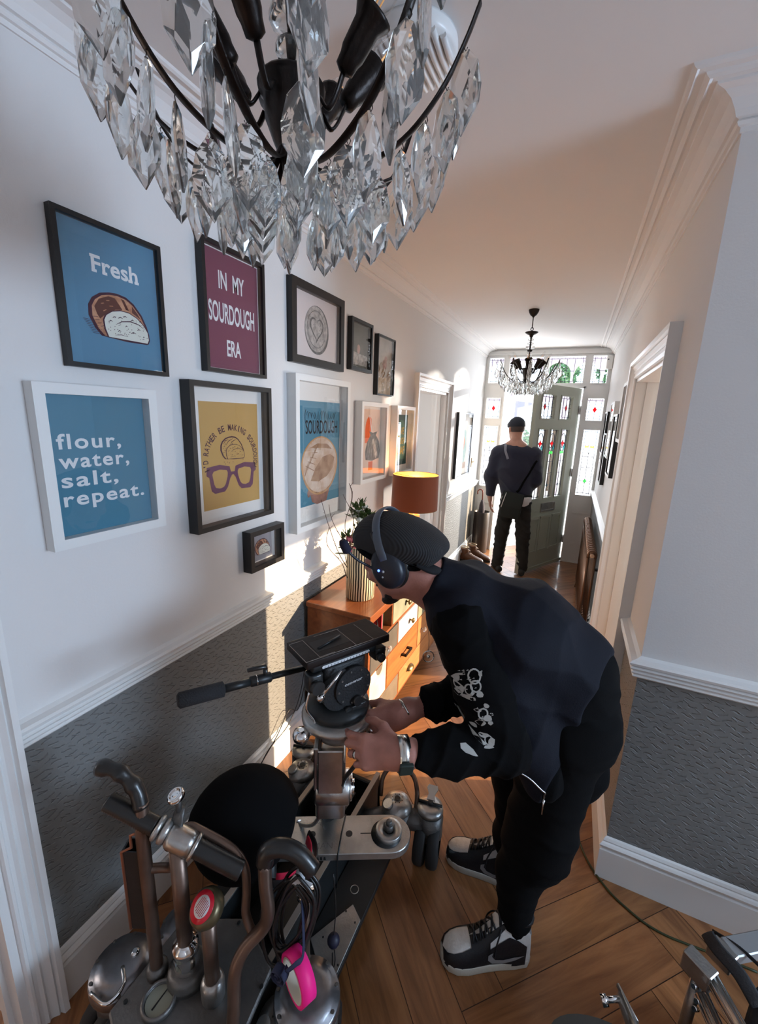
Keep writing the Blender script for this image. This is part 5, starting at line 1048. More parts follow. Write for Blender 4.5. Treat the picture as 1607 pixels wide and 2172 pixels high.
b = MB(); hc = V((-.525,.905,0)); b.lathe([(.045,.858),(.060,.865),(.068,.882),(.068,.900),(.088,.908),(.100,.916),(.101,.930),(.094,.936),(.001,.937)], Matrix.Translation(hc), 36); lh = b.obj('levelling_head', M_alu, dl)
for a in (.1, 2.2, 4.2):
    d_ = V((math.cos(a), math.sin(a), 0)); b = MB(); q = hc+d_*.112+V((0,0,.905)); b.cyl(hc+d_*.06+V((0,0,.895)), q, .010, n=10); b.lathe([(.008,-.02),(.022,-.014),(.024,-.002),(.020,.010),(.008,.014)], Matrix.Translation(q), 16); b.obj('levelling_knob', M_chrome, lh)
b = MB(); b.prism([(-.02,-.05),(.02,-.05),(.026,.06),(-.026,.06)], lambda a, b_, w_: hc+V((.075,.03,.87))+V((.8,.45,0)).normalized()*(a+.02)+V((-.45,.8,0)).normalized()*w_+V((0,0,b_-.02)), -.02, .02); b.obj('copper_block', mat('coppery_alloy', (.42,.26,.18), .35, .8), lh)
b = MB(); b.tube([hc+V((.085,-.02,.93)), hc+V((.10,-.04,.85)), hc+V((.06,-.05,.78)), hc+V((.03,-.055,.70))], .006, 8); b.tube(smooth_pts([hc+V((-.01,-.06,.94)), hc+V((-.012,-.075,.85)), hc+V((-.014,-.07,.76))],4), .005, 8); b.obj('hanging_cable', M_rub, lh)
b = MB(); P_ = smooth_pts([V((-.545,.87,.62)), V((-.60,.90,.50)), V((-.66,.93,.43)), V((-.70,.95,.40))], 4); b.tube(P_, .006, 8); b.tube([V((-.69,.945,.405)), V((-.745,.97,.375))], [.012,.009], 10); b.obj('tie_down_lever', M_alu, dl)
# ------------------------------------------------------------------ fluid head on top
fh = thing('fluid_head', 'black fluid tripod head with long pan handle bolted on the dolly column', 'tripod head', (-.525,.905,.937))
fu = V((.47,.88,0)).normalized(); fv = V((-fu.y, fu.x, 0)); f0 = V((-.530,.915,.938))
def HF(a, b_, w_): return f0 + fu*a + fv*b_ + V((0,0,w_))
Mh = Matrix(((fu.x,fv.x,0,f0.x),(fu.y,fv.y,0,f0.y),(0,0,1,f0.z),(0,0,0,1)))
b = MB(); b.lathe([(.088,0),(.090,.004),(.088,.020),(.070,.030),(.060,.034),(.001,.035)], Mh, 36); b.rbox(-.052,.052,-.042,.042,.03,.075,.014, Mh); hd = b.obj('base', M_dpaint, fh)
b = MB(); b.cyl(HF(-.02,-.055,.090), HF(-.02,.05,.090), .058, n=36); b.cyl(HF(.012,-.062,.095), HF(.012,-.05,.095), .056, n=36); b.rbox(-.07,.066,-.045,.045,.10,.165,.016, Mh); b.obj('drum', mat('black_crackle', (.012,.012,.013), .5, bump=.2, bscale=200), fh)
b = MB()
for k in range(9): a = .4+2*PI*k/9; b.cyl(HF(.012+.048*math.cos(a),-.0645,.095+.048*math.sin(a)), HF(.012+.048*math.cos(a),-.062,.095+.048*math.sin(a)), .0028, n=8)
b.obj('screws', M_steel, fh)
b = MB(); text_on(b, lambda u, v_, w_: HF(u, -.0630, v_+u*.05), 'oconnor', .010, .106, .0085, .056, off=.01); b.obj('maker_lettering', mat('silver_print', (.75,.75,.75), .4), fh)
b = MB(); b.cyl(HF(.02,-.075,.052), HF(.02,-.058,.052), .014, n=16); b.cyl(HF(.045,-.07,.03), HF(.045,-.05,.03), .013, n=16); b.cyl(HF(-.005,-.07,.028), HF(-.005,-.05,.028), .011, n=16); b.rbox(.0,.05,-.072,-.055,.015,.04,.004, Mh); b.obj('drag_knobs', M_rub, fh)
b = MB(); b.rbox(-.105,.098,-.045,.045,.165,.185,.006, Mh); tp_ = b.obj('tilt_platform', M_dpaint, fh)
b = MB(); b.prism([(-.075,.1702),(.070,.1702),(.073,.174),(.070,.178),(-.075,.178),(-.078,.174)], lambda a, b_, w_: HF(a,-w_,b_), .0450, .0462); sc_ = b.obj('scale_strip', mat('white_scale', (.72,.73,.75), .4), tp_)
b = MB()
for k in range(15): a = -.070+.0098*k; b.prism([(a,.171),(a+.0014,.171),(a+.0014,.175),(a,.175)], lambda p, q, w_: HF(p,-w_,q), .0463, .0467)
b.obj('scale_ticks', M_black, sc_)
M_plate = mat('worn_black_anodised', (.022,.016,.015), .35, .5, bump=.06)
b = MB(); b.rbox(-.125,.135,-.055,.065,.188,.208,.003, Mh); cpz = b.obj('camera_plate', M_plate, tp_, bevel=0)
b = MB(); b.prism([(-.080,-.024),(.025,-.024),(.025,.030),(-.080,.030)], lambda a, c_, w_: HF(a, c_, w_), .2081, .2086); b.obj('plate_slot', M_black, cpz)
b = MB()
for q in ([(-.125,-.050),(-.085,-.050),(-.085,.050),(-.125,.050),(-.125,-.050)], [(.025,-.050),(.025,.050)], [(.082,-.050),(.082,.050)], [(-.05,.052),(.03,.052)], [(-.085,-.047),(-.04,-.047)]):
    b.tube([HF(x, y, .2083) for x, y in q], .0009, 5)
b.tube([HF(.135,-.05,.208), HF(.135,.05,.208)], .0009, 5); b.tube([HF(-.125,-.05,.208), HF(.135,-.05,.208)], .0009, 5)
b.obj('worn_edges', M_edge, cpz)
b = MB(); b.cyl(HF(-.07,-.01,.2095), HF(.01,.01,.2135), .003, n=8); b.obj('screw_key', M_black, cpz)
b = MB(); b.rbox(.092,.128,-.052,-.012,.135,.172,.008, Mh); b.cyl(HF(.10,-.055,.152), HF(.10,-.07,.152), .012, n=14); b.obj('plate_release', M_dpaint, fh)
# pan handle
ph0 = HF(-.095,-.035,.135); b = MB(); b.rbox(-.118,-.075,-.055,-.015,.115,.165,.012, Mh); b.cyl(HF(-.10,-.055,.135), HF(-.10,-.07,.135), .018, n=18); b.obj('handle_clamp', M_rub, fh)
hp = [V((-.605,.850,1.072)), V((-.640,.735,1.095)), V((-.685,.660,1.100)), V((-.765,.588,1.090))]
ha = (V((-.768,.585,1.0895))-hp[0]).normalized(); hl = (V((-.768,.585,1.0895))-hp[0]).length
b = MB(); q = lambda s: hp[0]+ha*hl*s
b.tube([q(-.05), q(.45)], .0085, 14); b.tube([q(.28),q(.29),q(.45),q(.46)], [.010,.0135,.0135,.011], 16); b.tube([q(.45),q(.70)], .0105, 14); ph = b.obj('pan_handle', M_dpaint, fh)
b = MB(); b.tube([q(.66),q(.67),q(.985),q(1.0)], [.012,.0185,.0185,.013], 20); b.obj('foam_grip', mat('foam_grip', (.018,.018,.020), .9, bump=.3, bscale=300), ph)
b = MB(); b.tube([q(.405),q(.41)], .0142, 20); b.obj('silver_ring', M_chrome, ph)
b = MB(); b.cyl(q(.33), q(.33)+V((0,0,.030)), .006, n=10); b.tube([q(.33)+V((0,0,.028)), q(.33)+V((0,0,.034)), q(.33)+V((0,0,.034))+ha*.045], [.007,.007,.005], 10); b.obj('locking_lever', M_rub, ph)
b = MB(); b.tube([HF(-.09,-.06,.10), HF(-.03,-.066,.160)], [.005,.0035], 10); b.lathe([(.001,-.006),(.010,-.005),(.010,.005),(.001,.006)], TM(HF(-.09,-.062,.10), tuple(fv)), 16); b.obj('chrome_lever', M_chrome, fh)
b = MB(); R = [HF(-.105,-.03,.11), HF(-.115,-.03,.06), HF(-.095,-.03,.02), HF(-.090,-.03,.005)]; b.tube(smooth_pts(R,4), .0035, 8); b.obj('bail_wire', M_chrome, fh)
# ------------------------------------------------------------------ things hanging on the dolly
M_cab = mat('black_cable_jacket', (.010,.010,.011), .42, coat=.2)
cb = thing('cable_coil', 'bundle of black cable hanging from the right push bar', 'cable', (-.495,.64,.66)); rnd = random.Random(5)
for k in range(9):
    dx = rnd.uniform(-.02,.02); dy = rnd.uniform(-.015,.015); w_ = rnd.uniform(.018,.035); zt = .665+rnd.uniform(-.02,.02); zb = .42+rnd.uniform(-.04,.05)
    P_ = smooth_pts([(-.490+dx,.655+dy,zt),(-.475+dx+w_,.66+dy,zt-.05),(-.480+dx+w_,.65+dy,.55),(-.50+dx+w_,.635+dy,zb+.04),(-.515+dx,.625+dy,zb),(-.53+dx-w_*.4,.625+dy,zb+.04),(-.515+dx-w_,.63+dy,.55),(-.50+dx-w_*.6,.645+dy,zt-.04),(-.490+dx,.655+dy,zt)], 5)
    b = MB(); b.tube(P_, .0042, 7); b.obj('loop', M_cab, cb)
b = MB(); b.tube([V((-.49,.655,.66)), V((-.47,.665,.655))], .012, 10); b.rbox(-.025,.025,-.0008,.0008,-.014,.014,.0004, Matrix.Translation((-.468,.645,.66)) @ Matrix.Rotation(.4,4,'Z') @ Matrix.Rotation(.5,4,'Y')); b.obj('tag', mat('white_tag', (.55,.55,.56), .6), cb)
tz = V((-.437,.590,.470)); tax = V((-.42,-.885,.04)).normalized(); tr_ = thing('tape_roll', 'roll of fluorescent pink tape hanging on a navy strap at the dolly rear', 'tape', tz)
b = MB(); b.lathe([(.044,-.017),(.053,-.017),(.053,.017),(.044,.017),(.044,-.017)], TM(tz, tax), 40, cap=False); b.obj('tape', mat('fluorescent_pink_tape', (1.0,.012,.26), .55), tr_)
b = MB(); b.lathe([(.041,-.0175),(.0442,-.0175),(.0442,.0175),(.041,.0175),(.041,-.0175)], TM(tz, tax), 40, cap=False); b.obj('core', mat('card_core', (.62,.57,.48), .8), tr_)
sp2 = thing('strap', 'coiled navy webbing strap threaded through the pink tape roll', 'strap', (-.475,.575,.50))
b = MB(); c = V((-.468,.572,.500)); b.tube([c+V(((.004+.0011*k)*math.cos(k*.8), -.012, (.004+.0011*k)*math.sin(k*.8))) for k in range(18)], .0115, 8, flat=.12, up=(0,1,0)); b.tube(smooth_pts([c+V((.015,-.01,.01)), c+V((.035,.005,.03)), V((-.43,.60,.53)), V((-.46,.64,.60)), V((-.48,.66,.65))],4), .007, 8, flat=.25); b.obj('webbing', mat('navy_webbing', (.02,.025,.06), .8), sp2)
bc = thing('plug', 'small dark plug on a cord hanging over the metal foot plate', 'plug', (-.452,.77,.32)); b = MB(); b.sphere((-.452,.775,.30), .018, 14, sc=(1,1,1.1)); b.obj('body', mat('navy_rubber', (.012,.012,.03), .5), bc); b = MB(); b.tube(smooth_pts([(-.452,.775,.31),(-.455,.79,.40),(-.47,.80,.50)],4), .0018, 6); b.tube(smooth_pts([(-.452,.775,.29),(-.44,.765,.25),(-.445,.76,.22),(-.452,.77,.26)],4), .0018, 6); b.obj('cord', M_cab, bc)
b = MB(); b.tube(smooth_pts([(-1.165,1.26,.10),(-1.165,1.36,.17),(-1.16,1.50,.20),(-1.165,1.62,.32),(-1.165,1.69,.60)],6), .0022, 6); o = b.obj('lamp_cable', M_cab); tag(o, 'thin dark cable running up from the skirting behind the sideboard', 'cable')
b = MB(); b.tube(smooth_pts([(-1.168,1.28,.12),(-1.168,1.42,.19),(-1.168,1.52,.27),(-1.165,1.60,.23),(-1.165,1.68,.40)],6), .0022, 6); o = b.obj('lamp_cable', M_cab); tag(o, 'second thin cable looping against the sunlit skirting', 'cable')
# green-black cable on the floor
b = MB(); b.tube(smooth_pts([(.10,2.35,.004),(.17,2.1,.004),(.185,1.93,.004),(.196,1.80,.004),(.222,1.68,.004),(.262,1.60,.004),(.32,1.535,.004),(.379,1.498,.004),(.43,1.475,.004),(.49,1.465,.004),(.56,1.468,.004),(.64,1.475,.004),(.75,1.48,.004)],6), .0038, 8); o = b.obj('floor_cable', mat('olive_cable', (.035,.045,.015), .5)); tag(o, 'thin olive cable snaking over the floor around the wall corner', 'cable')
# ------------------------------------------------------------------ equipment stand and bag at the bottom right corner
eq = thing('folding_trolley', 'folded aluminium trolley frame with ribbed tubes in the bottom right corner', 'trolley', (.56,1.16,0))
b = MB(); b.box(-.035,.035,-.02,.02,.0,.06, Matrix.Translation((.478,1.165,.27)) @ Matrix.Rotation(-.7,4,'Z')); b.box(-.03,.03,-.02,.02,.0,.05, Matrix.Translation((.555,1.255,.25)) @ Matrix.Rotation(-.7,4,'Z')); b.obj('hinge_block', M_alu, eq, bevel=.003)
b = MB(); b.box(.0,.5,-.025,.025,.0,.035, Matrix.Translation((.57,1.27,.26)) @ Matrix.Rotation(.60,4,'Z')); b.obj('top_rail', mat('grey_rail', (.42,.43,.44), .4, .5), eq, bevel=.003)
for (p, q) in (((.500,1.150,.31),(.70,.78,.25)), ((.480,1.125,.27),(.62,.80,.20))):
    b = MB(); p, q = V(p), V(q); b.tube([p, q], .017, 16); t_ = b.obj('tube', M_alu, eq); b = MB(); dd = (q-p).normalized()
    for k in range(10): a = 2*PI*k/10; F_ = frame_of(dd); e_ = F_ @ V((.0175*math.cos(a), .0175*math.sin(a), 0)); b.tube([p+e_, q+e_], .0018, 5)
    b.obj('ribs', M_steel, t_)
b = MB()
for p in ((.468,1.128,.285),(.474,1.110,.265),(.492,1.128,.275),(.470,1.10,.25)): b.cyl(V(p), V(p)+V((-.01,-.008,.006)), .006, n=8)
b.obj('bolts', M_chrome, eq)
for P_ in ([(.478,1.16,.29),(.478,1.16,.0)], [(.98,1.56,.27),(.98,1.50,.0)], [(.70,.78,.25),(.72,.76,.0)]): b = MB(); b.tube(P_, .014, 12); b.obj('leg', M_alu, eq)
bg = thing('equipment_bag', 'black padded equipment bag slung on the folded trolley at the right edge', 'bag', (.68,1.12,0))
b = MB(); b.rbox(-.16,.16,-.22,.15,0,.30,.06, Matrix.Translation((.715,1.045,.0)) @ Matrix.Rotation(-.45,4,'Z')); b.obj('body', mat('black_nylon', (.008,.008,.009), .85, bump=.25, bscale=25), bg)
b = MB(); b.tube(smooth_pts([(.60,1.14,.30),(.57,1.19,.315),(.535,1.235,.31),(.525,1.285,.29),(.55,1.31,.25),(.60,1.30,.18)],5), .018, 8, flat=.16, up=(.6,.6,.5)); b.tube(smooth_pts([(.545,1.31,.28),(.60,1.28,.295),(.66,1.24,.29)],4), .007, 8, flat=.4); b.obj('strap', mat('dark_grey_strap', (.03,.03,.033), .8, bump=.3, bscale=200), bg)
cs = thing('bracket_clamp', 'dark rounded bracket with a bright metal arm at the bottom edge', 'clamp', (.27,.93,.20))
b = MB(); pl_ = [(.10*math.cos(a)*1.2, .10*math.sin(a)) for a in [PI*k/14 for k in range(15)]]; Mq = Matrix.Translation((.235,.865,.28)) @ Matrix.Rotation(.3,4,'Z') @ Matrix.Rotation(-.5,4,'X'); b.prism([(-.12,-.2)]+[(x,y) for x, y in pl_][::-1]+[(.12,-.2)], lambda a, c_, w_: Mq @ V((a, c_, w_)), -.02, .02); b.obj('plate', mat('dark_green_black_paint', (.008,.014,.013), .4), cs)
b = MB(); b.tube([V((.275,1.005,.30)), V((.275,.995,.31)), V((.335,.80,.36))], [.012,.016,.03], 12, flat=.35); b.tube([V((.27,1.015,.315)), V((.305,.945,.33))], .007, 8, flat=.6); b.obj('arm', M_alu, cs)
b = MB(); b.cyl((.235,.975,.30),(.275,.99,.31),.007,n=10); b.cyl((.232,.973,.298),(.245,.978,.302),.013,n=12); b.obj('knob', M_chrome, cs)
b = MB(); b.tube([V((.25,.86,.25)), V((.26,.84,.0))], .02, 10); b.obj('post', M_dpaint, cs)
# ------------------------------------------------------------------ bodies and clothes: smooth-blended limbs meshed as one surface
class SDF:
    def __init__(s, lo, hi, h, k=.02):
        s.lo = np.array(lo, float); s.h = h; s.k = k; s.n = np.ceil((np.array(hi)-s.lo)/h).astype(int)+1
        s.D = np.full(s.n, 1.0, np.float32)
    def _win(s, a, b, pad):
        i0 = np.maximum(np.floor((np.minimum(a, b)-pad-s.lo)/s.h).astype(int), 0); i1 = np.minimum(np.ceil((np.maximum(a, b)+pad-s.lo)/s.h).astype(int)+1, s.n)
        if (i1 <= i0).any(): return None
        sl = tuple(slice(i0[q], i1[q]) for q in range(3))
        ax = [s.lo[q]+s.h*np.arange(i0[q], i1[q]) for q in range(3)]
        return sl, np.meshgrid(*ax, indexing='ij')
    def _mix(s, sl, d, k, sub=False):
        D = s.D[sl]
        if sub: s.D[sl] = np.maximum(D, -d); return
        h = np.clip(.5+.5*(D-d)/k, 0, 1); s.D[sl] = D*(1-h)+d*h-k*h*(1-h)
    def cap(s, a, b, ra, rb=None, side=None, ks=1., k=None, sub=False):
        a = np.array(a, float); b = np.array(b, float); rb = ra if rb is None else rb; k = k or s.k
        w_ = s._win(a, b, max(ra, rb)*max(ks, 1)+k+2*s.h)
        if w_ is None: return s
        sl, (X, Y, Z) = w_; X = X-a[0]; Y = Y-a[1]; Z = Z-a[2]; ba = b-a
        if side is not None:
            sd = np.array(side, float); sd /= np.linalg.norm(sd); c = X*sd[0]+Y*sd[1]+Z*sd[2]; f = c*(1-1/ks); X = X-sd[0]*f; Y = Y-sd[1]*f; Z = Z-sd[2]*f
            cb = ba@sd; ba = ba-sd*cb*(1-1/ks)
        L2 = max(ba@ba, 1e-12); t = np.clip((X*ba[0]+Y*ba[1]+Z*ba[2])/L2, 0, 1)
        d = np.sqrt((X-ba[0]*t)**2+(Y-ba[1]*t)**2+(Z-ba[2]*t)**2) - (ra+(rb-ra)*t)
        s._mix(sl, d.astype(np.float32), k, sub); return s
    def ell(s, c, r, R=None, k=None, sub=False):
        c = np.array(c, float); r = np.array(r, float); k = k or s.k; m = r.max()
        w_ = s._win(c, c, m+k+2*s.h)
        if w_ is None: return s
        sl, (X, Y, Z) = w_; X = X-c[0]; Y = Y-c[1]; Z = Z-c[2]
        if R is not None: R = np.array(R, float); X, Y, Z = (X*R[0][0]+Y*R[0][1]+Z*R[0][2], X*R[1][0]+Y*R[1][1]+Z*R[1][2], X*R[2][0]+Y*R[2][1]+Z*R[2][2])
        k0 = np.sqrt((X/r[0])**2+(Y/r[1])**2+(Z/r[2])**2); k1 = np.sqrt((X/r[0]**2)**2+(Y/r[1]**2)**2+(Z/r[2]**2)**2)+1e-9
        s._mix(sl, (k0*(k0-1)/k1).astype(np.float32), k, sub); return s
    def cut(s, p, n):
        """remove everything on the +n side of the plane"""
        p = np.array(p, float); n = np.array(n, float); n /= np.linalg.norm(n)
        ax = [s.lo[q]+s.h*np.arange(s.n[q]) for q in range(3)]
        s.D = np.maximum(s.D, ((ax[0]-p[0])*n[0])[:, None, None]+((ax[1]-p[1])*n[1])[None, :, None]+((ax[2]-p[2])*n[2])[None, None, :]).astype(np.float32); return s
    def mesh(s, name, m, parent=None, disp=None, relax=1):
        D = s.D; S = D < 0; C = np.zeros(s.n-1, np.uint8)
        for i in (0, 1):
            for j in (0, 1):
                for k in (0, 1): C += S[i:s.n[0]-1+i, j:s.n[1]-1+j, k:s.n[2]-1+k]
        A = np.argwhere((C > 0) & (C < 8)); idm = np.full(s.n-1, -1, np.int32); idm[A[:, 0], A[:, 1], A[:, 2]] = np.arange(len(A))
        cs = [(i, j, k) for i in (0, 1) for j in (0, 1) for k in (0, 1)]
        val = {c: D[A[:, 0]+c[0], A[:, 1]+c[1], A[:, 2]+c[2]] for c in cs}; P = np.zeros((len(A), 3)); N = np.zeros(len(A))
        for c in cs:
            for q in range(3):
                if c[q]: continue
                e = list(c); e[q] = 1; e = tuple(e); v0, v1 = val[c], val[e]; msk = (v0 < 0) != (v1 < 0); t = np.where(msk, v0/(v0-v1+1e-12), 0)
                pt = np.tile(np.array(c, float), (len(A), 1)); pt[:, q] += t; P += pt*msk[:, None]; N += msk
        V = (A+P/N[:, None])*s.h+s.lo; F = []
        for q in range(3):
            a = [slice(None)]*3; b = [slice(None)]*3; a[q] = slice(0, -1); b[q] = slice(1, None)
            E = np.argwhere(S[tuple(a)] != S[tuple(b)]); o = [r for r in range(3) if r != q]
            E = E[(E[:, o[0]] > 0) & (E[:, o[1]] > 0) & (E[:, o[0]] < s.n[o[0]]-1) & (E[:, o[1]] < s.n[o[1]]-1)]
            def g(d0, d1):
                I = E.copy(); I[:, o[0]] -= d0; I[:, o[1]] -= d1; return idm[I[:, 0], I[:, 1], I[:, 2]]
            Q = np.stack([g(0, 0), g(1, 0), g(1, 1), g(0, 1)], 1); ins = S[E[:, 0], E[:, 1], E[:, 2]]
            fl = ins if q != 1 else ~ins; Q[~fl] = Q[~fl][:, ::-1]; F.append(Q[(Q >= 0).all(1)])
        F = np.concatenate(F)
        nb = np.zeros_like(V); cn = np.zeros(len(V))
        for _ in range(relax):
            nb[:] = 0; cn[:] = 0
            for i in range(4):
                j = (i+1) % 4; np.add.at(nb, F[:, i], V[F[:, j]]); np.add.at(nb, F[:, j], V[F[:, i]]); np.add.at(cn, F[:, i], 1); np.add.at(cn, F[:, j], 1)
            V = V*.45+.55*nb/np.maximum(cn, 1)[:, None]
        if disp is not None:
            nr = np.zeros_like(V); a = V[F[:, 2]]-V[F[:, 0]]; b = V[F[:, 3]]-V[F[:, 1]]; fn = np.cross(a, b)
            for i in range(4): np.add.at(nr, F[:, i], fn)
            nr /= np.linalg.norm(nr, axis=1)[:, None]+1e-9; V = V+nr*disp(V)[:, None]
        me = bpy.data.meshes.new(name); me.vertices.add(len(V)); me.vertices.foreach_set('co', V.astype(np.float32).ravel())
        me.loops.add(len(F)*4); me.loops.foreach_set('vertex_index', F.astype(np.int32).ravel()); me.polygons.add(len(F))
        me.polygons.foreach_set('loop_start', np.arange(0, len(F)*4, 4, dtype=np.int32)); me.polygons.foreach_set('loop_total', np.full(len(F), 4, np.int32))
        me.polygons.foreach_set('use_smooth', np.ones(len(F), bool)); me.update(calc_edges=True); me.validate()
        for mm in (m if isinstance(m, (list, tuple)) else [m]): me.materials.append(mm)
        return link(name, me, parent)
def folds(seed, amp, specs):
    """cloth creases: sharpened waves along given directions, warped"""
    rg = np.random.RandomState(seed); ph = rg.uniform(0, 6.28, (len(specs), 4))
    def f(V):
        o = np.zeros(len(V)); W = .02*np.stack([np.sin(V[:, 1]*23+ph[0, 0])+np.sin(V[:, 2]*17), np.sin(V[:, 2]*19+ph[0, 1])+np.sin(V[:, 0]*21), np.sin(V[:, 0]*25+ph[0, 2])+np.sin(V[:, 1]*15)], 1); U = V+W
        for i, (d, fr, a) in enumerate(specs):
            d = np.array(d, float); d /= np.linalg.norm(d); t = U@d*fr+ph[i, 3]; o += a*((1-np.abs(np.sin(t)))**1.6-.35)*(.6+.4*np.sin(U[:, 0]*11+U[:, 2]*13+ph[i, 1]))
        return o*amp
    return f
from mathutils.bvhtree import BVHTree
def bvh_of(o): me = o.data; return BVHTree.FromPolygons([v.co.copy() for v in me.vertices], [tuple(p.vertices) for p in me.polygons])
def decal(name, bv, F, polys, m, parent, n, lift=.0012, sub=.006):
    """flat drawing F(u,v) wrapped on a surface by casting along -n"""
    b = MB(); n = Vector(n).normalized()
    for poly in polys:
        P = []
        for i in range(len(poly)):
            a, c = Vector(poly[i]), Vector(poly[(i+1) % len(poly)]); k = max(1, int((c-a).length/sub)); P += [a.lerp(c, j/k) for j in range(k)]
        pts = []
        for q in P:
            o = F(q.x, q.y); h = bv.ray_cast(o+n*.25, -n); h = h[0] if h[0] is not None else bv.find_nearest(o)[0]; pts.append(h+n*lift)
        b.add(pts, [tuple(range(len(pts)))])
    return b.obj(name, m, parent)
def hand(s, W, h, l, n, sc=1., curl=(35,55,35), spread=.10, k=.009, thumb=(.55,.75,.1), splay=None):
    """W wrist, h towards the knuckles, l towards the thumb side, n out of the back of the hand"""
    W = np.array(W, float); h = np.array(h, float); h /= np.linalg.norm(h); n = np.array(n, float); n -= h*(n@h); n /= np.linalg.norm(n); l2 = np.cross(n, h); l = l2 if l2@np.array(l) > 0 else -l2
    P = lambda a, b, c: W+(h*a+l*b+n*c)*sc
    s.cap(P(-.02,0,0), P(.02,0,0), .026*sc, .027*sc, side=l, ks=1.25, k=.02)
    for b_, e_ in ((-.030,-.030),(-.010,-.011),(.010,.010),(.026,.028)): s.cap(P(.012,b_*.65,0), P(.088-.004*abs(b_)*100*.3,e_,.002), .0155*sc, .0125*sc, k=.016)
    s.cap(P(.02,.012,-.012), P(.05,.030,-.012), .017*sc, .013*sc, k=.015)
    tips = []
    for i, (b0, Ls, r) in enumerate(((.030,(.043,.026,.021),.0092),(.010,(.048,.030,.022),.0095),(-.011,(.045,.028,.021),.0090),(-.031,(.036,.021,.019),.0080))):
        a0 = (.090,.094,.090,.082)[i]; p = P(a0, b0, .003); ang = 0; sp_ = spread*(1.5-i)/1.5; c_ = curl if not splay else tuple(q*splay[i] for q in curl)
        for j in range(3):
            ang += math.radians(c_[j]); d = h*math.cos(ang)-n*math.sin(ang)+l*math.sin(sp_)*math.cos(ang)*.8; d /= np.linalg.norm(d); q = p+d*Ls[j]*sc
            s.cap(p, q, (r-.0006*j)*sc, (r-.0006*(j+1))*sc, k=.005 if j else .009); p = q
        tips.append((p, d))
    t0 = P(.022,.022,-.008); d1 = h*thumb[0]+l*thumb[1]-n*thumb[2]; d1 /= np.linalg.norm(d1); t1 = t0+d1*.042*sc; d2 = h*(thumb[0]+.45)+l*thumb[1]*.55-n*(thumb[2]+.25); d2 /= np.linalg.norm(d2); t2 = t1+d2*.032*sc; d3 = h*(thumb[0]+.7)+l*thumb[1]*.2-n*(thumb[2]+.3); d3 /= np.linalg.norm(d3); t3 = t2+d3*.025*sc
    s.cap(t0, t1, .0165*sc, .0125*sc, k=.014); s.cap(t1, t2, .0115*sc, .0105*sc, k=.006); s.cap(t2, t3, .0105*sc, .0085*sc, k=.005)
    return tips
M_skin = mat('skin', (.45,.20,.155), .5, bump=.10, bscale=180, var=.22, vscale=22, sub=.08); M_skin2 = mat('lighter_skin', (.50,.26,.19), .55, var=.15, vscale=25)  # second skin is a lighter tone for the man at the door
M_vest = mat('navy_black_vest', (.0075,.0088,.0150), .8, bump=.12, bscale=260, spec=.2); M_slv = mat('black_sweat_cotton', (.0025,.0025,.003), .95, bump=.1, bscale=300, spec=.15); M_trs = mat('black_trouser_cloth', (.0028,.0028,.0032), .95, bump=.1, bscale=300, spec=.15)
M_capw = mat('charcoal_rib_knit', (.022,.022,.024), .9); nt = M_capw.node_tree; tc = node(nt, 'ShaderNodeTexCoord'); wv = node(nt, 'ShaderNodeTexWave'); wv.bands_direction = 'Y'; wv.inputs['Scale'].default_value = 55; wv.inputs['Distortion'].default_value = .15; mp = node(nt, 'ShaderNodeMapping'); mp.inputs['Rotation'].default_value = (0,0,.35); nt.links.new(tc.outputs['Object'], mp.inputs[0]); nt.links.new(mp.outputs[0], wv.inputs[0]); bp = node(nt, 'ShaderNodeBump'); bp.inputs['Strength'].default_value = .45; bp.inputs['Distance'].default_value = .003; nt.links.new(wv.outputs['Fac'], bp.inputs['Height']); nt.links.new(bp.outputs['Normal'], nt.nodes['Principled BSDF'].inputs['Normal'])
M_hair = mat('dark_hair', (.012,.009,.008), .7, bump=.6, bscale=220)
# ---- the man bending over the dolly
m1 = thing('person', 'person in black bending over the camera dolly with flat cap and headset', 'person', (0,1.28,0))
hC = np.array([-.430,1.075,1.355]); f_ = np.array([-.866,.0,-.5]); u_ = np.array([-.5,0,.866]); e_ = np.array([0,-1.,0])
HL = lambda a, b_, c: hC+f_*a+e_*b_+u_*c
Lsh, Rsh, Lel, Lwr = (-.225,1.035,1.205), (-.245,1.315,1.215), (-.080,1.005,.915), (-.305,.842,.932)
Rel, Rwr = (-.120,1.255,.945), (-.352,.968,.944)
s = SDF((-.60,.70,.05), (.30,1.58,1.52), .0042, .03)
s.ell(HL(-.010,0,.022), (.094,.077,.086), (f_,e_,u_)); s.ell(HL(.035,0,-.030), (.058,.058,.072), (f_,e_,u_)); s.cap(HL(.02,.045,-.045), HL(.070,.012,-.088), .024, .020, k=.025); s.cap(HL(.02,-.045,-.045), HL(.070,-.012,-.088), .024, .020, k=.025); s.cap(HL(.068,.008,-.090), HL(.068,-.008,-.090), .020, k=.02)
s.cap(HL(.084,0,.018), HL(.112,0,-.020), .010, .012, k=.012); s.ell(HL(.106,.011,-.026), (.010,.009,.008), k=.006); s.ell(HL(.106,-.011,-.026), (.010,.009,.008), k=.006)
for sg in (1, -1):
    s.cap(HL(.086,.016*sg,.026), HL(.072,.045*sg,.026), .010, .008, k=.014); s.ell(HL(.082,.030*sg,.010), (.014,.017,.012), (f_,e_,u_), k=.006, sub=False); s.ell(HL(.066,.045*sg,-.018), (.022,.020,.018), (f_,e_,u_), k=.02)
    s.ell(HL(-.008,.078*sg,-.004), (.020,.010,.032), (f_,e_,u_), k=.006)
s.cap(HL(.088,.016,-.056), HL(.088,-.016,-.056), .0075, k=.006); s.cap(HL(.086,.013,-.066), HL(.086,-.013,-.066), .0085, k=.006)
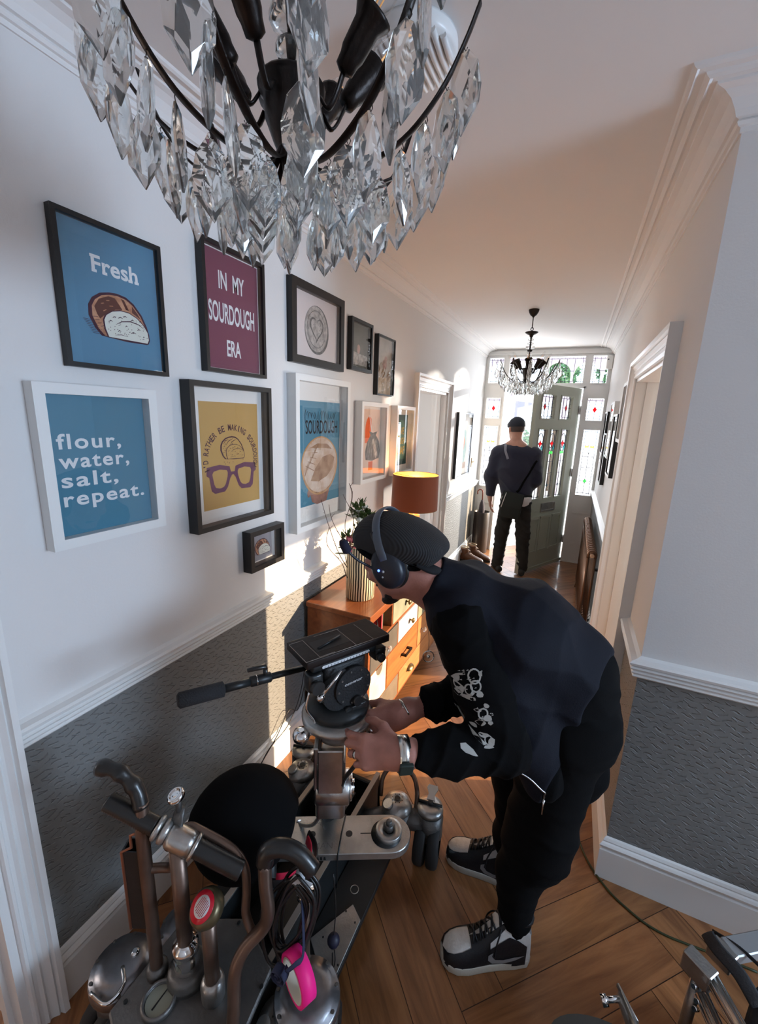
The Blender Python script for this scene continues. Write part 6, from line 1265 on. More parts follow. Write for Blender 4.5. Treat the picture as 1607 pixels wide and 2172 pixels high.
nb = np.array([-.275,1.13,1.262]); s.cap(HL(-.035,0,-.035), nb, .056, .062, side=e_, ks=1.1, k=.03); s.cap(HL(.02,.0,-.05), nb+np.array([-.01,0,-.06]), .035, .045, k=.04)
s.cap(nb+np.array([.03,.02,-.03]), (-.10,1.20,1.13), .062, .085, side=(0,1,0), ks=1.3, k=.03); s.cap((-.10,1.20,1.13), (.07,1.28,.92), .085, .085, side=(0,1,0), ks=1.3, k=.05)
for a, b_ in ((Lsh, nb), (Rsh, nb)): s.cap(a, b_, .05, .05, k=.04)
s.cap(Lsh, Lel, .048, .040); s.cap(Lel, Lwr, .040, .027); s.cap(Rsh, Rel, .048, .040); s.cap(Rel, Rwr, .040, .026)
hipL, hipR, knL, knR, anL, anR = (.07,1.21,.88), (.07,1.375,.88), (.03,1.19,.47), (-.04,1.40,.48), (.005,1.165,.11), (-.03,1.405,.11)
s.cap(hipL, knL, .075, .05); s.cap(hipR, knR, .075, .05); s.cap(knL, anL, .048, .031); s.cap(knR, anR, .048, .031); s.cap(anL, (-.06,1.13,.055), .026, .018); s.cap(anR, (-.12,1.402,.055), .026, .018)
lh_d = np.array([-.95,-.28,-.10]); tL = hand(s, Lwr, lh_d, (0,0,1), (.25,-.80,.52), 1.04, curl=(30,55,40), thumb=(.50,.62,.35), splay=(.7,1,1.1,1.15))
rh_d = np.array([-.70,-.55,-.30]); tR = hand(s, Rwr, rh_d, (-.3,.5,.6), (.35,-.55,.75), 1.0, curl=(40,50,35), thumb=(.6,.6,.3))
s.mesh('body', M_skin, m1, relax=1)
for cxz in (1, -1):
    b = MB(); b.sphere(Vector(HL(.0835,.030*cxz,.010)), .0125, 12); b.obj('eye', mat('eye_white', (.6,.58,.55), .2), m1)
# beard and nape hair
s = SDF((-.56,.96,1.2), (-.32,1.2,1.48), .003, .01); s.ell(HL(.072,0,-.100), (.032,.038,.020), (f_,e_,u_)); s.cap(HL(.091,.022,-.050), HL(.091,-.022,-.050), .0045); s.cap(HL(.06,.035,-.085), HL(.078,.0,-.10), .013); s.cap(HL(.06,-.035,-.085), HL(.078,.0,-.10), .013); s.mesh('beard', M_hair, m1, disp=lambda V: .0006*np.sin(V[:, 0]*900)*np.sin(V[:, 1]*800))
s = SDF((-.56,.96,1.2), (-.30,1.2,1.48), .003, .01); s.ell(HL(-.038,0,.010), (.072,.0775,.062), (f_,e_,u_)); s.cut(HL(.0,0,-.028), -u_); s.mesh('hair', M_hair, m1, disp=lambda V: .0008*np.sin(V[:, 0]*700)*np.sin(V[:, 2]*800))
# flat cap worn back to front
cb = np.array([.985,0,-.17]); cu = np.array([.17,0,.985]); cC = hC+np.array([-.002,0,.052])
CL = lambda a, b_, c: cC+cb*a+e_*b_+cu*c
s = SDF((-.62,.90,1.28), (-.24,1.26,1.54), .003, .03)
s.ell(CL(-.006,0,.0), (.120,.101,.076), (cb,e_,cu)); s.ell(CL(.048,0,.020), (.098,.098,.036), (cb,e_,cu), k=.04); s.cap(CL(.10,-.045,-.006), CL(.10,.045,-.006), .022, k=.03); s.cap(CL(-.085,.03,-.02), CL(-.085,-.03,-.02), .035, k=.03)
s.cut(CL(0,0,-.040), -cu+cb*.10); capo = s.mesh('flat_cap', M_capw, m1)
b = MB(); N = 28; pl = [(.0+.112*math.cos(a), .094*math.sin(a)) for a in [2*PI*k/N for k in range(N)]]; b.tube([Vector(CL(x-.004, y, -.040+.011*(x < 0)*0)) for x, y in pl+[pl[0]]], .008, 8, cap=False, flat=.6); b.obj('band', M_slv, capo)
b = MB(); R = []
for t in (0, .35, .7, 1):
    R.append([Vector(CL(.075+.070*t*math.cos(a)**.7*1.0 if math.cos(a) > 0 else .075, .082*math.sin(a)*(1-.05*t), -.022-.026*t*math.cos(a) if math.cos(a) > 0 else -.022)) for a in [-1.45+2.9*k/16 for k in range(17)]])
R2 = [[p+Vector(cu)*.010 for p in r] for r in R]; vs = [p for r in R for p in r]; b.rings([*R, *R2[::-1]], closed=False, cap=False); b.obj('peak', mat('black_cap_peak', (.006,.006,.008), .9), capo)
# headset
M_hs = mat('dark_blue_black_plastic', (.015,.018,.028), .38, bump=.05); M_hsg = mat('slate_band', (.09,.105,.13), .42)
ec = Vector(HL(-.006,.097,-.004)); tiltv = Vector((-.42,0,.90)).normalized(); ev = Vector(e_)
hs = MB(); fc = tiltv.cross(ev).normalized()
def cup_at(c, sg):
    M_ = Matrix((Vector((fc.x,tiltv.x,ev.x*sg,c.x)), Vector((fc.y,tiltv.y,ev.y*sg,c.y)), Vector((fc.z,tiltv.z,ev.z*sg,c.z)), Vector((0,0,0,1))))
    return M_
band = []
for k in range(29):
    a = PI*k/28; band.append(Vector(hC)+tiltv*(.025+.127*math.sin(a)**.8)+Vector((.012,0,0))+ev*(.107*math.cos(a)))
b = MB(); b.tube(band, .0125, 12, flat=.33, up=tuple(-fc)); hb_ = b.obj('headset', M_hsg, m1)
for sg, nm in ((1,'ear_cup'),(-1,'ear_cup')):
    M_ = cup_at(Vector(HL(-.004,.086*sg,-.006)), sg); b = MB()
    R = []
    for r, z in ((.80,-.018),(1.0,-.014),(1.04,-.002),(1.0,.008),(.94,.014),(.80,.020),(.45,.024),(.02,.025)): R.append([M_ @ Vector((.046*r*math.cos(t), .058*r*math.sin(t), z)) for t in [2*PI*j/28 for j in range(28)]])
    b.rings(R); cp_ = b.obj(nm, M_hs, hb_)
    b = MB(); R = [[M_ @ Vector(((.044+.010*math.cos(q))*math.cos(t), (.055+.010*math.cos(q))*math.sin(t), -.014+.009*math.sin(q))) for t in [2*PI*j/28 for j in range(29)]] for q in [2*PI*i/8 for i in range(9)]]; b.rings(R, closed=False, cap=False); b.obj('cushion', M_rub, cp_)
    b = MB(); b.tube([M_ @ Vector((0,.045,.012)), M_ @ Vector((0,.075,.010)), M_ @ Vector((-.004,.105,.002))], [.012,.011,.010], 10, flat=.5, up=tuple(fc)); b.obj('yoke', M_hs, cp_)
    if sg == 1:
        b = MB(); b.sphere(M_ @ Vector((-.016,.004,.0245)), .0034, 10); b.obj('blue_light', mat('blue_led', (.02,.05,.8), .3, emit=(.05,.12,1), es=9), cp_)
        b = MB(); b.sphere(M_ @ Vector((-.004,-.002,.0250)), .0036, 10); b.sphere(M_ @ Vector((-.012,-.016,.0235)), .003, 10); b.obj('buttons', mat('pale_button', (.45,.47,.46), .3), cp_)
        mic0 = M_ @ Vector((-.030,.010,.012)); 
        mic = Vector((-.512,.920,1.405)); b = MB(); b.tube(smooth_pts([M_ @ Vector((-.02,-.0,.018)), mic0+Vector((-.02,-.01,.008)), mic0.lerp(mic, .6)+Vector((-.004,0,-.006)), mic], 5), .0036, 8); bo = b.obj('mic_boom', M_hs, cp_)
        b = MB(); d_ = (mic-mic0).normalized(); d_ = Vector((-.35,-.25,.9)).normalized(); b.tube([mic-d_*.006, mic, mic+d_*.022, mic+d_*.032], [.008,.0125,.0125,.008], 12); b.obj('mic_foam', mat('navy_foam', (.012,.012,.03), .9), bo)
# trousers
s = SDF((-.28,.98,.08), (.36,1.60,1.10), .0075, .05)
s.cap((.07,1.23,.90), (.07,1.36,.90), .118, k=.06); s.cap((.115,1.24,.87), (.115,1.36,.87), .100, k=.06)
s.cap((.065,1.205,.88), (.040,1.20,.50), .116, .100); s.cap((.065,1.38,.88), (-.045,1.40,.50), .114, .094); s.cap((.040,1.20,.50), (.035,1.20,.44), .100, .096, k=.04); s.cap((.035,1.20,.44), (-.002,1.178,.33), .092, .070, k=.03); s.cap((-.002,1.178,.33), (.002,1.172,.17), .068, .056, k=.03); s.cap((-.045,1.40,.50), (-.035,1.405,.20), .092, .068); s.cap((-.035,1.405,.20), (-.030,1.405,.12), .068, .060)
s.cut((0,0,.150), (0,0,-1)); s.cut((.0,0,1.0), (-.3,0,1))
s.mesh('trousers', M_trs, m1, disp=folds(2, .007, [((.2,0,1),30,.9),((-.5,.2,1),24,.8),((1,.3,.6),20,.5)]))
# sleeves of the black sweatshirt
s = SDF((-.42,.72,.80), (.10,1.48,1.36), .006, .03)
s.cap(Lsh, (-.15,1.02,1.06), .078, .074); s.cap((-.15,1.02,1.06), Lel, .074, .066); s.cap(Lel, (-.20,.918,.920), .064, .055); s.cap((-.20,.918,.920), (-.252,.880,.927), .055, .049)
s.cap(Rsh, Rel, .076, .066); s.cap(Rel, (-.285,1.045,.948), .064, .052)
wl = np.array(Lwr)-np.array(Lel); s2 = np.array([-.265,.871,.930]); s.cut(s2, (-1,0,0)) if 0 else None
D0 = s.D.copy(); s.mesh('sweatshirt_sleeves', M_slv, m1, disp=folds(5, .008, [((.5,.1,1),55,1.),((1,.5,.0),60,.9),((-.6,.6,1),42,.6)])); slv = bpy.data.objects['sweatshirt_sleeves']
# vest / overshirt body
s = SDF((-.42,.94,.62), (.34,1.50,1.40), .007, .06)
s.cap((-.25,1.07,1.225), (-.26,1.28,1.240), .075, .075, k=.06); s.cap((-.24,1.17,1.215), (-.08,1.21,1.155), .102, .128, side=(0,1,0), ks=1.45, k=.06); s.cap((-.08,1.21,1.155), (.05,1.28,1.03), .128, .130, side=(0,1,0), ks=1.35, k=.06)
s.cap((.05,1.27,1.03), (.095,1.29,.92), .130, .122, side=(0,1,0), ks=1.22, k=.06); s.cap((-.345,1.095,1.312), (-.26,1.14,1.25), .070, .092, k=.02)
s.cap((-.13,1.09,1.02), (-.03,1.10,.88), .080, .072, k=.08); s.cap((-.03,1.10,.90), (.03,1.11,.76), .062, .045, k=.06); s.cap((.03,1.13,.78), (.14,1.23,.74), .058, .06, k=.06); s.cap((.10,1.25,.86), (.12,1.26,.68), .10, .082, k=.06); s.cap((-.20,1.10,1.12), (-.10,1.13,.98), .09, .09, k=.07)
s.cap((-.04,1.30,.92), (.06,1.38,.88), .10, .10, k=.08)
s.cap((-.27,.90,1.20), (-.225,1.00,1.19), .074, .060, k=.01, sub=True); s.cut((-.338,1.09,1.305), (-.75,-.35,.45)); keep = s.D.copy(); s.D += .007; s.cut((0,0,.615), (-.1,0,-1)); fold = folds(11, .009, [((.6,.2,1),26,.9),((1,0,-.3),22,1.),((.3,1,.3),20,.7)])
s.mesh('sweatshirt', M_slv, m1, disp=fold); s.D = keep; s.cut((0,0,.705), (-.25,0,-1)); s.cut((.178,1.376,1.056), (.948,-.233,-.219))
s.mesh('vest', M_vest, m1, disp=fold); vst = bpy.data.objects['vest']
bv = bvh_of(vst); bs = bvh_of(slv)
def on_vest(pts, lift=.002):
    o = []
    for p in pts: h, n, _, _ = bv.find_nearest(Vector(p)); o.append(h+(Vector(p)-h).normalized()*lift if (Vector(p)-h).length > 1e-4 else h)
    return o
zp = smooth_pts([(-.275,1.02,1.13),(-.245,.99,1.05),(-.20,1.0,.98),(-.15,1.03,.92),(-.08,1.03,.86),(-.01,1.03,.81),(.045,1.04,.77),(.075,1.045,.735)], 6)
b = MB(); b.tube(on_vest(zp, .003), .0024, 6); zz = b.obj('zip', M_steel, vst); ep = on_vest(zp, .004)[-1]
b = MB(); b.tube([ep, ep+Vector((0,-.004,-.016)), ep+Vector((0,-.004,-.045))], [.004,.002,.0025], 8); b.obj('zip_pull', M_chrome, zz)
b = MB(); aa = smooth_pts([(-.30,1.035,1.17),(-.285,1.0,1.235),(-.225,.985,1.275),(-.165,.99,1.24),(-.145,.99,1.17),(-.155,.99,1.10)], 6); b.tube(on_vest(aa, .001), .004, 8, flat=.6); b.obj('armhole_seam', M_slv, vst)
# pale sketch prints down the sleeve
M_ink = mat('white_print_ink', (.42,.42,.40), .8)
fw = Vector((-.408,.885,-.222)); rt = Vector((.908,.419,0)).normalized(); upv = rt.cross(fw).normalized(); nrm = (-fw+Vector((.1,-.2,.1))).normalized()
def DF(c):
    c = Vector(c); return lambda u, v: c+rt*u+upv*v
rnd = random.Random(12)
def blob(cx, cy, rx, ry, n=9, j=.25): return [(cx+rx*math.cos(2*PI*k/n)*rnd.uniform(1-j,1+j), cy+ry*math.sin(2*PI*k/n)*rnd.uniform(1-j,1+j)) for k in range(n)]
def rg_(cx, cy, rx, ry, t, a0=0, a1=360, n=14): o = [(cx+rx*math.cos(math.radians(a0+(a1-a0)*k/n)), cy+ry*math.sin(math.radians(a0+(a1-a0)*k/n))) for k in range(n+1)]; i_ = [(cx+(rx-t)*math.cos(math.radians(a0+(a1-a0)*k/n)), cy+(ry-t)*math.sin(math.radians(a0+(a1-a0)*k/n))) for k in range(n+1)]; return [[o[k], o[k+1], i_[k+1], i_[k]] for k in range(n)]
def print_at(c, kind):
    P_ = []
    if kind == 'wreath':
        P_ = rg_(-.006,-.004,.028,.030,.006,100,330) + rg_(.016,.022,.016,.020,.004) + rg_(.020,-.002,.014,.016,.004) + [blob(-.018,-.030,.012,.007), blob(.008,-.034,.016,.006), blob(.030,-.020,.008,.008), blob(-.022,.008,.008,.010), blob(.030,.030,.005,.007)] + rg_(.004,-.012,.010,.014,.003)
        P_ += [[(x,y),(x+.006,y+.001),(x+.005,y+.004)] for x, y in [(rnd.uniform(-.03,.03), rnd.uniform(-.03,.035)) for _ in range(22)]]
    if kind == 'figure': P_ = rg_(.0,.006,.013,.016,.004) + [blob(-.014,.014,.008,.004), blob(.006,.028,.007,.006), blob(.012,-.006,.012,.009), blob(-.002,-.020,.013,.008), blob(.020,-.018,.006,.006)] + [[(x,y),(x+.005,y+.001),(x+.004,y+.004)] for x, y in [(rnd.uniform(-.02,.022), rnd.uniform(-.024,.026)) for _ in range(14)]]
    if kind == 'branch': P_ = [[(-.040,.026),(-.020,.012),(.0,-.002),(.018,-.018),(.010,-.020),(-.014,-.002),(-.034,.018)], blob(.010,.002,.014,.006), blob(.030,-.012,.008,.010), blob(.022,-.024,.012,.004), blob(-.010,.018,.008,.005)] + rg_(.022,-.008,.010,.012,.003)
    if kind == 'feather': P_ = [[(-.024,.014),(-.010,.014),(.008,.002),(.020,-.014),(.006,-.010),(-.012,-.004),(-.024,.006)]]
    return P_
SL = ['wreath','figure','branch','feather']
SLP = [(-0.1723, 0.9344, 1.1086), (-0.1292, 0.9362, 1.0361), (-0.129, 0.9235, 0.9849), (-0.1498, 0.9071, 0.9579)]
for p, kd in zip(SLP, SL): decal('sleeve_print', bs, DF(p), print_at(p, kd), M_ink, slv, nrm, lift=.0015)
# watch, ring, bracelet, pendant
M_silver = mat('silver', (.65,.64,.60), .22, 1.); wx = (Vector(Lwr)-Vector(Lel)).normalized(); wc = Vector(Lwr)+wx*-.004; wn = Vector((.25,-.80,.52)); wn = (wn-wx*wn.dot(wx)).normalized(); wl_ = wx.cross(wn)
b = MB(); R = [[wc+wx*o+wn*(.0315+dr)*math.cos(t)+wl_*(.038+dr)*math.sin(t) for t in [2*PI*j/28 for j in range(28)]] for o, dr in ((-.014,0),(-.014,.0045),(.014,.0045),(.014,0),(-.014,0))]; b.rings(R, cap=False); wt = b.obj('watch_strap', M_silver, m1)
wd = (wn*.80+Vector((0,0,-.55))).normalized(); wd = (wd-wx*wd.dot(wx)).normalized(); dc = wc+wd*.041
b = MB(); b.rbox(-.017,.017,-.016,.016,-.003,.007,.004, Matrix((Vector((wx.x,wx.cross(wd).x,wd.x,dc.x)),Vector((wx.y,wx.cross(wd).y,wd.y,dc.y)),Vector((wx.z,wx.cross(wd).z,wd.z,dc.z)),Vector((0,0,0,1))))); b.obj('watch_case', mat('green_black_resin', (.02,.035,.032), .3), wt)
hh = Vector(lh_d).normalized(); hn = Vector((.25,-.80,.52)); hn = (hn-hh*hn.dot(hh)).normalized(); hl_ = hn.cross(hh); hl_ = hl_ if hl_.z > 0 else -hl_
aa = math.radians(33); fd = (hh*math.cos(aa)-hn*math.sin(aa)); rc = Vector(Lwr)+(hh*.090-hl_*.011+hn*.003)*1.04+fd*.026; b = MB(); b.lathe([(.0094,-.0035),(.0110,-.0035),(.0110,.0035),(.0094,.0035),(.0094,-.0035)], TM(rc, tuple(fd)), 20, cap=False); b.obj('ring', M_silver, m1)
bx = (Vector(Rwr)-Vector(Rel)).normalized(); bc = Vector(Rwr)+bx*-.006; F3 = frame_of(bx); b = MB(); b.tube([bc+F3 @ Vector((.032*math.cos(t),.034*math.sin(t),.010*math.sin(t))) for t in [.4+5.6*j/26 for j in range(27)]], .0028, 8); b.tube([bc+F3 @ Vector((.033*math.cos(t),.034*math.sin(t),.008+.008*math.sin(t+1))) for t in [1.+4.6*j/20 for j in range(21)]], .0014, 6); b.obj('bracelet', M_silver, m1)
pz = Vector((-.335,1.075,1.205)); b = MB(); b.tube(smooth_pts([(-.275,1.055,1.31),(-.31,1.058,1.275),(-.335,1.07,1.215)],5), .0009, 5); b.tube(smooth_pts([(-.335,1.07,1.215),(-.325,1.08,1.14),(-.322,1.08,1.085)],5), .0009, 5); pn = b.obj('necklace_cord', M_steel, m1)
b = MB(); c = Vector((-.322,1.08,1.066)); b.tube([c+Vector((.016*math.cos(t)*.9,.016*math.cos(t)*.42,.018*math.sin(t))) for t in [2*PI*j/20 for j in range(21)]], .0016, 6); b.sphere(c, .006, 8); b.obj('pendant', M_silver, pn)
# basketball-style shoes
M_sw = mat('white_leather', (.60,.59,.57), .5, bump=.12, bscale=120, var=.12, vscale=60); M_sb = mat('black_leather', (.005,.006,.009), .5, bump=.1, bscale=120); M_ssole = mat('aged_white_sole', (.50,.48,.42), .6, bump=.15, bscale=60); M_sgrey = mat('grey_leather', (.22,.22,.23), .5)
def sneaker(M_, parent):
    X = [(-.110,.020,.050),(-.106,.032,.120),(-.090,.037,.160),(-.060,.040,.172),(-.030,.040,.168),(.0,.040,.146),(.03,.041,.116),(.06,.045,.088),(.09,.049,.074),(.12,.0505,.064),(.145,.046,.055),(.163,.036,.044),(.174,.022,.030)]
    def pt(i, t, g=0.):
        x, w_, h_ = X[i]; c, s_ = math.cos(t), math.sin(t); return Vector((x+g*(x > .16)*1.0-g*(x < -.105), (w_+g)*abs(c)**.75*(1 if c > 0 else -1), .020+(h_+g)*max(s_,0)**.72))
    n = 20; b = MB(); b.rings([[M_ @ pt(i, PI*k/n) for k in range(n+1)] for i in range(len(X))], closed=False, cap=False); up = b.obj('shoe', M_sw, parent)
    def patch(nm, m, rows, g, both=True):
        """rows: (section index, t0, t1)"""
        b = MB()
        for sg in (1, -1):
            R = []; b = MB()
            for i, t0, t1 in rows: R.append([M_ @ pt(i, (t0+(t1-t0)*k/8) if sg > 0 else PI-(t0+(t1-t0)*k/8), g) for k in range(9)])
            b.rings(R, closed=False, cap=False); b.obj(nm, m, up)
    patch('toe_guard', M_sb, [(6,0,.80),(7,0,.78),(8,0,1.0),(9,0,.92),(10,0,.88),(11,0,.98),(12,0,1.57)], .0018)
    patch('eyestay', M_sb, [(3,1.1,1.42),(4,1.05,1.42),(5,.85,1.42),(6,.75,1.45),(7,.72,1.5),(8,.85,1.57)], .0018)
    patch('side_panel', M_sb, [(2,0,.35),(3,0,.50),(4,0,.62),(5,0,.55),(6,0,.50)], .0014)
    patch('collar_panel', M_sgrey, [(1,.9,1.3),(2,.85,1.25),(3,.9,1.2)], .0016)
    for sg in (1, -1):
        pts = [(-.085,.062),(-.05,.060),(-.015,.050),(.012,.052),(.024,.066),(.020,.080),(.036,.070),(.036,.052),(.022,.038),(-.01,.034),(-.045,.044)]
        bvu = bvh_of(up); y = Vector((0, sg, 0)); nn = (M_.to_3x3() @ y); decal('curved_tick', M_sgrey if sg*1 else M_sgrey, BVHTree.FromPolygons([v_.co for v_ in up.data.vertices], [tuple(p.vertices) for p in up.data.polygons]) if 0 else bvu, pts, M_sgrey, up, nn) if 0 else None
        F_ = lambda u, v: M_ @ Vector((u, 0, v)); decal('curved_tick', bvu, F_, [pts], M_sgrey, up, nn, lift=.0030)
    outl = [(x, w_) for x, w_ in ((-.116,.0),(-.114,.022),(-.100,.036),(-.06,.041),(0,.0425),(.05,.047),(.10,.0535),(.135,.052),(.160,.042),(.176,.024),(.181,0))]; outl = outl+[(x, -w_) for x, w_ in outl[-2:0:-1]]
    b = MB(); R = [[M_ @ Vector((x*k, y*k, z)) for x, y in outl] for z, k in ((0,.97),(.004,1.0),(.028,1.0),(.031,.985),(.031,.9))]; b.rings(R); b.obj('sole', M_ssole, up)
    b = MB()
    for k in range(7):
        i0 = 3.6+k*.62; i = int(i0); fr = i0-i; p = lambda t, g: pt(i, t, g).lerp(pt(min(i+1,12), t, g), fr); q = lambda t, g: pt(i, t, g).lerp(pt(min(i+1,12), t, g), min(fr+.45,1))
        for sg in (0, 1):
            T = [1.18,1.4,1.57,1.74,1.96]; T = T if sg == 0 else T[::-1]; P_ = [M_ @ (p(T[0],.003).lerp(q(T[0],.003), 0)), M_ @ p(T[1],.009).lerp(q(T[1],.009), .3), M_ @ p(T[2],.014).lerp(q(T[2],.014), .55), M_ @ p(T[3],.009).lerp(q(T[3],.009), .8), M_ @ q(T[4],.003)]; b.tube(P_, .0042, 6, flat=.7)
    for sg in (-1, 1): b.tube(smooth_pts([M_ @ Vector((-.01,.004*sg,.150)), M_ @ Vector((.0,.030*sg,.150)), M_ @ Vector((.015,.046*sg,.115)), M_ @ Vector((.02,.052*sg,.075))],4), .0028, 6)
    b.obj('laces', M_sb, up)
    b = MB(); b.rings([[M_ @ Vector((x, w_*math.cos(t), z+.004*math.sin(t))) for t in [PI*k/8 for k in range(9)]] for x, w_, z in ((-.035,.022,.191),(-.01,.022,.174),(.02,.020,.143),(.06,.018,.104))], closed=False, cap=False); b.obj('tongue', M_sw, up)
    b = MB(); b.tube([M_ @ Vector((-.062+.046*math.cos(a), .036*math.sin(a), .192+.012*math.cos(a))) for a in [2*PI*k/18 for k in range(19)]], .009, 8, cap=False); b.obj('padded_collar', M_sb, up)
    return up
dL = Vector((-.253,-.132,0)).normalized(); sneaker(Matrix.Translation((-.045,1.138,.0)) @ Matrix.Rotation(math.atan2(dL.y, dL.x), 4, 'Z'), m1)
sneaker(Matrix.Translation((-.105,1.402,.0)) @ Matrix.Rotation(PI+.02, 4, 'Z'), m1)
for a_ in (anL, anR):
    b = MB(); b.tube([Vector(a_)+Vector((-.004,0,-.05)), Vector(a_)+Vector((0,0,.03)), Vector(a_)+Vector((.003,0,.10))], [.026,.040,.044], 16); b.obj('sock', M_slv, m1)
# ---- the man at the front door, seen from behind
m2 = thing('person', 'person in navy jumper and cap standing by the open front door with shoulder bag', 'person', (-.56,4.95,0))
hc2 = np.array([-.655,5.00,1.655]); f2 = np.array([-.62,.78,-.10]); f2 /= np.linalg.norm(f2); e2 = np.cross([0,0,1], f2); e2 /= np.linalg.norm(e2); u2 = np.cross(f2, e2); H2 = lambda a, b_, c: hc2+f2*a+e2*b_+u2*c
s = SDF((-1.02,4.65,.04), (-.28,5.30,1.82), .007, .03)
s.ell(H2(-.01,0,.03), (.098,.078,.095), (f2,e2,u2)); s.ell(H2(.03,0,-.03), (.06,.058,.07), (f2,e2,u2)); s.cap(H2(.06,.01,-.085), H2(.06,-.01,-.085), .024); s.cap(H2(.085,0,.01), H2(.108,0,-.02), .011, .013, k=.01)
for sg in (1, -1): s.ell(H2(-.008,.080*sg,0), (.018,.011,.030), (f2,e2,u2), k=.008)
s.cap(H2(-.03,0,-.05), (-.635,4.955,1.50), .056, .064); s.cap((-.63,4.95,1.44), (-.57,4.95,1.0), .11, .11, side=(1,0,0), ks=1.3); 
s.cap((-.81,4.95,1.40), (-.43,4.95,1.41), .05)
s.cap((-.82,4.95,1.39), (-.875,4.93,1.12), .046, .040); s.cap((-.875,4.93,1.12), (-.865,4.96,.88), .038, .028); s.cap((-.43,4.96,1.40), (-.385,4.97,1.13), .046, .04); s.cap((-.385,4.97,1.13), (-.46,5.08,.98), .038, .030)
s.cap((-.63,4.95,.92), (-.68,4.96,.50), .08, .055); s.cap((-.50,4.95,.92), (-.45,4.96,.50), .08, .055); s.cap((-.68,4.96,.50), (-.70,4.96,.1), .05, .038); s.cap((-.45,4.96,.5), (-.43,4.96,.1), .05, .038); s.cap((-.70,4.95,.06), (-.745,5.04,.05), .035); s.cap((-.43,4.95,.06), (-.44,5.05,.05), .035)
hand(s, (-.862,4.965,.86), (.12,.0,-1), (0,1,0), (-1,-.3,0), 1.0, curl=(14,22,16), thumb=(.75,.45,.1)); hand(s, (-.465,5.085,.975), (-.5,.6,-.3), (0,0,1), (.6,.5,.2), 1.0, curl=(45,60,40))
s.mesh('body', M_skin2, m2)
M_navy = mat('navy_wool_jumper', (.016,.018,.038), .9, sheen=.25, bump=.1, bscale=200); M_jean = mat('washed_black_denim', (.022,.022,.020), .85, bump=.12, bscale=120, var=.35, vscale=14)
s = SDF((-1.02,4.70,.78), (-.26,5.25,1.60), .0075, .04)
s.cap((-.64,4.95,1.38), (-.61,4.95,1.20), .145, .160, side=(1,0,0), ks=1.32, k=.05); s.cap((-.61,4.95,1.20), (-.58,4.95,.99), .160, .142, side=(1,0,0), ks=1.25, k=.05); s.cap((-.81,4.95,1.39), (-.44,4.95,1.40), .078, .078, k=.06); s.cap((-.64,4.955,1.46), (-.64,4.955,1.50), .072, .066, k=.03)
s.cap((-.81,4.95,1.37), (-.865,4.93,1.12), .085, .082); s.cap((-.865,4.93,1.12), (-.860,4.96,.90), .080, .050); s.cap((-.435,4.96,1.385), (-.395,4.97,1.12), .085, .080); s.cap((-.385,4.97,1.12), (-.45,5.06,.99), .064, .046); s.cut((0,0,.885), (0,0,-1)); s.cut((0,0,1.515), (.1,0,1))
jm = s.mesh('jumper', M_navy, m2, disp=folds(21, .010, [((.5,0,1),20,.7),((-.6,0,1),17,.7),((1,0,.2),14,.4)]))
s = SDF((-.86,4.72,.03), (-.28,5.20,1.02), .0075, .04)
s.cap((-.60,4.94,.95), (-.53,4.94,.95), .115, k=.05); s.cap((-.64,4.95,.90), (-.69,4.96,.48), .100, .078); s.cap((-.50,4.95,.90), (-.455,4.96,.48), .100, .078); s.cap((-.69,4.96,.48), (-.705,4.955,.08), .076, .066); s.cap((-.455,4.96,.48), (-.425,4.955,.08), .076, .066); s.cut((0,0,.035), (0,0,-1)); s.cut((0,0,.985), (0,0,1))
s.mesh('jeans', M_jean, m2, disp=folds(31, .009, [((.1,.1,1),46,1.),((.5,0,1),36,.7)]))
s = SDF((-.78,4.76,.82), (-.38,5.12,.97), .0075, .02); s.cap((-.60,4.94,.90), (-.53,4.94,.90), .132, .132, k=.03); s.cut((0,0,.865), (.1,0,-1)); s.cut((0,0,.93), (0,0,1)); s.mesh('shirt_hem', mat('white_shirt', (.72,.71,.70), .8), m2, disp=folds(3, .010, [((1,.4,0),40,1.)]))
s = SDF((-.84,4.82,1.60), (-.46,5.20,1.80), .005, .02); s.ell(H2(-.012,0,.045), (.108,.088,.096), (f2,e2,u2)); s.cap(H2(.08,.03,.055), H2(.08,-.03,.055), .03, k=.03); s.cap(H2(.12,.025,.040), H2(.12,-.025,.040), .012, k=.03); s.cut(H2(0,0,.028), -u2); s.mesh('cap', mat('dark_navy_cap', (.020,.024,.036), .85), m2)
s = SDF((-.84,4.82,1.50), (-.46,5.20,1.76), .005, .012); s.ell(H2(-.022,0,.012), (.090,.080,.070), (f2,e2,u2)); s.cut(H2(0,0,-.038), -u2); s.cut(H2(.035,0,0), f2); s.mesh('hair', mat('cropped_hair', (.07,.05,.045), .8, bump=.5, bscale=250), m2)
bj = bvh_of(jm)
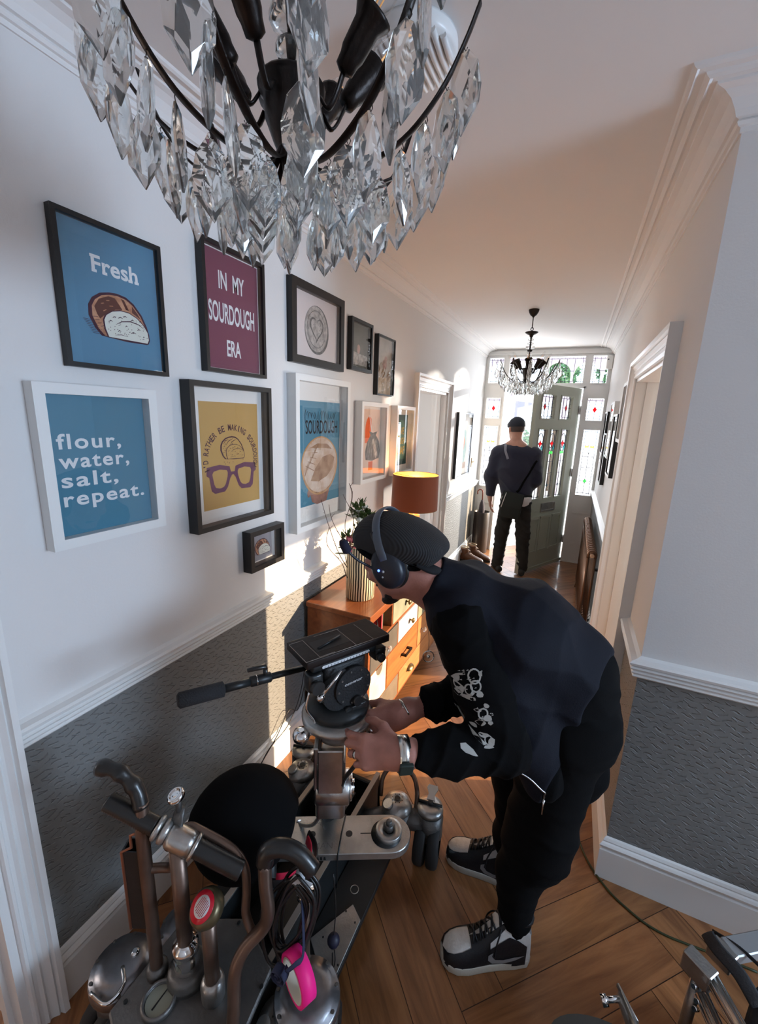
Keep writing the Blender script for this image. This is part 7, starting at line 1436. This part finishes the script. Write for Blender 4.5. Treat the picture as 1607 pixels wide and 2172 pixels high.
def onj(p, l_=.004): h, n, _, _ = bj.find_nearest(Vector(p)); return h+n*l_
b = MB(); b.tube([onj(p) for p in smooth_pts([(-.72,4.90,1.46),(-.705,4.82,1.40),(-.685,4.79,1.34)],4)], .014, 8, flat=.2, up=(1,0,0)); sl_ = b.obj('pale_strap', mat('grey_strap', (.25,.25,.30), .7), m2)
b = MB(); b.tube([onj(p) for p in smooth_pts([(-.40,4.90,1.34),(-.44,4.80,1.18),(-.50,4.78,1.05),(-.55,4.78,.98)],5)], .012, 8, flat=.2, up=(1,0,0)); b.obj('bag_strap', M_slv, m2)
bg2 = thing('shoulder_bag', 'dark green-black shoulder bag hanging at the back of the person by the door', 'bag', (-.58,4.74,.78))
Mb_ = Matrix.Translation((-.60,4.745,.70)) @ Matrix.Rotation(.12,4,'Y') @ Matrix.Rotation(-.1,4,'X'); b = MB(); b.rbox(-.115,.105,-.035,.035,.0,.28,.018, Mb_); b.obj('body', mat('dark_green_nylon', (.012,.016,.015), .8, bump=.2, bscale=40), bg2)
b = MB(); b.rbox(-.118,.108,-.040,-.030,.12,.285,.01, Mb_); b.obj('flap', mat('dark_green_flap', (.016,.021,.020), .8), bg2)
b = MB(); b.tube([Mb_ @ Vector((-.105,-.043,.10)), Mb_ @ Vector((-.085,-.043,.27))], .004, 8, flat=.5); b.obj('reflective_strip', mat('pale_strip', (.7,.7,.7), .4), bg2)
for x, y in ((-.705,4.97), (-.425,4.97)):
    M_ = Matrix.Translation((x,y,0)) @ Matrix.Rotation(PI/2+(.45 if x < -.6 else .1), 4, 'Z'); b = MB(); R = []
    for xx, w_, h_ in ((-.10,.02,.04),(-.095,.034,.07),(-.06,.038,.085),(0,.040,.08),(.06,.045,.062),(.11,.046,.05),(.15,.034,.036),(.165,.014,.02)): R.append([M_ @ Vector((xx, w_*math.cos(t), max(.002, .0+h_*(.5+.5*math.sin(t))))) for t in [2*PI*k/16 for k in range(16)]])
    b.rings(R); b.obj('shoe', mat('black_shoe', (.01,.01,.01), .5), m2)
